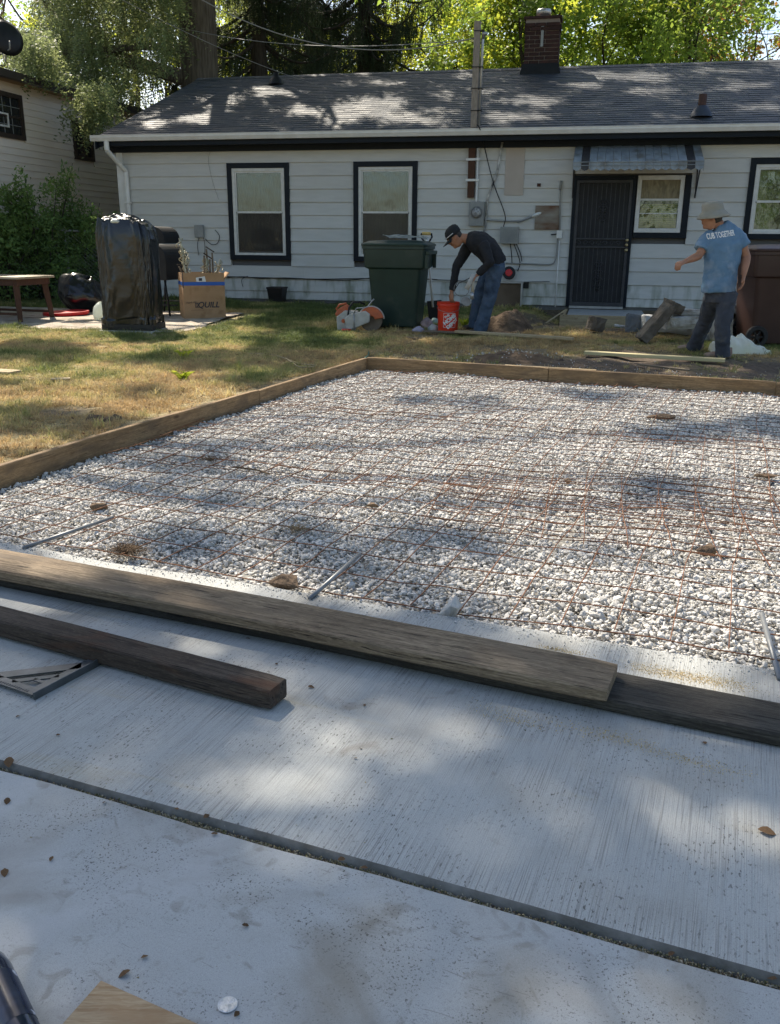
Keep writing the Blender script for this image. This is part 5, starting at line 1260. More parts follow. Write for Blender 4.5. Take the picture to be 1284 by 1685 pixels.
LAWN_SH = [(60, 590, 100, 24), (330, 602, 170, 16), (90, 710, 120, 26), (390, 640, 60, 12), (520, 600, 90, 14), (250, 655, 50, 10), (30, 640, 60, 8)]
FAR_LIT = [(580, 566, 55, 6), (480, 570, 60, 9), (700, 575, 70, 5), (980, 565, 50, 7), (1250, 585, 60, 8), (1060, 600, 120, 8), (760, 560, 30, 5), (860, 548, 30, 5), (420, 555, 60, 10), (940, 545, 60, 5), (1200, 610, 90, 6), (640, 600, 50, 5), (390, 520, 60, 6)]
def inside_(L, x, y, n):
    v = 0
    for (cx, cy, rx, ry) in L:
        d = math.hypot((x - cx) / rx, (y - cy) / ry); v = max(v, 1.25 - d + n * .5)
    return v
def lit(px_, py_, sx, sy):
    n = float(vnoise(sx * 3.1, sy * 3.1) + .5 * vnoise(sx * 8, sy * 8) - .75)
    if py_ > 2600 or px_ < -900 or px_ > 2300: return False
    a, b = FF((sx, sy, 0))
    if b < 2.72: return inside_(LIT, px_, py_, n) > .17
    if b < B1 + .1 and a > A0 - .1: return not (inside_(SHADE, px_, py_, n * 1.8) > .40 and vnoise(sx * 4.2 + 7, sy * 4.2 + 3) > .46)
    if a < -2.2 + .2 * (b - 8) and py_ > 500 and px_ < 430: return not inside_(LAWN_SH, px_, py_, n) > .42
    if py_ > 545: return inside_(FAR_LIT, px_, py_, n) > .5
    return None
ROOF_LIT = [(360, 165, 50, 22), (330, 195, 55, 14), (260, 200, 40, 10), (440, 150, 35, 12), (620, 175, 75, 26), (560, 195, 60, 12), (690, 200, 60, 12), (640, 135, 40, 6), (760, 125, 35, 6), (730, 155, 40, 10), (830, 190, 60, 14), (900, 165, 90, 12), (960, 130, 60, 14), (1050, 125, 70, 12), (1060, 150, 60, 8), (880, 195, 70, 8), (1200, 115, 90, 8), (1250, 175, 60, 12), (1230, 140, 70, 10), (800, 150, 40, 8), (500, 180, 30, 12), (1120, 190, 50, 6)]
def roof_hit(Q):
    n = -hn * ey_[1] + np.array([0, 0, ey_[0]]); p = HW(0, RV0, RZ0); t = np.dot(Q - p, n) / np.dot(SD, n); h = Q - SD * t; r = h - P0; v = float(r @ hn); u = float(r @ hd)
    return (h if (t > 0 and RV0 < v < RV1 and u > U0 - .2) else None)
x0c, y0c = -9.5, 12.0
ot = empty('unseen_shade_tree', (x0c, y0c, 0), 0, 'large unseen tree at the left, its canopy shaped to throw shade on yard and roof', 'tree')
mb = MB(); mb.tube([(0, 0, 0), (.1, -.05, 3), (.4, 0, 6.5), (1., .1, 8.6)], [.5, .42, .36, .3], 16, cap=False); tips = []; rnd = random.Random(15)
tgt = [(4.5, -4.0, 10.6), (6.5, -1.5, 10.8), (7.5, 1.5, 10.9), (5, 3.5, 11.2), (2.2, 5.5, 11), (3, -1, 10.5), (6.8, 4.8, 11.4), (9.5, .5, 11.), (9, 3.5, 11.3)]
cps = []
tries = 0; HZ = 10.9
while tries < 16500 and len(cps) < 8200:
    tries += 1
    sx, sy = rs.uniform(-7.5, 9.0), rs.uniform(-2.5, 17.2); h = HZ + rs.gauss(0, .45)
    px_, py_ = PX((sx, sy, .05)) if sy > .4 else (642 + 1450 * sx / 1.2, 2000)
    Q_ = np.array([sx, sy, 0.]) + SD / SD[2] * h; rh = roof_hit(Q_)
    if rh is not None: n_ = float(vnoise(rh[0] * 3.1, rh[2] * 9) + .5 * vnoise(rh[0] * 8, rh[2] * 20) - .75); L_ = inside_(ROOF_LIT, *PX(rh), n_ * 1.3) > .42
    else: L_ = lit(px_, py_, sx, sy)
    if L_ is None: L_ = vnoise(sx * .9, sy * .9) > .52
    if L_ : continue
    cps.append((sx + SD[0] / SD[2] * h - x0c, sy + SD[1] / SD[2] * h - y0c, h))
for g in tgt:
    p = Vector((1, .1, 8.4)); q = Vector(g); pts = []
    for i in range(9):
        s = i / 8; pts.append(tuple(p + (q - p) * s + Vector((rnd.gauss(0, .2), rnd.gauss(0, .2), .5 * math.sin(s * 3.1)))))
    mb.tube(pts, [.075 * (1 - .85 * i / 8) for i in range(9)], 7, cap=False)
mb.build('trunk', BARK, ot, smooth=True)
k = len(cps); e = rng.normal(0, .4, (k, 3)); e[:, 2] = rng.uniform(0, 6.28, k)
scatter('crown', 'canopy', cps, e, rng.uniform(.55, .85, k), parent=ot); print('canopy', k, tries)

# ------------------------------------------------------------------ grass
def blade_tuft(m, seed, n=13, h=.045, dead=False):
    r = random.Random(seed); mb = MB()
    for _ in range(n):
        x, y = r.gauss(0, .022), r.gauss(0, .022); a = r.uniform(0, 6.28); H = h * r.uniform(.5, 1.3); b = H * r.uniform(.2, 1.2) * (1.6 if dead else 1); w = .0021
        dx, dy = math.cos(a), math.sin(a); z1 = H * .6; z2 = H * (.5 if dead else .95)
        mb.add([(x - dy * w, y + dx * w, 0), (x + dy * w, y - dx * w, 0), (x + dx * b * .4 + dy * w, y + dy * b * .4 - dx * w, z1), (x + dx * b * .4 - dy * w, y + dy * b * .4 + dx * w, z1), (x + dx * b, y + dy * b, z2)], [(0, 1, 2, 3), (3, 2, 4)])
    return mb.mesh('tuft', m, fix=False)
def grass_mat():
    m = bpy.data.materials.new('grass_blade'); m.use_nodes = True; N = m.node_tree.nodes; L = m.node_tree.links; p = N['Principled BSDF']; p.inputs['Roughness'].default_value = .7; out = N['Material Output']
    a = N.new('ShaderNodeAttribute'); a.attribute_type = 'INSTANCER'; a.attribute_name = 'tone'; oi = N.new('ShaderNodeObjectInfo')
    cr = N.new('ShaderNodeValToRGB'); L.new(a.outputs['Fac'], cr.inputs[0]); e = cr.color_ramp.elements; e[0].position = 0; e[0].color = (.115, .155, .045, 1); e[1].position = 1; e[1].color = (.50, .36, .18, 1)
    for ps, c in ((.35, (.22, .25, .075, 1)), (.6, (.45, .41, .16, 1)), (.8, (.60, .48, .24, 1))): q = e.new(ps); q.color = c
    hs = N.new('ShaderNodeHueSaturation'); r = N.new('ShaderNodeMapRange'); r.inputs[3].default_value = .6; r.inputs[4].default_value = 1.35; L.new(oi.outputs['Random'], r.inputs[0]); L.new(r.outputs[0], hs.inputs['Value']); L.new(cr.outputs[0], hs.inputs['Color']); L.new(hs.outputs[0], p.inputs['Base Color'])
    t = N.new('ShaderNodeBsdfTranslucent'); L.new(hs.outputs[0], t.inputs[0]); ms = N.new('ShaderNodeMixShader'); ms.inputs[0].default_value = .35; L.new(p.outputs[0], ms.inputs[1]); L.new(t.outputs[0], ms.inputs[2]); L.new(ms.outputs[0], out.inputs[0]); return m
GRASSM = grass_mat()
variants('tuft', [blade_tuft(GRASSM, 200 + i, 13, .052) for i in range(5)] + [blade_tuft(GRASSM, 220 + i, 13, .038, True) for i in range(4)])
NG = 330000; X = rng.uniform(-9, 7, NG); Y = rng.uniform(3.2, 17.5, NG); a = X * bd[0] + Y * bd[1]; b = X * ad[0] + Y * ad[1]
u = (X - P0[0]) * hd[0] + (Y - P0[1]) * hd[1]; v = (X - P0[0]) * hn[0] + (Y - P0[1]) * hn[1]
ok = ~((a > A0 - .06) & (b < B1 + .05)) & (b > B0) & (v < -.06) & ~((u > -.33) & (u < 1.2) & (v > -1.4)) & vis(X, Y, np.full(NG, .1), 130) & (u > -10.3)
patio = (v > -4.75 + .25 * vnoise(u * 2, 3.)) & (v < -2.1) & (u < -4.9); ok &= ~patio
df = np.clip(dirt_f(X, Y) + np.clip((fbm(X * 2.6 + 9, Y * 2.6) - .56) * 2.4, 0, .6), 0, 1); ok &= rng.random(NG) > np.clip(df * 1.35 - .1, 0, .985)
ok &= rng.random(NG) < np.clip(1.35 - (Y - 5) * .05, .55, 1)
X, Y, df, a, v = X[ok], Y[ok], df[ok], a[ok], v[ok]
Z = gz(X, Y) + (fbm(X * 2.3, Y * 2.3) - .5) * .05 + (fbm(X * 9, Y * 9) - .5) * .025 + df * (fbm(X * 6, Y * 6) - .5) * .07 - .004
dry = fbm(X * .95 + 3, Y * .95 + 8) * 1.5 - .28 + (fbm(X * 4, Y * 4) - .5) * .9 + rng.normal(0, .13, len(X)) + .35 * np.exp(-((a - A0) / 1.1) ** 2) - .45 * (v > -1.6) + df * .4 - .18 * (Y > 10.6) * (X < -.5) + .07
tall = np.clip(.55 + fbm(X * 1.3 + 20, Y * 1.3) * 1.0, .6, 1.5) * (1 - .35 * np.clip(dry, 0, 1)) * np.where(v > -.4, 1.6, 1)
e = np.zeros((len(X), 3)); e[:, 2] = rng.uniform(0, 6.28, len(X)); e[:, :2] = rng.normal(0, .15, (len(X), 2))
o = scatter('lawn', 'tuft', np.stack([X, Y, Z], -1), e, tall * rng.uniform(.8, 1.2, len(X)), extra=np.clip(dry, 0, 1)); tag(o, 'patchy lawn, part green and part dried to straw', 'grass', kind='stuff'); print('tufts', len(X))

# coarse clumps of longer grass and dry litter over the lawn
variants('long_tuft', [blade_tuft(GRASSM, 260 + i, 22, .085) for i in range(4)])
sel = rng.random(len(X)) < .016 * np.clip((fbm(X * 1.7 + 5, Y * 1.7 + 2) - .42) * 6, 0, 1.6); k = int(sel.sum())
e = np.zeros((k, 3)); e[:, 2] = rng.uniform(0, 6.28, k)
o = scatter('grass_clumps', 'long_tuft', np.stack([X[sel], Y[sel], Z[sel]], -1), e, rng.uniform(.6, 1.15, k), extra=np.clip(dry[sel] * .7, 0, .75)); tag(o, 'coarser green clumps standing up in the lawn', 'grass', kind='stuff')
sel = rng.random(len(X)) < .022; k = int(sel.sum()); lit_m = []
for i in range(5):
    m_ = MB(); r_l = random.Random(i); m_.add([(-1, -.25, 0), (0, -.45, .15), (1, 0, .05), (0, .45, .22), (-1, .2, .1)], [(0, 1, 3, 4), (1, 2, 3)]); lit_m.append(m_.mesh('litter', DRYLEAF, fix=False))
variants('litter', lit_m)
o = scatter('leaf_litter', 'litter', np.stack([X[sel], Y[sel], Z[sel] + .02], -1), rng.uniform(-.6, .6, (k, 3)) + np.array([0, 0, 3.]) * rng.random((k, 1)), rng.uniform(.008, .026, k)); tag(o, 'dry leaf scraps scattered through the grass', 'leaf litter', kind='stuff')
# ================================================================== patio and yard things
mb = MB(); nu, nvv = 40, 26
for i in range(nu + 1):
    for j in range(nvv + 1):
        u = -11.0 + 6.0 * i / nu; v = -4.72 + 2.55 * j / nvv
        if i == nu: u += .22 * (vnoise(v * 3, 1.) - .5) - .35 * (j / nvv) 
        if j == 0: v += .12 * (vnoise(u * 3., 4.) - .5)
        w = HW(u, v, 0); mb.v.append((w[0], w[1], float(gz(w[0], w[1])) + .022 + .016 * float(fbm(w[0] * 7, w[1] * 7) - .5)))
for i in range(nu):
    for j in range(nvv): k = i * (nvv + 1) + j; mb.f.append((k, k + nvv + 1, k + nvv + 2, k + 1)); mb.m.append(0)
o = mb.build('patio', mat('dusty_old_concrete', (.36, .31, .25), (.50, .44, .37), 6, rough=.95, bump=.8, bscale=40, c3=(.24, .19, .14), s3=5, t3=(.5, .68), world_pos=True), smooth=True); tag(o, 'dusty old concrete patio left of the lawn', kind='structure')

def grid_surface(fn, nu, nv, closed_u=True):
    mb = MB()
    for j in range(nv + 1):
        for i in range(nu + (0 if closed_u else 1)): mb.v.append(tuple(fn(i / nu, j / nv)))
    w = nu if closed_u else nu + 1
    for j in range(nv):
        for i in range(nu): mb.f.append((j * w + i, j * w + (i + 1) % w, (j + 1) * w + (i + 1) % w, (j + 1) * w + i)); mb.m.append(0)
    return mb
# black wrapped bundle
qb = ong(211, 549); bu = empty('wrapped_bundle', (qb[0], qb[1] + .3, qb[2]), R_(-6), 'tall bundle wrapped in shiny black plastic film standing on the lawn edge', 'wrapped bundle')
def wrapfn(s, t):
    a = s * 2 * math.pi; ca, sa = math.cos(a), math.sin(a); n = .42; sx = abs(ca) ** n * (1 if ca > 0 else -1); sy = abs(sa) ** n * (1 if sa > 0 else -1)
    H = 1.42; z = .10 + (H - .10) * min(t / .82, 1.); w = .345 + .035 * t; d = .27
    k = 1.
    if t > .82: u = (t - .82) / .18; k = max(0.0, 1 - u) ; z += .05 * math.sin(u * 1.5)
    if t > .66 : 
        u = min((t - .66) / .16, 1); k *= (1 - .13 * u * u)
    x = sx * w * k; y = sy * d * k
    if x > .05: z -= .55 * max(0, t - .62) * (x / .35) ** 2
    f = (vnoise(a * 2.6 + 5, t * 2.3) - .5) * .05 - abs(vnoise(a * 6 + t * 2.5, t * 1.7 + 3) - .5) * .045 - abs(vnoise(a * 11 - t * 9, t * 5 + a * 2) - .5) * .018 - abs(vnoise(a * 24 + t * 18, t * 15) - .5) * .007
    if t < .06: f += (vnoise(a * 6, 1.) - .3) * .07
    z += (vnoise(a * 5, 7.) - .5) * .06 * (1 - t) + (vnoise(x * 18 + 3, y * 18) - .5) * .05 * (t > .8)
    return (x + ca * f, y + sa * f, z)
o = grid_surface(wrapfn, 260, 150).build('film', BLACKPL, bu, smooth=True)
MB().box(-.34, .34, -.25, .25, .035, .11).build('pallet', DARKW, bu); MB().box(-.36, .36, -.30, .30, -.03, .034).build('base_slab', CHUNK, bu)
mb = MB(); rs7 = random.Random(71)
mb.ball((-.06, -.18, 1.385), (.075, .06, .03), 12); o = mb.build('torn_film', PLBAG, bu, smooth=True); add_displace(o, .03, .04)
# rubbish bags
def bag(name, px_, py_, Y, r, m, label, cat, knot=0.3, seed=0):
    q = at(px_, py_, Y); z0 = float(gz(q[0], q[1])) + .02
    def fn(s, t):
        a = s * 2 * math.pi; th = t * math.pi; ca = math.cos(a); sa = math.sin(a)
        R = 1 + .26 * (vnoise(a * 1.3 + seed, th * 1.6) - .5) - .10 * abs(vnoise(a * 6 + seed, th * 1.2) - .5) - .07 * abs(vnoise(a * 14 + th * 3, th * 3) - .5) - .03 * abs(vnoise(a * 26, th * 9) - .5)
        x = r[0] * math.sin(th) * ca * R; y = r[1] * math.sin(th) * sa * R; z = r[2] * math.cos(th) * R
        x, z = x * math.cos(knot) + z * math.sin(knot), -x * math.sin(knot) + z * math.cos(knot)
        return (x, y, max(z, -r[2] * .86))
    o = grid_surface(fn, 72, 40).build(name, m, smooth=True); o.location = (q[0], q[1], z0 + r[2] * .85); return tag(o, label, cat)
bag('rubbish_bag', 135, 480, 14.3, (.40, .34, .30), BLACKPL, 'full black rubbish bag slumped left of the tall wrapped bundle', 'rubbish bag', .5, 3)
bag('white_bag', 162, 495, 13.0, (.09, .09, .14), PLBAG, 'small white bag peeping out left of the wrapped bundle', 'bag', .2, 9)
# barrel barbecue with open lid
q = at(272, 445, 13.9); zg = float(gz(q[0], q[1])); gr = empty('barbecue_grill', (q[0], q[1], zg), R_(-14), 'black barrel barbecue with its round lid raised, between the bundle and the cardboard box', 'barbecue')
def dshape(w, h0, h1, y, n=14):
    pts = [(-w, y, h0), (w, y, h0), (w, y, h1)]
    for i in range(1, n): a = math.pi * i / n; pts.append((w * math.cos(a), y, h1 + w * math.sin(a) * .95))
    return pts + [(-w, y, h1)]
b_ = MB(); b_.prism(dshape(.205, .54, .86, -.35), (0, .7, 0)); bevel(b_.build('firebox', BLACKM, gr), .008)
b_ = MB(); b_.prism([(-.22 + p[0] * .95, p[1] + .2, p[2]) for p in dshape(.20, 1.06, 1.12, -.1)], (0, .5, 0)); bevel(b_.build('lid', BLACKM, gr), .006)
b_ = MB(); b_.prism([(-.42, -.1, .52), (-.22, -.1, .52), (-.22, -.1, 1.0), (-.42, -.1, 1.0)], (0, .4, 0)); b_.build('side_box', BLACKM, gr)
for (x, y) in ((-.16, -.30), (.14, -.30), (-.16, .30), (.14, .30)): MB().tube([(x, y, .56), (x * 1.5, y * 1.1, .0)], .016, 8).build('leg', BLACKM, gr, smooth=True)
b_ = MB(); b_.box(-.55, .21, -.32, -.30, .17, .19); b_.box(-.55, .21, -.1, -.08, .15, .17); b_.box(-.55, .21, .28, .30, .19, .21); b_.build('bottom_rack', BLACKM, gr)

# cardboard box with blue tape
q = ong(304, 527); cb = empty('cardboard_box', (q[0], q[1], q[2] + .015), R_(20), 'open brown cardboard box banded with blue tape and printed QUILL', 'cardboard box')
bw, bd_, bh = .61, .48, .655; t = .006
mb = MB(); mb.box(0, bw, 0, t, 0, bh); mb.box(0, bw, bd_ - t, bd_, 0, bh); mb.box(0, t, t, bd_ - t, 0, bh); mb.box(bw - t, bw, t, bd_ - t, 0, bh); mb.box(t, bw - t, t, bd_ - t, .0, .01); o = mb.build('carton', CARD, cb); add_displace(o, .25, .006)
mb = MB(); mb.prism([(bw, .02, bh - .10), (bw, bd_ - .02, bh - .10), (bw + .09, bd_ - .05, bh + .0), (bw + .09, .04, bh + .0)], (0, 0, .005)); mb.build('flap', CARD, cb)
for (x0, x1, y0, y1) in ((-.002, bw + .002, -.0035, -.0015), (-.0035, -.0016, 0, bd_)): MB().box(x0, x1, y0, y1, bh - .175, bh - .125).build('tape', TAPE, cb)
MB().box(-.001, .012, -.0042, -.0036, bh - .21, bh).build('torn_seam', INK, cb)
MB().prism([(.20, -.003, bh - .12), (.34, -.003, bh - .122), (.325, -.003, bh - .045), (.195, -.003, bh - .065)], (0, .001, 0)).build('shipping_label', PAPER, cb); MB().box(.235, .285, -.0045, -.0035, bh - .11, bh - .07).build('stamp', INK, cb)
text_mesh('printing', 'QUILL', .115, INK, cb, (.355, -.005, .20), (R_(90), 0, 0), shear=.25, bold=.002)['label'] = 'printed word QUILL'
mb = MB(); mb.box(.165, .225, -.0045, -.0035, .165, .235); o = mb.build('printing', INK, cb); mb = MB(); mb.tube([(.178, -.006, .175), (.178, -.006, .225)], .005, 5); mb.tube([(.214, -.006, .228), (.190, -.006, .2), (.214, -.006, .173)], .004, 5); mb.build('printing', CARD, cb)
text_mesh('printing', 'Thank you', .036, INK, cb, (.105, -.005, .24), (R_(90), R_(-8), 0), shear=.5); MB().box(.10, .42, -.0045, -.0035, .128, .131).build('printing', INK, cb); text_mesh('printing', 'BOX MADE', .022, INK, cb, (.28, -.005, .07), (R_(90), 0, 0)) if False else None
mb = MB(); 
for k in range(4): mb.box(-.0045, -.0035, .12, .34 - .02 * k, .20 + k * .018, .203 + k * .018)
mb.build('printing', INK, cb)
# things standing in the box
CREAM = mat('cream_cast_metal', (.52, .49, .36), (.30, .28, .20), 30, rough=.4, metal=.3)
def ornate(x, y, h, lean, seed, label):
    rnd = random.Random(seed); e = empty('metal_fitting', cb.matrix_world @ Vector((0, 0, 0)), 0, label, 'metal fitting', 'odds and ends standing in the cardboard box')
    bpy.context.view_layer.update(); p = cb.matrix_world @ Vector((x, y, .28)); e.location = p
    mb = MB(); pts = []; 
    for i in range(9): s = i / 8; pts.append((lean[0] * s + .012 * math.sin(s * 9), lean[1] * s, h * s))
    mb.tube(pts, [.012 + .010 * abs(math.sin(i * 1.9)) for i in range(9)], 8); mb.build('stem', CREAM, e, smooth=True)
    mb = MB()
    for k in range(7):
        s = rnd.uniform(.45, .95); c = Vector((lean[0] * s, lean[1] * s, h * s)); a = rnd.uniform(0, 6.28); pts = []
        for i in range(9): t_ = i / 8; r = .075 * (1 - .5 * t_) * rnd.uniform(.9, 1.1); pts.append(tuple(c + Vector((math.cos(a + t_ * 4.) * r, .5 * math.sin(a + t_ * 4.) * r, (t_ - .5) * .12))))
        mb.tube(pts, .0075, 5); mb.ball(pts[-1], .013, 8)
    mb.build('scroll_arms', CREAM, e, smooth=True)
bpy.context.view_layer.update()
ornate(.13, .1, .86, (-.13, 0), 1, 'tall cream cast metal fitting leaning left out of the cardboard box')
ornate(.17, .25, .66, (-.10, .02), 2, 'shorter cream metal fitting tangled behind the tall one in the box')
ornate(.33, .15, .58, (.05, 0), 3, 'small cream metal fitting in the middle of the box')
ornate(.45, .3, .56, (.16, 0), 4, 'cream metal arm sticking out right of the wooden brackets')
def bracket_(x, y, h, tilt, label):
    bpy.context.view_layer.update(); p = cb.matrix_world @ Vector((x, y, .2)); e = empty('wooden_bracket', p, R_(20), label, 'bracket', 'odds and ends standing in the cardboard box'); e.rotation_euler = (0, tilt, R_(20))
    MB().box(-.012, .012, -.012, .012, 0, h).build('upright', OLDWOOD, e); MB().box(.068, .092, -.012, .012, 0, h - .05).build('upright', OLDWOOD, e)
    MB().box(-.02, .12, -.016, .016, -.008, .008, rot=(0, R_(32), 0)).build('top_bar', POSTW, e, loc=(0, 0, h - .005))
bracket_(.33, .12, .70, .03, 'left wooden bracket sticking up from the cardboard box'); bracket_(.40, .2, .79, .0, 'right and taller wooden bracket sticking up from the cardboard box'); bracket_(.24, .2, .60, R_(-25), 'dark bracket lying aslant between the cream fittings')

# table at the left edge
q = ong(35, 527); tb = empty('wooden_table', (q[0] - .42, q[1] + .12, q[2]), R_(-16), 'low dark wooden table with splayed legs at the left edge', 'table')
TBL = mat('table_top_wood', (.34, .28, .19), (.46, .39, .28), 5, (1, 12, 12), rough=.4, bump=.2)
for k in range(5): bevel(MB().box(-.85, .78, -.40 + k * .162, -.40 + k * .162 + .158, .60, .63).build('top_board', TBL, tb), .003)
mb = MB(); mb.box(-.80, .72, -.36, -.335, .51, .598); mb.box(-.80, .72, .335, .36, .51, .598); mb.box(.695, .72, -.334, .334, .51, .598); mb.build('apron', BRWOOD, tb)
for x, sx in ((.66, 1), (-.2, -1), (-.75, -1)):
    for y, sy in ((-.31, -1), (.31, 1)): mb = MB(); mb.loft([(x, y, .55), (x + sx * .05, y + sy * .05, 0)], [(.060, .060), (.042, .042)], (1, 0, 0), n=4); mb.build('leg', BRWOOD, tb)
mb = MB(); mb.box(-.75, .69, -.335, -.31, .10, .135); mb.box(-.75, .69, .31, .335, .10, .135); mb.build('stretcher', BRWOOD, tb)
bpy.context.view_layer.update(); w = tb.matrix_world @ Vector((.0, -.28, .63)); bt = MB().box(-.4, .22, -.10, .14, .0, .045, bev=.006).build('blue_case', BLUEPL, loc=w, rot=(0, 0, R_(-16))); tag(bt, 'flat blue plastic case lying on the wooden table', 'case')
q = ong(105, 522); mb = MB(); mb.lathe([(0, .028), (.28, .036), (.325, .05), (.345, .048), (.345, .02), (.335, .0), (0, .0)], n=36); o = mb.build('saucer', REDPL, smooth=False); o.location = (q[0], q[1] + .12, q[2] + .03); o.rotation_euler = (R_(2), R_(-2.5), 0); o.scale = (1, .7, 1); tag(o, 'red plastic saucer sled lying on the patio beside the table', 'sled')
# scraps of board on the lawn
def flat_board(p, q_, w, th, m, label, cat='board', name='loose_board', z=.02, name2=None):
    a = ong(*p); b = ong(*q_); d = b - a; L = float(np.hypot(d[0], d[1])); an = math.atan2(d[1], d[0])
    o = board(name, -L / 2, L / 2, -w / 2, w / 2, -th / 2, th / 2, m, None, None, 14, wob=.008, bv=.003, rot=(0, math.atan2(-(d[2]), L), an), loc=tuple((a + b) / 2 + np.array([0, 0, z + th / 2])), seed=len(label)); o['label'] = label; o['category'] = cat; return o
flat_board((-60, 612), (26, 618), .16, .02, PALEW, 'pale board end lying on the lawn at the left edge')
flat_board((84, 629), (116, 628), .07, .012, PALEW, 'small pale chip of board on the lawn')
flat_board((698, 549), (824, 556), .105, .022, OLDWOOD, 'thin grey board on the grass in front of the bucket')
flat_board((750, 553), (943, 566), .085, .032, PALEW, 'longer pale board on the grass by the bending man', z=.045)
flat_board((962, 586), (1193, 599), .10, .036, mat('yellowed_board', (.44, .38, .20), (.55, .48, .28), 5, (1, 14, 14), rough=.7), 'yellowish plank on the grass at the feet of the standing man')
flat_board((1050, 602), (1135, 612), .04, .018, OLDWOOD, 'narrow dark stick in front of the yellowish plank', 'stick', 'stick', .005)
flat_board((668, 557), (688, 560), .03, .012, OLDWOOD, 'short broken stick on the grass before the green bin', 'stick', 'stick', .01)

# wheeled bins
def make_bin(px_, py_, m, yaw, label, ww=.84, dy=.33):
    q = ong(px_, py_); r = empty('wheeled_bin', (q[0], q[1] + dy, q[2]), yaw, label, 'bin', 'wheeled rubbish bins')
    def ring(w, d, z, c=.05, n=4):
        P = []
        for (sx, sy, a0) in ((1, 1, 0), (-1, 1, 90), (-1, -1, 180), (1, -1, 270)):
            for i in range(n + 1): a = R_(a0 + 90 * i / n); P.append((sx * (w / 2 - c) + c * math.cos(a), sy * (d / 2 - c) + c * math.sin(a), z))
        return P
    rs_ = [ring(ww * .66, .46, .03), ring(ww * .71, .50, .05), ring(ww * .855, .615, .775), ring(ww * .865, .62, .79), ring(ww * .965, .675, .812), ring(ww * .975, .68, .83), ring(ww * 1.0, .70, 1.045), ring(ww * 1.035, .735, 1.05), ring(ww * 1.035, .735, 1.085), ring(ww * .95, .66, 1.085)]
    mb = MB(); n = len(rs_[0])
    for P in rs_: mb.v += P
    for i in range(len(rs_) - 1):
        for k in range(n): mb.f.append((i * n + k, i * n + (k + 1) % n, (i + 1) * n + (k + 1) % n, (i + 1) * n + k)); mb.m.append(0)
    mb.f.append(tuple(range(n - 1, -1, -1))); mb.m.append(0); o = mb.build('body', m, r); o.data.shade_smooth(); o.modifiers.new('edge', 'EDGE_SPLIT').split_angle = R_(35)
    rs_ = [ring(ww * 1.06, .765, 1.088, .07), ring(ww * 1.065, .77, 1.105, .07), ring(ww * 1.05, .755, 1.118, .07), ring(ww * .86, .56, 1.150, .07), ring(ww * .4, .2, 1.165, .05)]
    mb = MB()
    for P in rs_: mb.v += P
    for i in range(len(rs_) - 1):
        for k in range(n): mb.f.append((i * n + k, i * n + (k + 1) % n, (i + 1) * n + (k + 1) % n, (i + 1) * n + k)); mb.m.append(0)
    mb.f.append(tuple(range(n - 1, -1, -1))); mb.m.append(0); mb.f.append(tuple((len(rs_) - 1) * n + k for k in range(n))); mb.m.append(0)
    mb.box(-ww * .60, -ww * .54, -.10, .10, 1.085, 1.12); bevel(mb.build('lid', m, r), .004)
    for s in (-1, 1):
        wl = empty('wheel', (-ww * .335, s * .285 - (.02 if s < 0 else 0), .125)); wl.parent = r
        MB().lathe([(.085, -.028), (.122, -.028), (.130, -.018), (.130, .018), (.122, .028), (.085, .028), (.085, -.028)], n=28, rot=(R_(90), 0, 0)).build('tyre', BLACKRUB, wl)
        mb = MB(); mb.lathe([(0, -.030), (.026, -.030), (.026, .03), (0, .03)], n=12, rot=(R_(90), 0, 0))
        for k in range(6): a = k * math.pi / 3; mb.box(0.02, .09, -.012, .012, -.009, .009, rot=(0, -a, 0), c=(0, 0, 0))
        mb.lathe([(.078, -.02), (.088, -.024), (.088, .024), (.078, .02)], n=24, rot=(R_(90), 0, 0)); mb.build('hub', BLACKM, wl)
    MB().tube([(-ww * .335, -.27, .125), (-ww * .335, .27, .125)], .012, 8).build('axle', GALV, r)
    mb = MB(); mb.box(ww * .50, ww * .56, -.30, .30, .98, 1.03); mb.box(ww * .49, ww * .545, -.31, -.27, .80, .979); mb.box(ww * .49, ww * .545, .27, .31, .80, .979); bevel(mb.build('handle', m, r), .006)
    return r
gb = make_bin(656, 543, GREENPL, R_(-13), 'dark green wheeled bin with a small square Homewood Disposal sticker')
lab = MB().box(-.17, .11, -.3485, -.3465, .845, .995, bev=.0006).build('sticker', WHITEINK, gb); lab.rotation_euler = (R_(-2.6), 0, 0); lab.location = (0, .012, -.013) ; 
MB().box(-.162, .102, -.3505, -.3495, .853, .987).build('sticker_panel', GREENPL, lab)
for tx, s, z, b_ in (('H', .06, .958, .0015), ('D', .06, .913, .0015)): text_mesh('printing', tx, s, WHITEINK, lab, (-.155, -.352, z), (R_(90), 0, 0), align='LEFT', bold=b_)
for tx, s, z, x, sx in (('omewood', .045, .956, -.112, 1.), ('isposal', .045, .911, -.112, 1.), ('708-798-1004', .040, .872, -.158, .95)): text_mesh('printing', tx, s, WHITEINK, lab, (x, -.352, z), (R_(90), 0, 0), align='LEFT', sx=sx)
bb = make_bin(1283, 573, BROWNPL, R_(2), 'brown wheeled bin with a white oval emblem, cut off by the right edge', .86, .34)
mb = MB(); 
for rr_ in (.150, .128):
    mb.tube([(rr_ * math.cos(a), 0, rr_ * .42 * math.sin(a)) for a in np.linspace(0, 6.2832, 41)], .0035, 5)
e_ = mb.build('emblem', WHITEINK, bb, loc=(.08, -.352, .905), rot=(R_(-2.6), 0, 0), smooth=True)
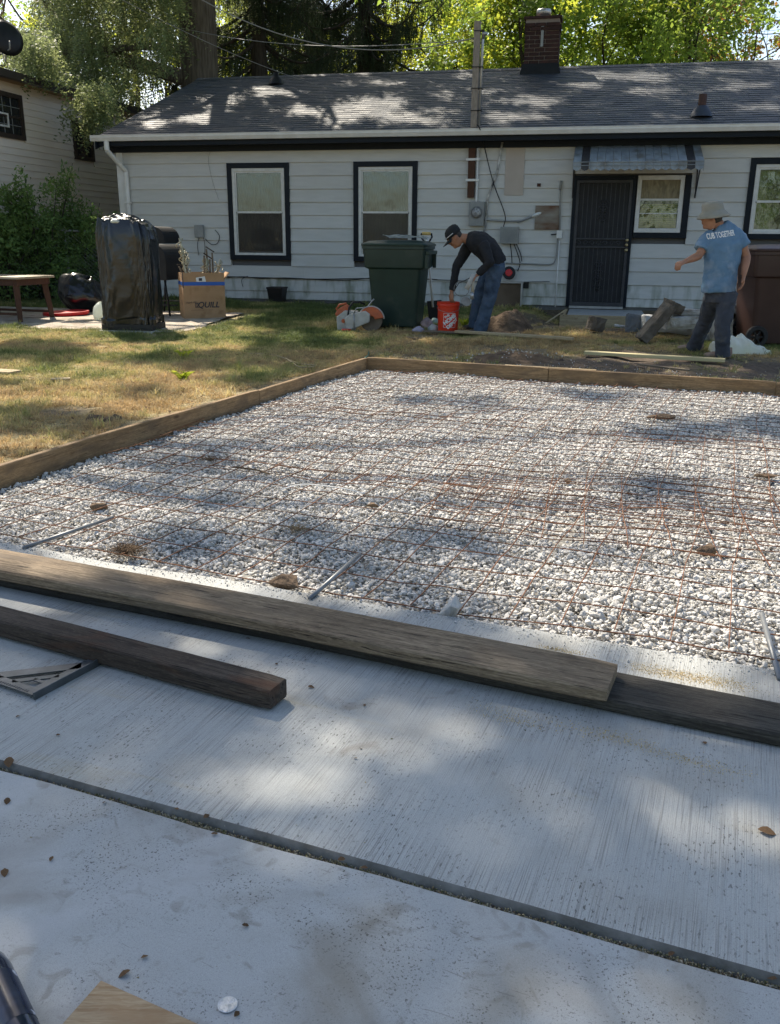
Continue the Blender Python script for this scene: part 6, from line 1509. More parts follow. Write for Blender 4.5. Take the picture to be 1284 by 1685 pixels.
for tx, s, x, z, sh in (('HOMEWOOD', .050, .08, .915, .3), ('DISPOSAL', .026, .085, .882, 0), ('(708) 798-1004', .036, .085, .815, .15), ('www.mydisposal.com', .026, .085, .785, .15)): text_mesh('printing', tx, s, WHITEINK, bb, (x, -.3525 - (.0 if z > .85 else -.003), z), (R_(87.4), 0, 0), shear=sh, bold=.0008)
# clear sheet and shovel by the green bin
bpy.context.view_layer.update(); w = gb.matrix_world @ Vector((.12, -.05, 1.165))
def filmfn(s, t): x = (s - .5) * .56; y = (t - .5) * .5; return (x, y, .012 + .05 * vnoise(x * 6 + 3, y * 6) + .02 * vnoise(x * 18, y * 18) - .06 * max(0, x - .15) * 4 * t)
o = grid_surface(filmfn, 26, 22, False).build('plastic_sheet', mat('milky_film', (.45, .5, .5), (.2, .24, .24), 8, rough=.2, trans=.3), smooth=True); o.location = w; o.rotation_euler = (0, 0, R_(-13)); tag(o, 'crumpled clear plastic sheet lying on the lid of the green bin', 'plastic sheet')
w0 = at(715, 512, 13.05); w0[2] = float(gz(w0[0], w0[1])); w1 = at(703, 386, 12.95); sv = empty('shovel', w0, 0, 'shovel standing upright behind the green bin with a yellow D handle', 'shovel')
d = Vector(w1 - w0); MB().tube([tuple(d * .18), tuple(d * .95)], .016, 8).build('shaft', TRIMW, sv, smooth=True)
mb = MB(); mb.prism([(-.11, -.01, .30), (.10, -.01, .32), (.09, -.01, .06), (0, -.01, 0), (-.08, -.01, .05)], (0, .012, 0)); mb.build('blade', BLACKM, sv)
mb = MB(); c = d; mb.tube([(c.x - .07, c.y, c.z + .015), (c.x + .05, c.y, c.z + .015)], .022, 8); mb.build('grip', mat('yellow_grip', (.55, .38, .12), rough=.5), sv, smooth=True)
mb = MB(); mb.tube([(c.x - .075, c.y, c.z + .02), (c.x - .085, c.y, c.z - .03), (c.x - .03, c.y, c.z - .10), (c.x + .03, c.y, c.z - .10), (c.x + .07, c.y, c.z - .03), (c.x + .06, c.y, c.z + .02)], .014, 7); mb.build('yoke', BLACKM, sv, smooth=True)
# black tub against the wall
q = ong(455, 500); t_ = empty('planter', (q[0], q[1] - .0, q[2]), HY, 'small square black planter standing against the siding', 'planter'); t_.location = tuple(HW(-5.27, -.32, .21))
mb = MB(); mb.loft([(0, 0, 0), (0, 0, .29)], [(.15, .15), (.20, .20)], (.7071, .7071, 0), n=4); mb.build('pot', BLACKM, t_); MB().loft([(0, 0, .27), (0, 0, .30)], [(.21, .21), (.21, .21)], (.7071, .7071, 0), n=4).build('rim', BLACKM, t_)

# cut-off saw
SQX = 118.
q = ong(600, 545); sw = empty('concrete_saw', (q[0], q[1], q[2] + .005), R_(-3), 'orange and grey petrol cut-off saw on the grass beside the green bin', 'concrete saw')
def sp(x, y, d=0.): return ((x - 600) / SQX, d, (546 - y) / SQX)
mb = MB(); mb.lathe([(0, -.002), (.150, -.002), (.150, .002), (0, .002)], c=sp(611, 528, -.07), n=32, rot=(R_(90), 0, 0)); mb.build('blade', mat('brown_steel_disc', (.10, .075, .055), (.16, .13, .10), 9, rough=.6, metal=.4), sw)
c = sp(611, 528); mb = MB(); pts = [(c[0] + .17 * math.cos(a), -.11, c[2] + .17 * math.sin(a)) for a in np.linspace(R_(10), R_(175), 16)] + [(c[0] + .05 * math.cos(a), -.11, c[2] + .05 * math.sin(a)) for a in np.linspace(R_(175), R_(10), 8)]; mb.prism(pts, (0, .07, 0)); bevel(mb.build('blade_guard', SAWORG, sw), .012)
mb = MB(); mb.tube([(c[0] + .172 * math.cos(a), -.075, c[2] + .172 * math.sin(a)) for a in np.linspace(R_(5), R_(178), 18)], .012, 6); mb.build('guard_rim', SAWGREY, sw, smooth=True)
mb = MB(); mb.prism([sp(574, 546, -.16), sp(580, 543, -.16), sp(609, 531, -.16), sp(610, 519, -.16), sp(603, 514, -.16), sp(578, 519, -.16), sp(570, 526, -.16)], (0, .07, 0)); bevel(mb.build('belt_cover', SAWGREY, sw), .014, 3)
mb = MB(); mb.prism([sp(558, 545, -.09), sp(586, 545, -.09), sp(590, 516, -.09), sp(570, 514, -.09), sp(557, 524, -.09)], (0, .20, 0)); bevel(mb.build('engine', SAWGREY, sw), .014, 3)
mb = MB(); mb.prism([sp(556, 524, -.05), sp(575, 517, -.05), sp(577, 511, -.05), sp(572, 505, -.05), sp(560, 512, -.05), sp(554, 520, -.05)], (0, .15, 0)); bevel(mb.build('top_cover', SAWORG, sw), .014, 3)
mb = MB(); mb.lathe([(0, -.01), (.026, -.008), (.026, .01), (0, .012)], c=sp(568, 530, -.10), n=16, rot=(R_(90), 0, 0)); mb.build('fuel_cap', SAWORG, sw)
mb = MB(); mb.tube([sp(577, 545, -.12), sp(576, 520, -.13), sp(577, 510, -.12), sp(583, 502, -.10), sp(593, 501, -.06), sp(600, 505, 0)], .013, 8); mb.build('front_handle', BLACKRUB, sw, smooth=True)
mb = MB(); mb.tube([sp(585, 518, -.17), sp(589, 510, -.17), sp(606, 508, -.15), sp(612, 500, -.12), sp(616, 496, -.12)], .008, 6); mb.tube([sp(585, 518, -.17), sp(586, 544, -.17)], .008, 6); mb.build('guard_lever', GALV, sw, smooth=True)
mb = MB(); mb.tube([sp(562, 520, -.02), sp(556, 512, -.02), sp(561, 506, -.02), sp(572, 504, -.02)], .014, 7); mb.build('rear_handle', SAWORG, sw, smooth=True)
q = ong(571, 546); o = MB().tube([(0, 0, 0), (.12, -.02, 0)], .022, 10).build('screwdriver', REDPL, smooth=True); o.location = (q[0] - .06, q[1] - .1, q[2] + .03); tag(o, 'red handled screwdriver on the grass in front of the cut-off saw', 'screwdriver')
# rags beside the bucket
def blob(name, px_, py_, r, m, label, cat, seed, disp=.05, size=.06, dy=0.):
    q = ong(px_, py_); mb = MB(); mb.ball((0, 0, r[2] * .5), r, 22); o = mb.build(name, m, smooth=True); o.location = (q[0], q[1] + dy, q[2]); o.rotation_euler = (0, 0, seed); add_displace(o, size, disp); return tag(o, label, cat)
blob('rag', 689, 546, (.09, .06, .045), mat('lilac_cloth', (.42, .38, .48), (.3, .28, .35), 12, rough=.9), 'lilac rag on the grass at the foot of the green bin', 'rag', .3)
blob('rag', 703, 541, (.10, .07, .10), mat('pinkish_cloth', (.50, .36, .34), (.25, .2, .22), 14, rough=.9), 'crumpled pinkish rag heaped beside the green bin', 'rag', 1.2, .09)
blob('rag', 712, 545, (.07, .06, .06), mat('white_cloth', (.60, .60, .58), (.3, .32, .3), 14, rough=.9), 'white rag touching the orange bucket', 'rag', 2.2, .06)
blob('rag', 716, 536, (.09, .06, .07), mat('pale_green_cloth', (.25, .38, .34), (.4, .45, .42), 14, rough=.9), 'pale green cloth behind the orange bucket', 'rag', .6, .06)
# weed tuft
q = ong(765, 542); mb = MB(); rr = random.Random(3)
for _ in range(120):
    a = rr.uniform(0, 6.28); L = rr.uniform(.05, .16); mb.add([(0.03 * math.cos(a * 3), .03 * math.sin(a * 3), 0), (math.cos(a) * L * .4 - .006, math.sin(a) * L * .4, L * .9), (math.cos(a) * L * .8, math.sin(a) * L * .8, L), (math.cos(a) * L * .4 + .006, math.sin(a) * L * .4, L * .8)], [(0, 1, 2, 3)])
o = mb.build('weed', LEAFY, loc=(q[0], q[1] + .1, q[2])); tag(o, 'bright weed tuft between the bucket and the bending man', 'weed')
for (x, y, lb) in ((303, 590, 'low broad-leaved weed in the middle of the sunlit lawn'), (301, 627, 'small weed on the dry grass nearer the form boards')):
    q = ong(x, y); o2 = o.copy(); COL.objects.link(o2); o2.location = tuple(q); o2.scale = (1, 1, .6); o2['label'] = lb

# orange bucket
q = ong(738, 549); bk = empty('bucket', (q[0], q[1] + .13, q[2] + .01), 0, 'orange five gallon bucket with white Home Depot lettering, the man reaching into it', 'bucket')
mb = MB(); mb.lathe([(0, .0), (.128, .0), (.131, .01), (.140, .30), (.149, .302), (.149, .318), (.142, .320), (.145, .345), (.152, .347), (.152, .36), (.145, .372), (.150, .378), (.150, .388), (.141, .388), (.137, .30), (.126, .012), (0, .012)], n=40); o = mb.build('pail', BUCKET, bk, smooth=True); o.modifiers.new('edge', 'EDGE_SPLIT').split_angle = R_(40)
def bend(o, r0, zc):
    for v in o.data.vertices:
        x, y, z = v.co.x, v.co.y, v.co.z; r = r0 + z; v.co = Vector((r * math.sin(x / r0), -r * math.cos(x / r0), zc + y))
def blabel(tx, s, x, y, ang, b=0., zc=.16, r0=.1375, sx=1.):
    o = text_mesh('printing', tx, s, WHITEINK, bk, ext=.0006, bold=b); bm = bmesh.new(); bm.from_mesh(o.data)
    bmesh.ops.subdivide_edges(bm, edges=[e for e in bm.edges if e.calc_length() > .012], cuts=2); bmesh.ops.scale(bm, vec=(sx, 1, 1), verts=bm.verts); bmesh.ops.rotate(bm, cent=(0, 0, 0), matrix=Matrix.Rotation(ang, 3, 'Z'), verts=bm.verts); bmesh.ops.translate(bm, vec=(x, y, 0), verts=bm.verts); bm.to_mesh(o.data); bm.free(); bend(o, r0, zc); return o
A_ = R_(38); ox = .012
blabel('THE', .042, ox - .035, .052, A_, .0015); blabel('HOME', .068, ox + .002, .012, A_, .0035); blabel('DEPOT', .058, ox + .040, -.040, A_, .003)
mb = MB(); f_ = .0035
for (x0, x1, y0, y1) in ((-.082, .082, .088, .092), (-.082, .082, -.092, -.088), (-.082, -.078, -.088, .088), (.078, .082, -.088, .088)):
    n = 10
    for k in range(n):
        xa_, xb_ = x0 + (x1 - x0) * k / n, x0 + (x1 - x0) * (k + 1) / n; mb.box(xa_ + ox, xb_ + ox, y0, y1, .0, .0008)
o = mb.build('printing', WHITEINK, bk); bend(o, .1378, .16)
mb = MB(); mb.tube([(-.150, 0, .35), (-.13, -.10, .29), (0, -.158, .255), (.13, -.10, .29), (.150, 0, .35)], .0025, 5); mb.build('wire_handle', GALV, bk, smooth=True)
mb = MB(); mb.hull([(random.uniform(-.10, .10), random.uniform(-.09, .09), random.uniform(.2, .36)) for _ in range(14)]); o = mb.build('tool_bits', BLACKM, loc=tuple(np.array(bk.location))); tag(o, 'dark heap of tools inside the orange bucket', 'tools')

# heaps of soil
def mound(px_, py_, rx, ry, h, label, seed, dy=0., stones=0):
    q = ong(px_, py_); cx, cy = q[0], q[1] + dy; z0 = float(gz(cx, cy)); mb = MB(); n, mm = 48, 18; 
    for j in range(mm + 1):
        r = j / mm
        for i in range(n):
            a = 2 * math.pi * i / n; rr2 = r * (1 + .25 * (vnoise(a * 1.3 + seed, 2.) - .5)); x, y = rx * rr2 * math.cos(a), ry * rr2 * math.sin(a)
            z = h * (math.cos(min(r, 1) * math.pi) * .5 + .5) ** .9 * (.8 + .4 * vnoise(x * 3 + seed, y * 3)) + .06 * (vnoise(x * 9 + seed, y * 9) - .5) + .03 * (vnoise(x * 26, y * 26) - .5) - (.03 if j == mm else 0)
            mb.v.append((x, y, z + float(gz(cx + x, cy + y)) - z0))
    for j in range(mm):
        for i in range(n): mb.f.append((j * n + i, j * n + (i + 1) % n, (j + 1) * n + (i + 1) % n, (j + 1) * n + i)); mb.m.append(0)
    o = mb.build('soil_heap', DIRT, loc=(cx, cy, z0), smooth=True); return tag(o, label, 'soil heap')
mound(838, 547, .48, .36, .30, 'brown heap of loose soil under the cables beside the bending man', 1, .2)
mound(842, 596, .55, .34, .10, 'low dark soil heap flecked with white stones behind the back plank', 5, .1)
mound(1008, 532, .40, .14, .085, 'small crumbly soil ridge in front of the doorstep', 8, .0)
mound(172, 692, .13, .09, .06, 'little molehill of soil on the dry lawn beside the left form planks', 9, .0)
k = 60; pts = []
qm = ong(842, 594)
for _ in range(k): x, y = random.gauss(0, .26), random.gauss(0, .14); pts.append((qm[0] + x, qm[1] + .1 + y, float(gz(qm[0] + x, qm[1] + y)) + .07 * math.exp(-(x / .3) ** 2 - (y / .2) ** 2) + .035))
o = scatter('spilled_stones', 'stone', pts, rng.uniform(0, 6, (k, 3)), rng.uniform(.012, .028, k)); tag(o, 'white stones scattered over the low soil heap', 'stones', kind='stuff')
k = 420; pts = []
for _ in range(k):
    a_ = random.uniform(A0, A1 - .2); b_2 = B1 + .08 + abs(random.gauss(0, .35)); w = FW(a_, b_2); pts.append((w[0], w[1], float(gz(w[0], w[1])) + .012))
o = scatter('stray_stones', 'stone', pts, rng.uniform(0, 6, (k, 3)), rng.uniform(.008, .020, k)); tag(o, 'stray bits of gravel on the soil behind the form', 'stones', kind='stuff')

# broken concrete
def chunk(px_, py_, s, rot, label, m=CHUNK, dz=0., dy=0., seed=0, cat='concrete chunk', name='concrete_chunk', Y=None, n=0):
    rnd = random.Random(seed + 50); q = ong(px_, py_) if Y is None else at(px_, py_, Y); V = []
    for sx in (-1, 1):
        for sy in (-1, 1):
            for sz in (-1, 1):
                V.append((sx * s[0] / 2 * rnd.uniform(.82, 1.05), sy * s[1] / 2 * rnd.uniform(.75, 1.05), sz * s[2] / 2 * rnd.uniform(.92, 1.02)))
    for _ in range(7): V.append((rnd.uniform(-.5, .5) * s[0], rnd.choice((-1, 1)) * s[1] * .52, rnd.uniform(-.4, .4) * s[2]))
    for _ in range(4): V.append((rnd.choice((-1, 1)) * s[0] * .54, rnd.uniform(-.3, .3) * s[1], rnd.uniform(-.4, .4) * s[2]))
    mb = MB(); mb.hull(V); o = mb.build(name, m); o.location = (q[0], q[1] + dy, q[2] + dz); o.rotation_euler = rot
    sb = o.modifiers.new('sub', 'SUBSURF'); sb.subdivision_type = 'SIMPLE'; sb.levels = 3; sb.render_levels = 3; add_displace(o, .05, .025); add_displace(o, .015, .008); return tag(o, label, cat, 'pieces of broken concrete')
chunk(1105, 553, (.62, .36, .19), (0, R_(4), R_(-8)), 'large pale concrete chunk, lowest of the pile by the standing man', dz=.13, dy=.22, seed=1)
chunk(1125, 530, (.52, .34, .15), (0, R_(-1), R_(6)), 'flat topped concrete chunk in the middle of the pile', dz=0, Y=11.15, seed=2)
chunk(1128, 513, (.38, .30, .07), (0, R_(2), R_(-10)), 'thin concrete slab on top of the pile', Y=11.3, seed=3)
chunk(1079, 532, (.115, .2, .54), (0, R_(40), R_(10)), 'long soil covered slab leaning upright against the pile', CHUNKD, Y=10.9, seed=4)
chunk(1108, 505, (.22, .20, .12), (R_(10), R_(20), .4), 'earthy lump on the top end of the leaning slab', CHUNKD, Y=11.1, seed=5)
chunk(1042, 533, (.21, .08, .25), (R_(-14), R_(6), R_(10)), 'grey flat stone propped against the doorstep board', mat('slate_grey', (.12, .13, .135), (.18, .185, .19), 6, rough=.9), Y=11.9, seed=6, cat='stone', name='flat_stone')
chunk(981, 533, (.20, .16, .18), (0, R_(12), .3), 'dark clod covered lump of concrete in front of the doorstep', CHUNKD, Y=11.8, seed=7)
chunk(1206, 505, (.42, .34, .16), (0, R_(3), .2), 'pale slab end behind the standing man, left of the brown bin', Y=11.3, seed=8)
chunk(1186, 540, (.22, .2, .42), (0, R_(-6), .1), 'rough grey chunk standing between the man and the brown bin', Y=10.9, seed=9)
chunk(1212, 535, (.34, .3, .40), (0, R_(5), .1), 'dark earthy chunk in the shade beside the brown bin', CHUNKD, Y=11.4, seed=10)
chunk(1170, 560, (.26, .16, .07), (0, 0, .3), 'small pale chunk behind the feet of the standing man', dz=.04, seed=12)
chunk(1025, 541, (.22, .06, .03), (0, R_(8), -.2), 'thin broken sliver below the propped flat stone', dz=.03, seed=13)
# white carrier bag
def cfn(s, t):
    x = (s - .5) * .62; y = (t - .5) * .34; e = math.sin(math.pi * s) ** .5 * math.sin(math.pi * t) ** .6 if 0 < s < 1 and 0 < t < 1 else 0
    h = (.17 - .16 * s) * e + .03; h *= (.55 + .9 * vnoise(x * 9 + 2, y * 9)) ; h += .035 * abs(vnoise(x * 25, y * 25 + x * 9) - .5)
    return (x, y, max(.0, h * 1.15) if e > 0 else 0)
q = ong(1222, 582); r_ = grid_surface(cfn, 60, 34, False).build('carrier_bag', mat('white_carrier_bag', (.76, .78, .77), (.70, .74, .60), 2.2, rough=.3, trans=.3), smooth=True); r_.location = (q[0] - .02, q[1] + .05, q[2] + .01); r_.rotation_euler = (0, 0, -.15); tag(r_, 'crumpled white carrier bag on the grass behind the standing man', 'plastic bag')
# hose and cords
string_([(560, 572), (575, 566), (590, 569), (604, 572), (607, 582), (600, 590)], .11, .008, GREENHOSE, 'hose', 'short loop of green hose behind the corner of the form boards', 'hose')
string_([(375, 577), (410, 581), (450, 584), (470, 590), (492, 598), (520, 601)], .10, .006, PALEW, 'cord', 'pale cord lying across the lawn near the form boards', 'cord')
string_([(470, 589), (480, 596), (495, 604), (518, 603)], .10, .007, PALEW, 'cord', 'second pale cord loop next to the form boards', 'cord')

# dry leaves lying on the concrete, each its own thing
def leaf_mesh(seed):
    r = random.Random(seed); mb = MB(); n = 7; L = 1.; P = []
    for i in range(n):
        t = i / (n - 1); w = .30 * math.sin(math.pi * min(1, t * 1.02)) ** .8 * (1 + .2 * r.uniform(-1, 1)) + .01; z = .07 * math.sin(t * 3) * r.uniform(.6, 1.2)
        P.append(((t - .5) * L, -w, z + abs(w) * .25), ); P.append(((t - .5) * L, 0, z)); P.append(((t - .5) * L, w, z + abs(w) * .15))
    F = []
    for i in range(n - 1):
        for k in (0, 1): F.append((i * 3 + k, i * 3 + 3 + k, i * 3 + 4 + k, i * 3 + 1 + k))
    mb.add(P, F); me = mb.mesh('leaf', DRYLEAF, smooth=True, fix=False); return me
lm_ = [leaf_mesh(i) for i in range(6)]
LV = [(15, 1256, .045, 'curled tan leaf at the left end of the slab joint'), (12, 1320, .030, 'brown leaf near the left edge of the smooth slab'), (8, 1438, .030, 'dark brown leaf at the left edge, lower on the smooth slab'), (353, 1374, .020, 'crumpled brown leaf just in front of the joint'), (340, 1345, .022, 'upright leaf scrap in the joint left of centre'), (290, 1333, .022, 'leaf scrap caught in the joint'), (205, 1605, .030, 'brown leaf touching the plywood offcut'), (562, 1416, .022, 'tan leaf caught in the middle of the joint'),
      (600, 1430, .020, 'twisted leaf scrap lying in the joint right of the middle'), (1105, 1572, .022, 'brown leaf scrap in the joint near the right edge'), (1270, 1612, .024, 'reddish leaf at the right end of the joint'), (30, 1180, .018, 'tiny tan leaf beside the carpenter square'), (96, 1211, .016, 'leaf crumb on the broomed slab left'), (512, 1132, .026, 'pale twisted leaf on the broomed slab past the dark timber'), (455, 1094, .016, 'small leaf chip between timber and planks'), (408, 1052, .022, 'round pale leaf at the foot of the stacked planks'), (600, 1162, .016, 'small brown leaf on the sunlit slab'),
      (1160, 1224, .022, 'yellow leaf scrap on the slab at right'), (1262, 1371, .050, 'long brown leaf on the broomed slab near the right edge'), (585, 1249, .014, 'brown chip on the broomed slab, mid-left'), (390, 1671, .018, 'leaf chip beside the metal disc'), (172, 1322, .016, 'leaf fragment on the slab edge'), (238, 1577, .018, 'dark leaf chip on the smooth slab above the plywood'), (404, 1525, .018, 'dark seed pod on the smooth slab'), (85, 1415, .018, 'dark fleck of leaf on the smooth slab at left')]
for i, (x, y, s, lb) in enumerate(LV):
    z = SL_Z if y < 1270 + x * .268 else NE_Z; q = G(x, y, z); o = bpy.data.objects.new('dry_leaf', lm_[i % 6]); link(o); o.location = (q[0], q[1], z + .003); o.scale = (s * .8, s * .8, s * .8); o.rotation_euler = (random.uniform(-.3, .3), random.uniform(-.3, .3), random.uniform(0, 6.28)); tag(o, lb, 'leaf', 'dry leaves on the concrete')
# fine debris and sawdust
k = 620; pts = []
for _ in range(k):
    a_, b_2 = random.uniform(-3, 1.4), random.uniform(1.0, 2.8); w = FW(a_, b_2); z = SL_Z if b_2 > JO else NE_Z; pts.append((w[0], w[1], z + .0006))
o = scatter('slab_debris', 'crumb', pts, rng.uniform(0, 6, (k, 3)), np.clip(rng.lognormal(math.log(.0011), .5, k), .0005, .0035)); tag(o, 'crumbs of leaf and grit strewn over the concrete', 'debris', kind='stuff')
SD1 = mat('sawdust_flake', (.62, .47, .20), (.50, .36, .15), 8, rough=.9, rand=.3); sdm = []
for i in range(5):
    m_ = MB(); m_.hull([(random.gauss(0, 1.4), random.gauss(0, .6), random.gauss(0, .3)) for _ in range(6)]); sdm.append(m_.mesh('flake', SD1))
variants('flake', sdm); pts = []
for (x0, y0, x1, y1, n_, sp_) in ((1050, 1100, 1215, 1128, 2600, .022), (905, 1068, 935, 1072, 500, .012), (1000, 1210, 1215, 1275, 700, .016), (790, 1165, 1020, 1215, 500, .02), (820, 1180, 870, 1195, 200, .01)):
    for _ in range(n_):
        t = random.random(); q = G(x0 + (x1 - x0) * t, y0 + (y1 - y0) * t, SL_Z); a_, b_2 = FF(q); b_2 += random.gauss(0, sp_); a_ += random.gauss(0, .04)
        if b_2 > B0 - .02: continue
        w = FW(a_, b_2); pts.append((w[0], w[1], SL_Z + random.uniform(0, .002)))
k = len(pts); o = scatter('sawdust', 'flake', pts, rng.uniform(0, 6, (k, 3)), rng.uniform(.0006, .0016, k)); tag(o, 'yellow sawdust trails on the broomed slab at right', 'sawdust', kind='stuff')

k = 2600; pts = []
for _ in range(k):
    a_ = random.uniform(-3.3, 1.2); b_2 = B0 - .012 - abs(random.gauss(0, .03 if random.random() < .8 else .10)); w = FW(a_, b_2); pts.append((w[0], w[1], SL_Z + .002))
o = scatter('gravel_spill', 'stone', pts, rng.uniform(0, 6, (k, 3)), np.clip(rng.lognormal(math.log(.0034), .55, k), .0012, .017)); tag(o, 'small bits of gravel spilled onto the slab edge', 'stones', kind='stuff')
# ================================================================== people
def hand(mb, wrist, direction, palm_n, s=1., curl=.5, thumb=1):
    """palm and five fingers, added to the body mesh before it is fused"""
    w = Vector(wrist); d = Vector(direction).normalized(); n = Vector(palm_n); n = (n - d * n.dot(d)).normalized(); sd = d.cross(n)
    pc = w + d * .085 * s; mb.loft([w, w + d * .03 * s, w + d * .065 * s, w + d * .095 * s], [(.026 * s, .019 * s), (.036 * s, .017 * s), (.042 * s, .016 * s), (.040 * s, .014 * s)], tuple(sd), n=12)
    for k, (o, L) in enumerate(((-.030, .068), (-.010, .078), (.010, .073), (.029, .058))):
        p = w + d * .088 * s + sd * o * s; pts = [p]; dd = d.copy()
        for j in range(3):
            dd = (dd * math.cos(curl * (.7 + .3 * j)) + n * math.sin(curl * (.7 + .3 * j))).normalized(); p = p + dd * L * s / 3; pts.append(p)
        mb.tube(pts, [.0105 * s, .0100 * s, .0092 * s, .0080 * s], 8)
    p = w + d * .035 * s - sd * thumb * .028 * s; q = p + (d * .6 - sd * thumb * .8 + n * .3).normalized() * .034 * s; r = q + (d * .9 - sd * thumb * .2 + n * .5).normalized() * .03 * s; mb.tube([p, q, r], [.013 * s, .011 * s, .009 * s], 8)
def head(mb, c, f, up, s=1.):
    """skull, jaw, nose, ears, brow; f = facing direction"""
    c = Vector(c); f = Vector(f).normalized(); up = Vector(up); up = (up - f * up.dot(f)).normalized(); sd = f.cross(up)
    def L(a, b, e): return c + f * a * s + sd * b * s + up * e * s
    mb.loft([L(-.015, 0, -.125), L(.0, 0, -.10), L(.005, 0, -.06), L(.0, 0, -.01), L(-.006, 0, .045), L(-.012, 0, .085), L(-.014, 0, .115)], [(.035 * s, .03 * s), (.052 * s, .072 * s), (.064 * s, .088 * s), (.074 * s, .097 * s), (.077 * s, .100 * s), (.060 * s, .080 * s), (.02 * s, .03 * s)], tuple(sd), n=16)
    mb.ball(tuple(L(.068, 0, -.098)), .026 * s, 10); mb.tube([L(.085, 0, .015), L(.108, 0, -.022), L(.092, 0, -.034)], [.009 * s, .015 * s, .010 * s], 8)
    for e in (-1, 1): mb.ball(tuple(L(-.004, e * .076, -.018)), (.018 * s, .012 * s, .030 * s), 10); mb.ball(tuple(L(.080, e * .03, .022)), .017 * s, 8); mb.ball(tuple(L(.070, e * .035, -.03)), .024 * s, 8)
    mb.ball(tuple(L(.092, 0, -.056)), (.014 * s, .02 * s, .008 * s), 8); mb.ball(tuple(L(.088, 0, -.070)), (.013 * s, .018 * s, .007 * s), 8); return L, f, up, sd
def V3(x, y, Y): return Vector(at(x, y, Y))
def shoe(t, m, heel, toe, hgt=.075, w=.046):
    """a shoe with rounded toe and a sole"""
    h = Vector(heel); o = Vector(toe); d = (o - h); L = d.length; d.normalize(); mb = MB(); z = Vector((0, 0, 1))
    mb.loft([h - d * .01 + z * .035, h + d * L * .1 + z * .045, h + d * L * .35 + z * .05, h + d * L * .62 + z * .038, h + d * L * .85 + z * .032, h + d * L + z * .026], [(w * .6, .03), (w * .9, .045), (w, .05), (w * 1.08, .038), (w * 1.02, .032), (w * .5, .02)], tuple(d.cross(z)), n=14)
    mb.loft([h + z * .06 + d * .03, h + z * (hgt + .05) + d * .035], [(w * .82, .05), (w * .82, .048)], tuple(d.cross(z)), n=12)
    remesh(mb.build('shoe', m, t), .006, 3); mb = MB(); mb.loft([h - d * .012 + z * .008, h + d * L * .1 + z * .008, h + d * L * .5 + z * .008, h + d * L * .8 + z * .008, h + d * (L + .012) + z * .008], [(w * .5, .010), (w * .92, .010), (w * .90, .010), (w * 1.12, .010), (w * .5, .010)], tuple(d.cross(z)), n=12); mb.build('sole', SHOED, t)

# ---------------- standing man, seen from behind, walking left
t = empty('person', tuple(ong(1188, 591)), 0, 'person walking left in a khaki bucket hat, blue lettered T-shirt and dark trousers', 'person'); inv = Vector(t.location)
_MB = MB
class TB(_MB):
    def build(s, *a, **k):
        s.v = [tuple(Vector(q) - inv) for q in s.v]; return _MB.build(s, *a, **k)
MB = TB
Yb = 9.58
mb = MB(); hc = V3(1172, 355, Yb - .02); Lh, hf, hu, hs = head(mb, hc, (-.93, .30, -.12), (0.02, 0, 1))
mb.loft([V3(1190, 382, Yb), V3(1181, 366, Yb)], [(.062, .06), (.055, .055)], (1, 0, 0), n=14)
mb.loft([V3(1191, 470, Yb + .03), V3(1189, 430, Yb), V3(1191, 390, Yb), V3(1190, 376, Yb)], [(.15, .09), (.15, .09), (.17, .09), (.09, .06)], (1, 0, 0), n=18)
sL, eL, wL = V3(1167, 390, Yb + .02), V3(1150, 421, Yb - .06), V3(1128, 430, Yb - .16)
mb.loft([sL, eL, wL], [(.055, .055), (.042, .042), (.028, .027)], (0, 1, 0), n=12); mb.loft([eL, eL.lerp(wL, .35), wL], [(.043, .043), (.044, .042), (.027, .026)], (0, 1, 0), n=12); hand(mb, wL, wL - eL, (.2, .4, -1), 1.0, 1.15, 1)
sR, eR, wR = V3(1217, 391, Yb), V3(1229, 423, Yb - .02), V3(1224.5, 452, Yb - .12)
mb.loft([sR, eR, wR], [(.055, .055), (.043, .043), (.028, .027)], (0, 1, 0), n=12); mb.loft([eR, eR.lerp(wR, .35), wR], [(.043, .043), (.045, .043), (.028, .027)], (0, 1, 0), n=12); hand(mb, wR, (-.02, -.05, -1), (-1, .2, 0), 1.05, .38, 1)
hL, hR = V3(1176, 484, Yb + .03), V3(1198, 484, Yb - .02)
kR, aR = V3(1189, 537, Yb - .06), V3(1190, 581, Yb - .02); kL, aL = V3(1161, 530, Yb + .33), V3(1143, 568, Yb + .56)
for h, k, a in ((hL, kL, aL), (hR, kR, aR)): mb.loft([h, k, a], [(.075, .075), (.05, .05), (.036, .036)], (1, 0, 0), n=12)
body = remesh(mb.build('body', SKIN, t), .0075, 2)
# shirt
mb = MB(); C_ = lambda x, y, d=0.: V3(x, y, Yb + d)
mb.loft([C_(1182, 481, .01), C_(1183, 470, .01), C_(1186, 450), C_(1189, 425, -.01), C_(1191, 403, -.01), C_(1192, 388), C_(1191, 376), C_(1187, 367)], [(.178, .130), (.182, .135), (.178, .128), (.188, .130), (.205, .132), (.19, .115), (.125, .09), (.07, .062)], (1, .12, .03), n=30)
mb.loft([C_(1176, 386, .0), V3(1165, 394, Yb + .01), V3(1154, 412, Yb - .03)], [(.080, .078), (.080, .082), (.080, .082)], (0, 1, .2), n=18)
mb.loft([C_(1208, 386, .0), V3(1218, 393, Yb), V3(1225, 406, Yb - .01)], [(.080, .078), (.078, .080), (.077, .080)], (0, 1, .2), n=18)
sh_ = remesh(mb.build('shirt', SHIRTB, t), .011, 2); add_displace(sh_, .11, .030, .5); add_displace(sh_, .05, .012, .5)
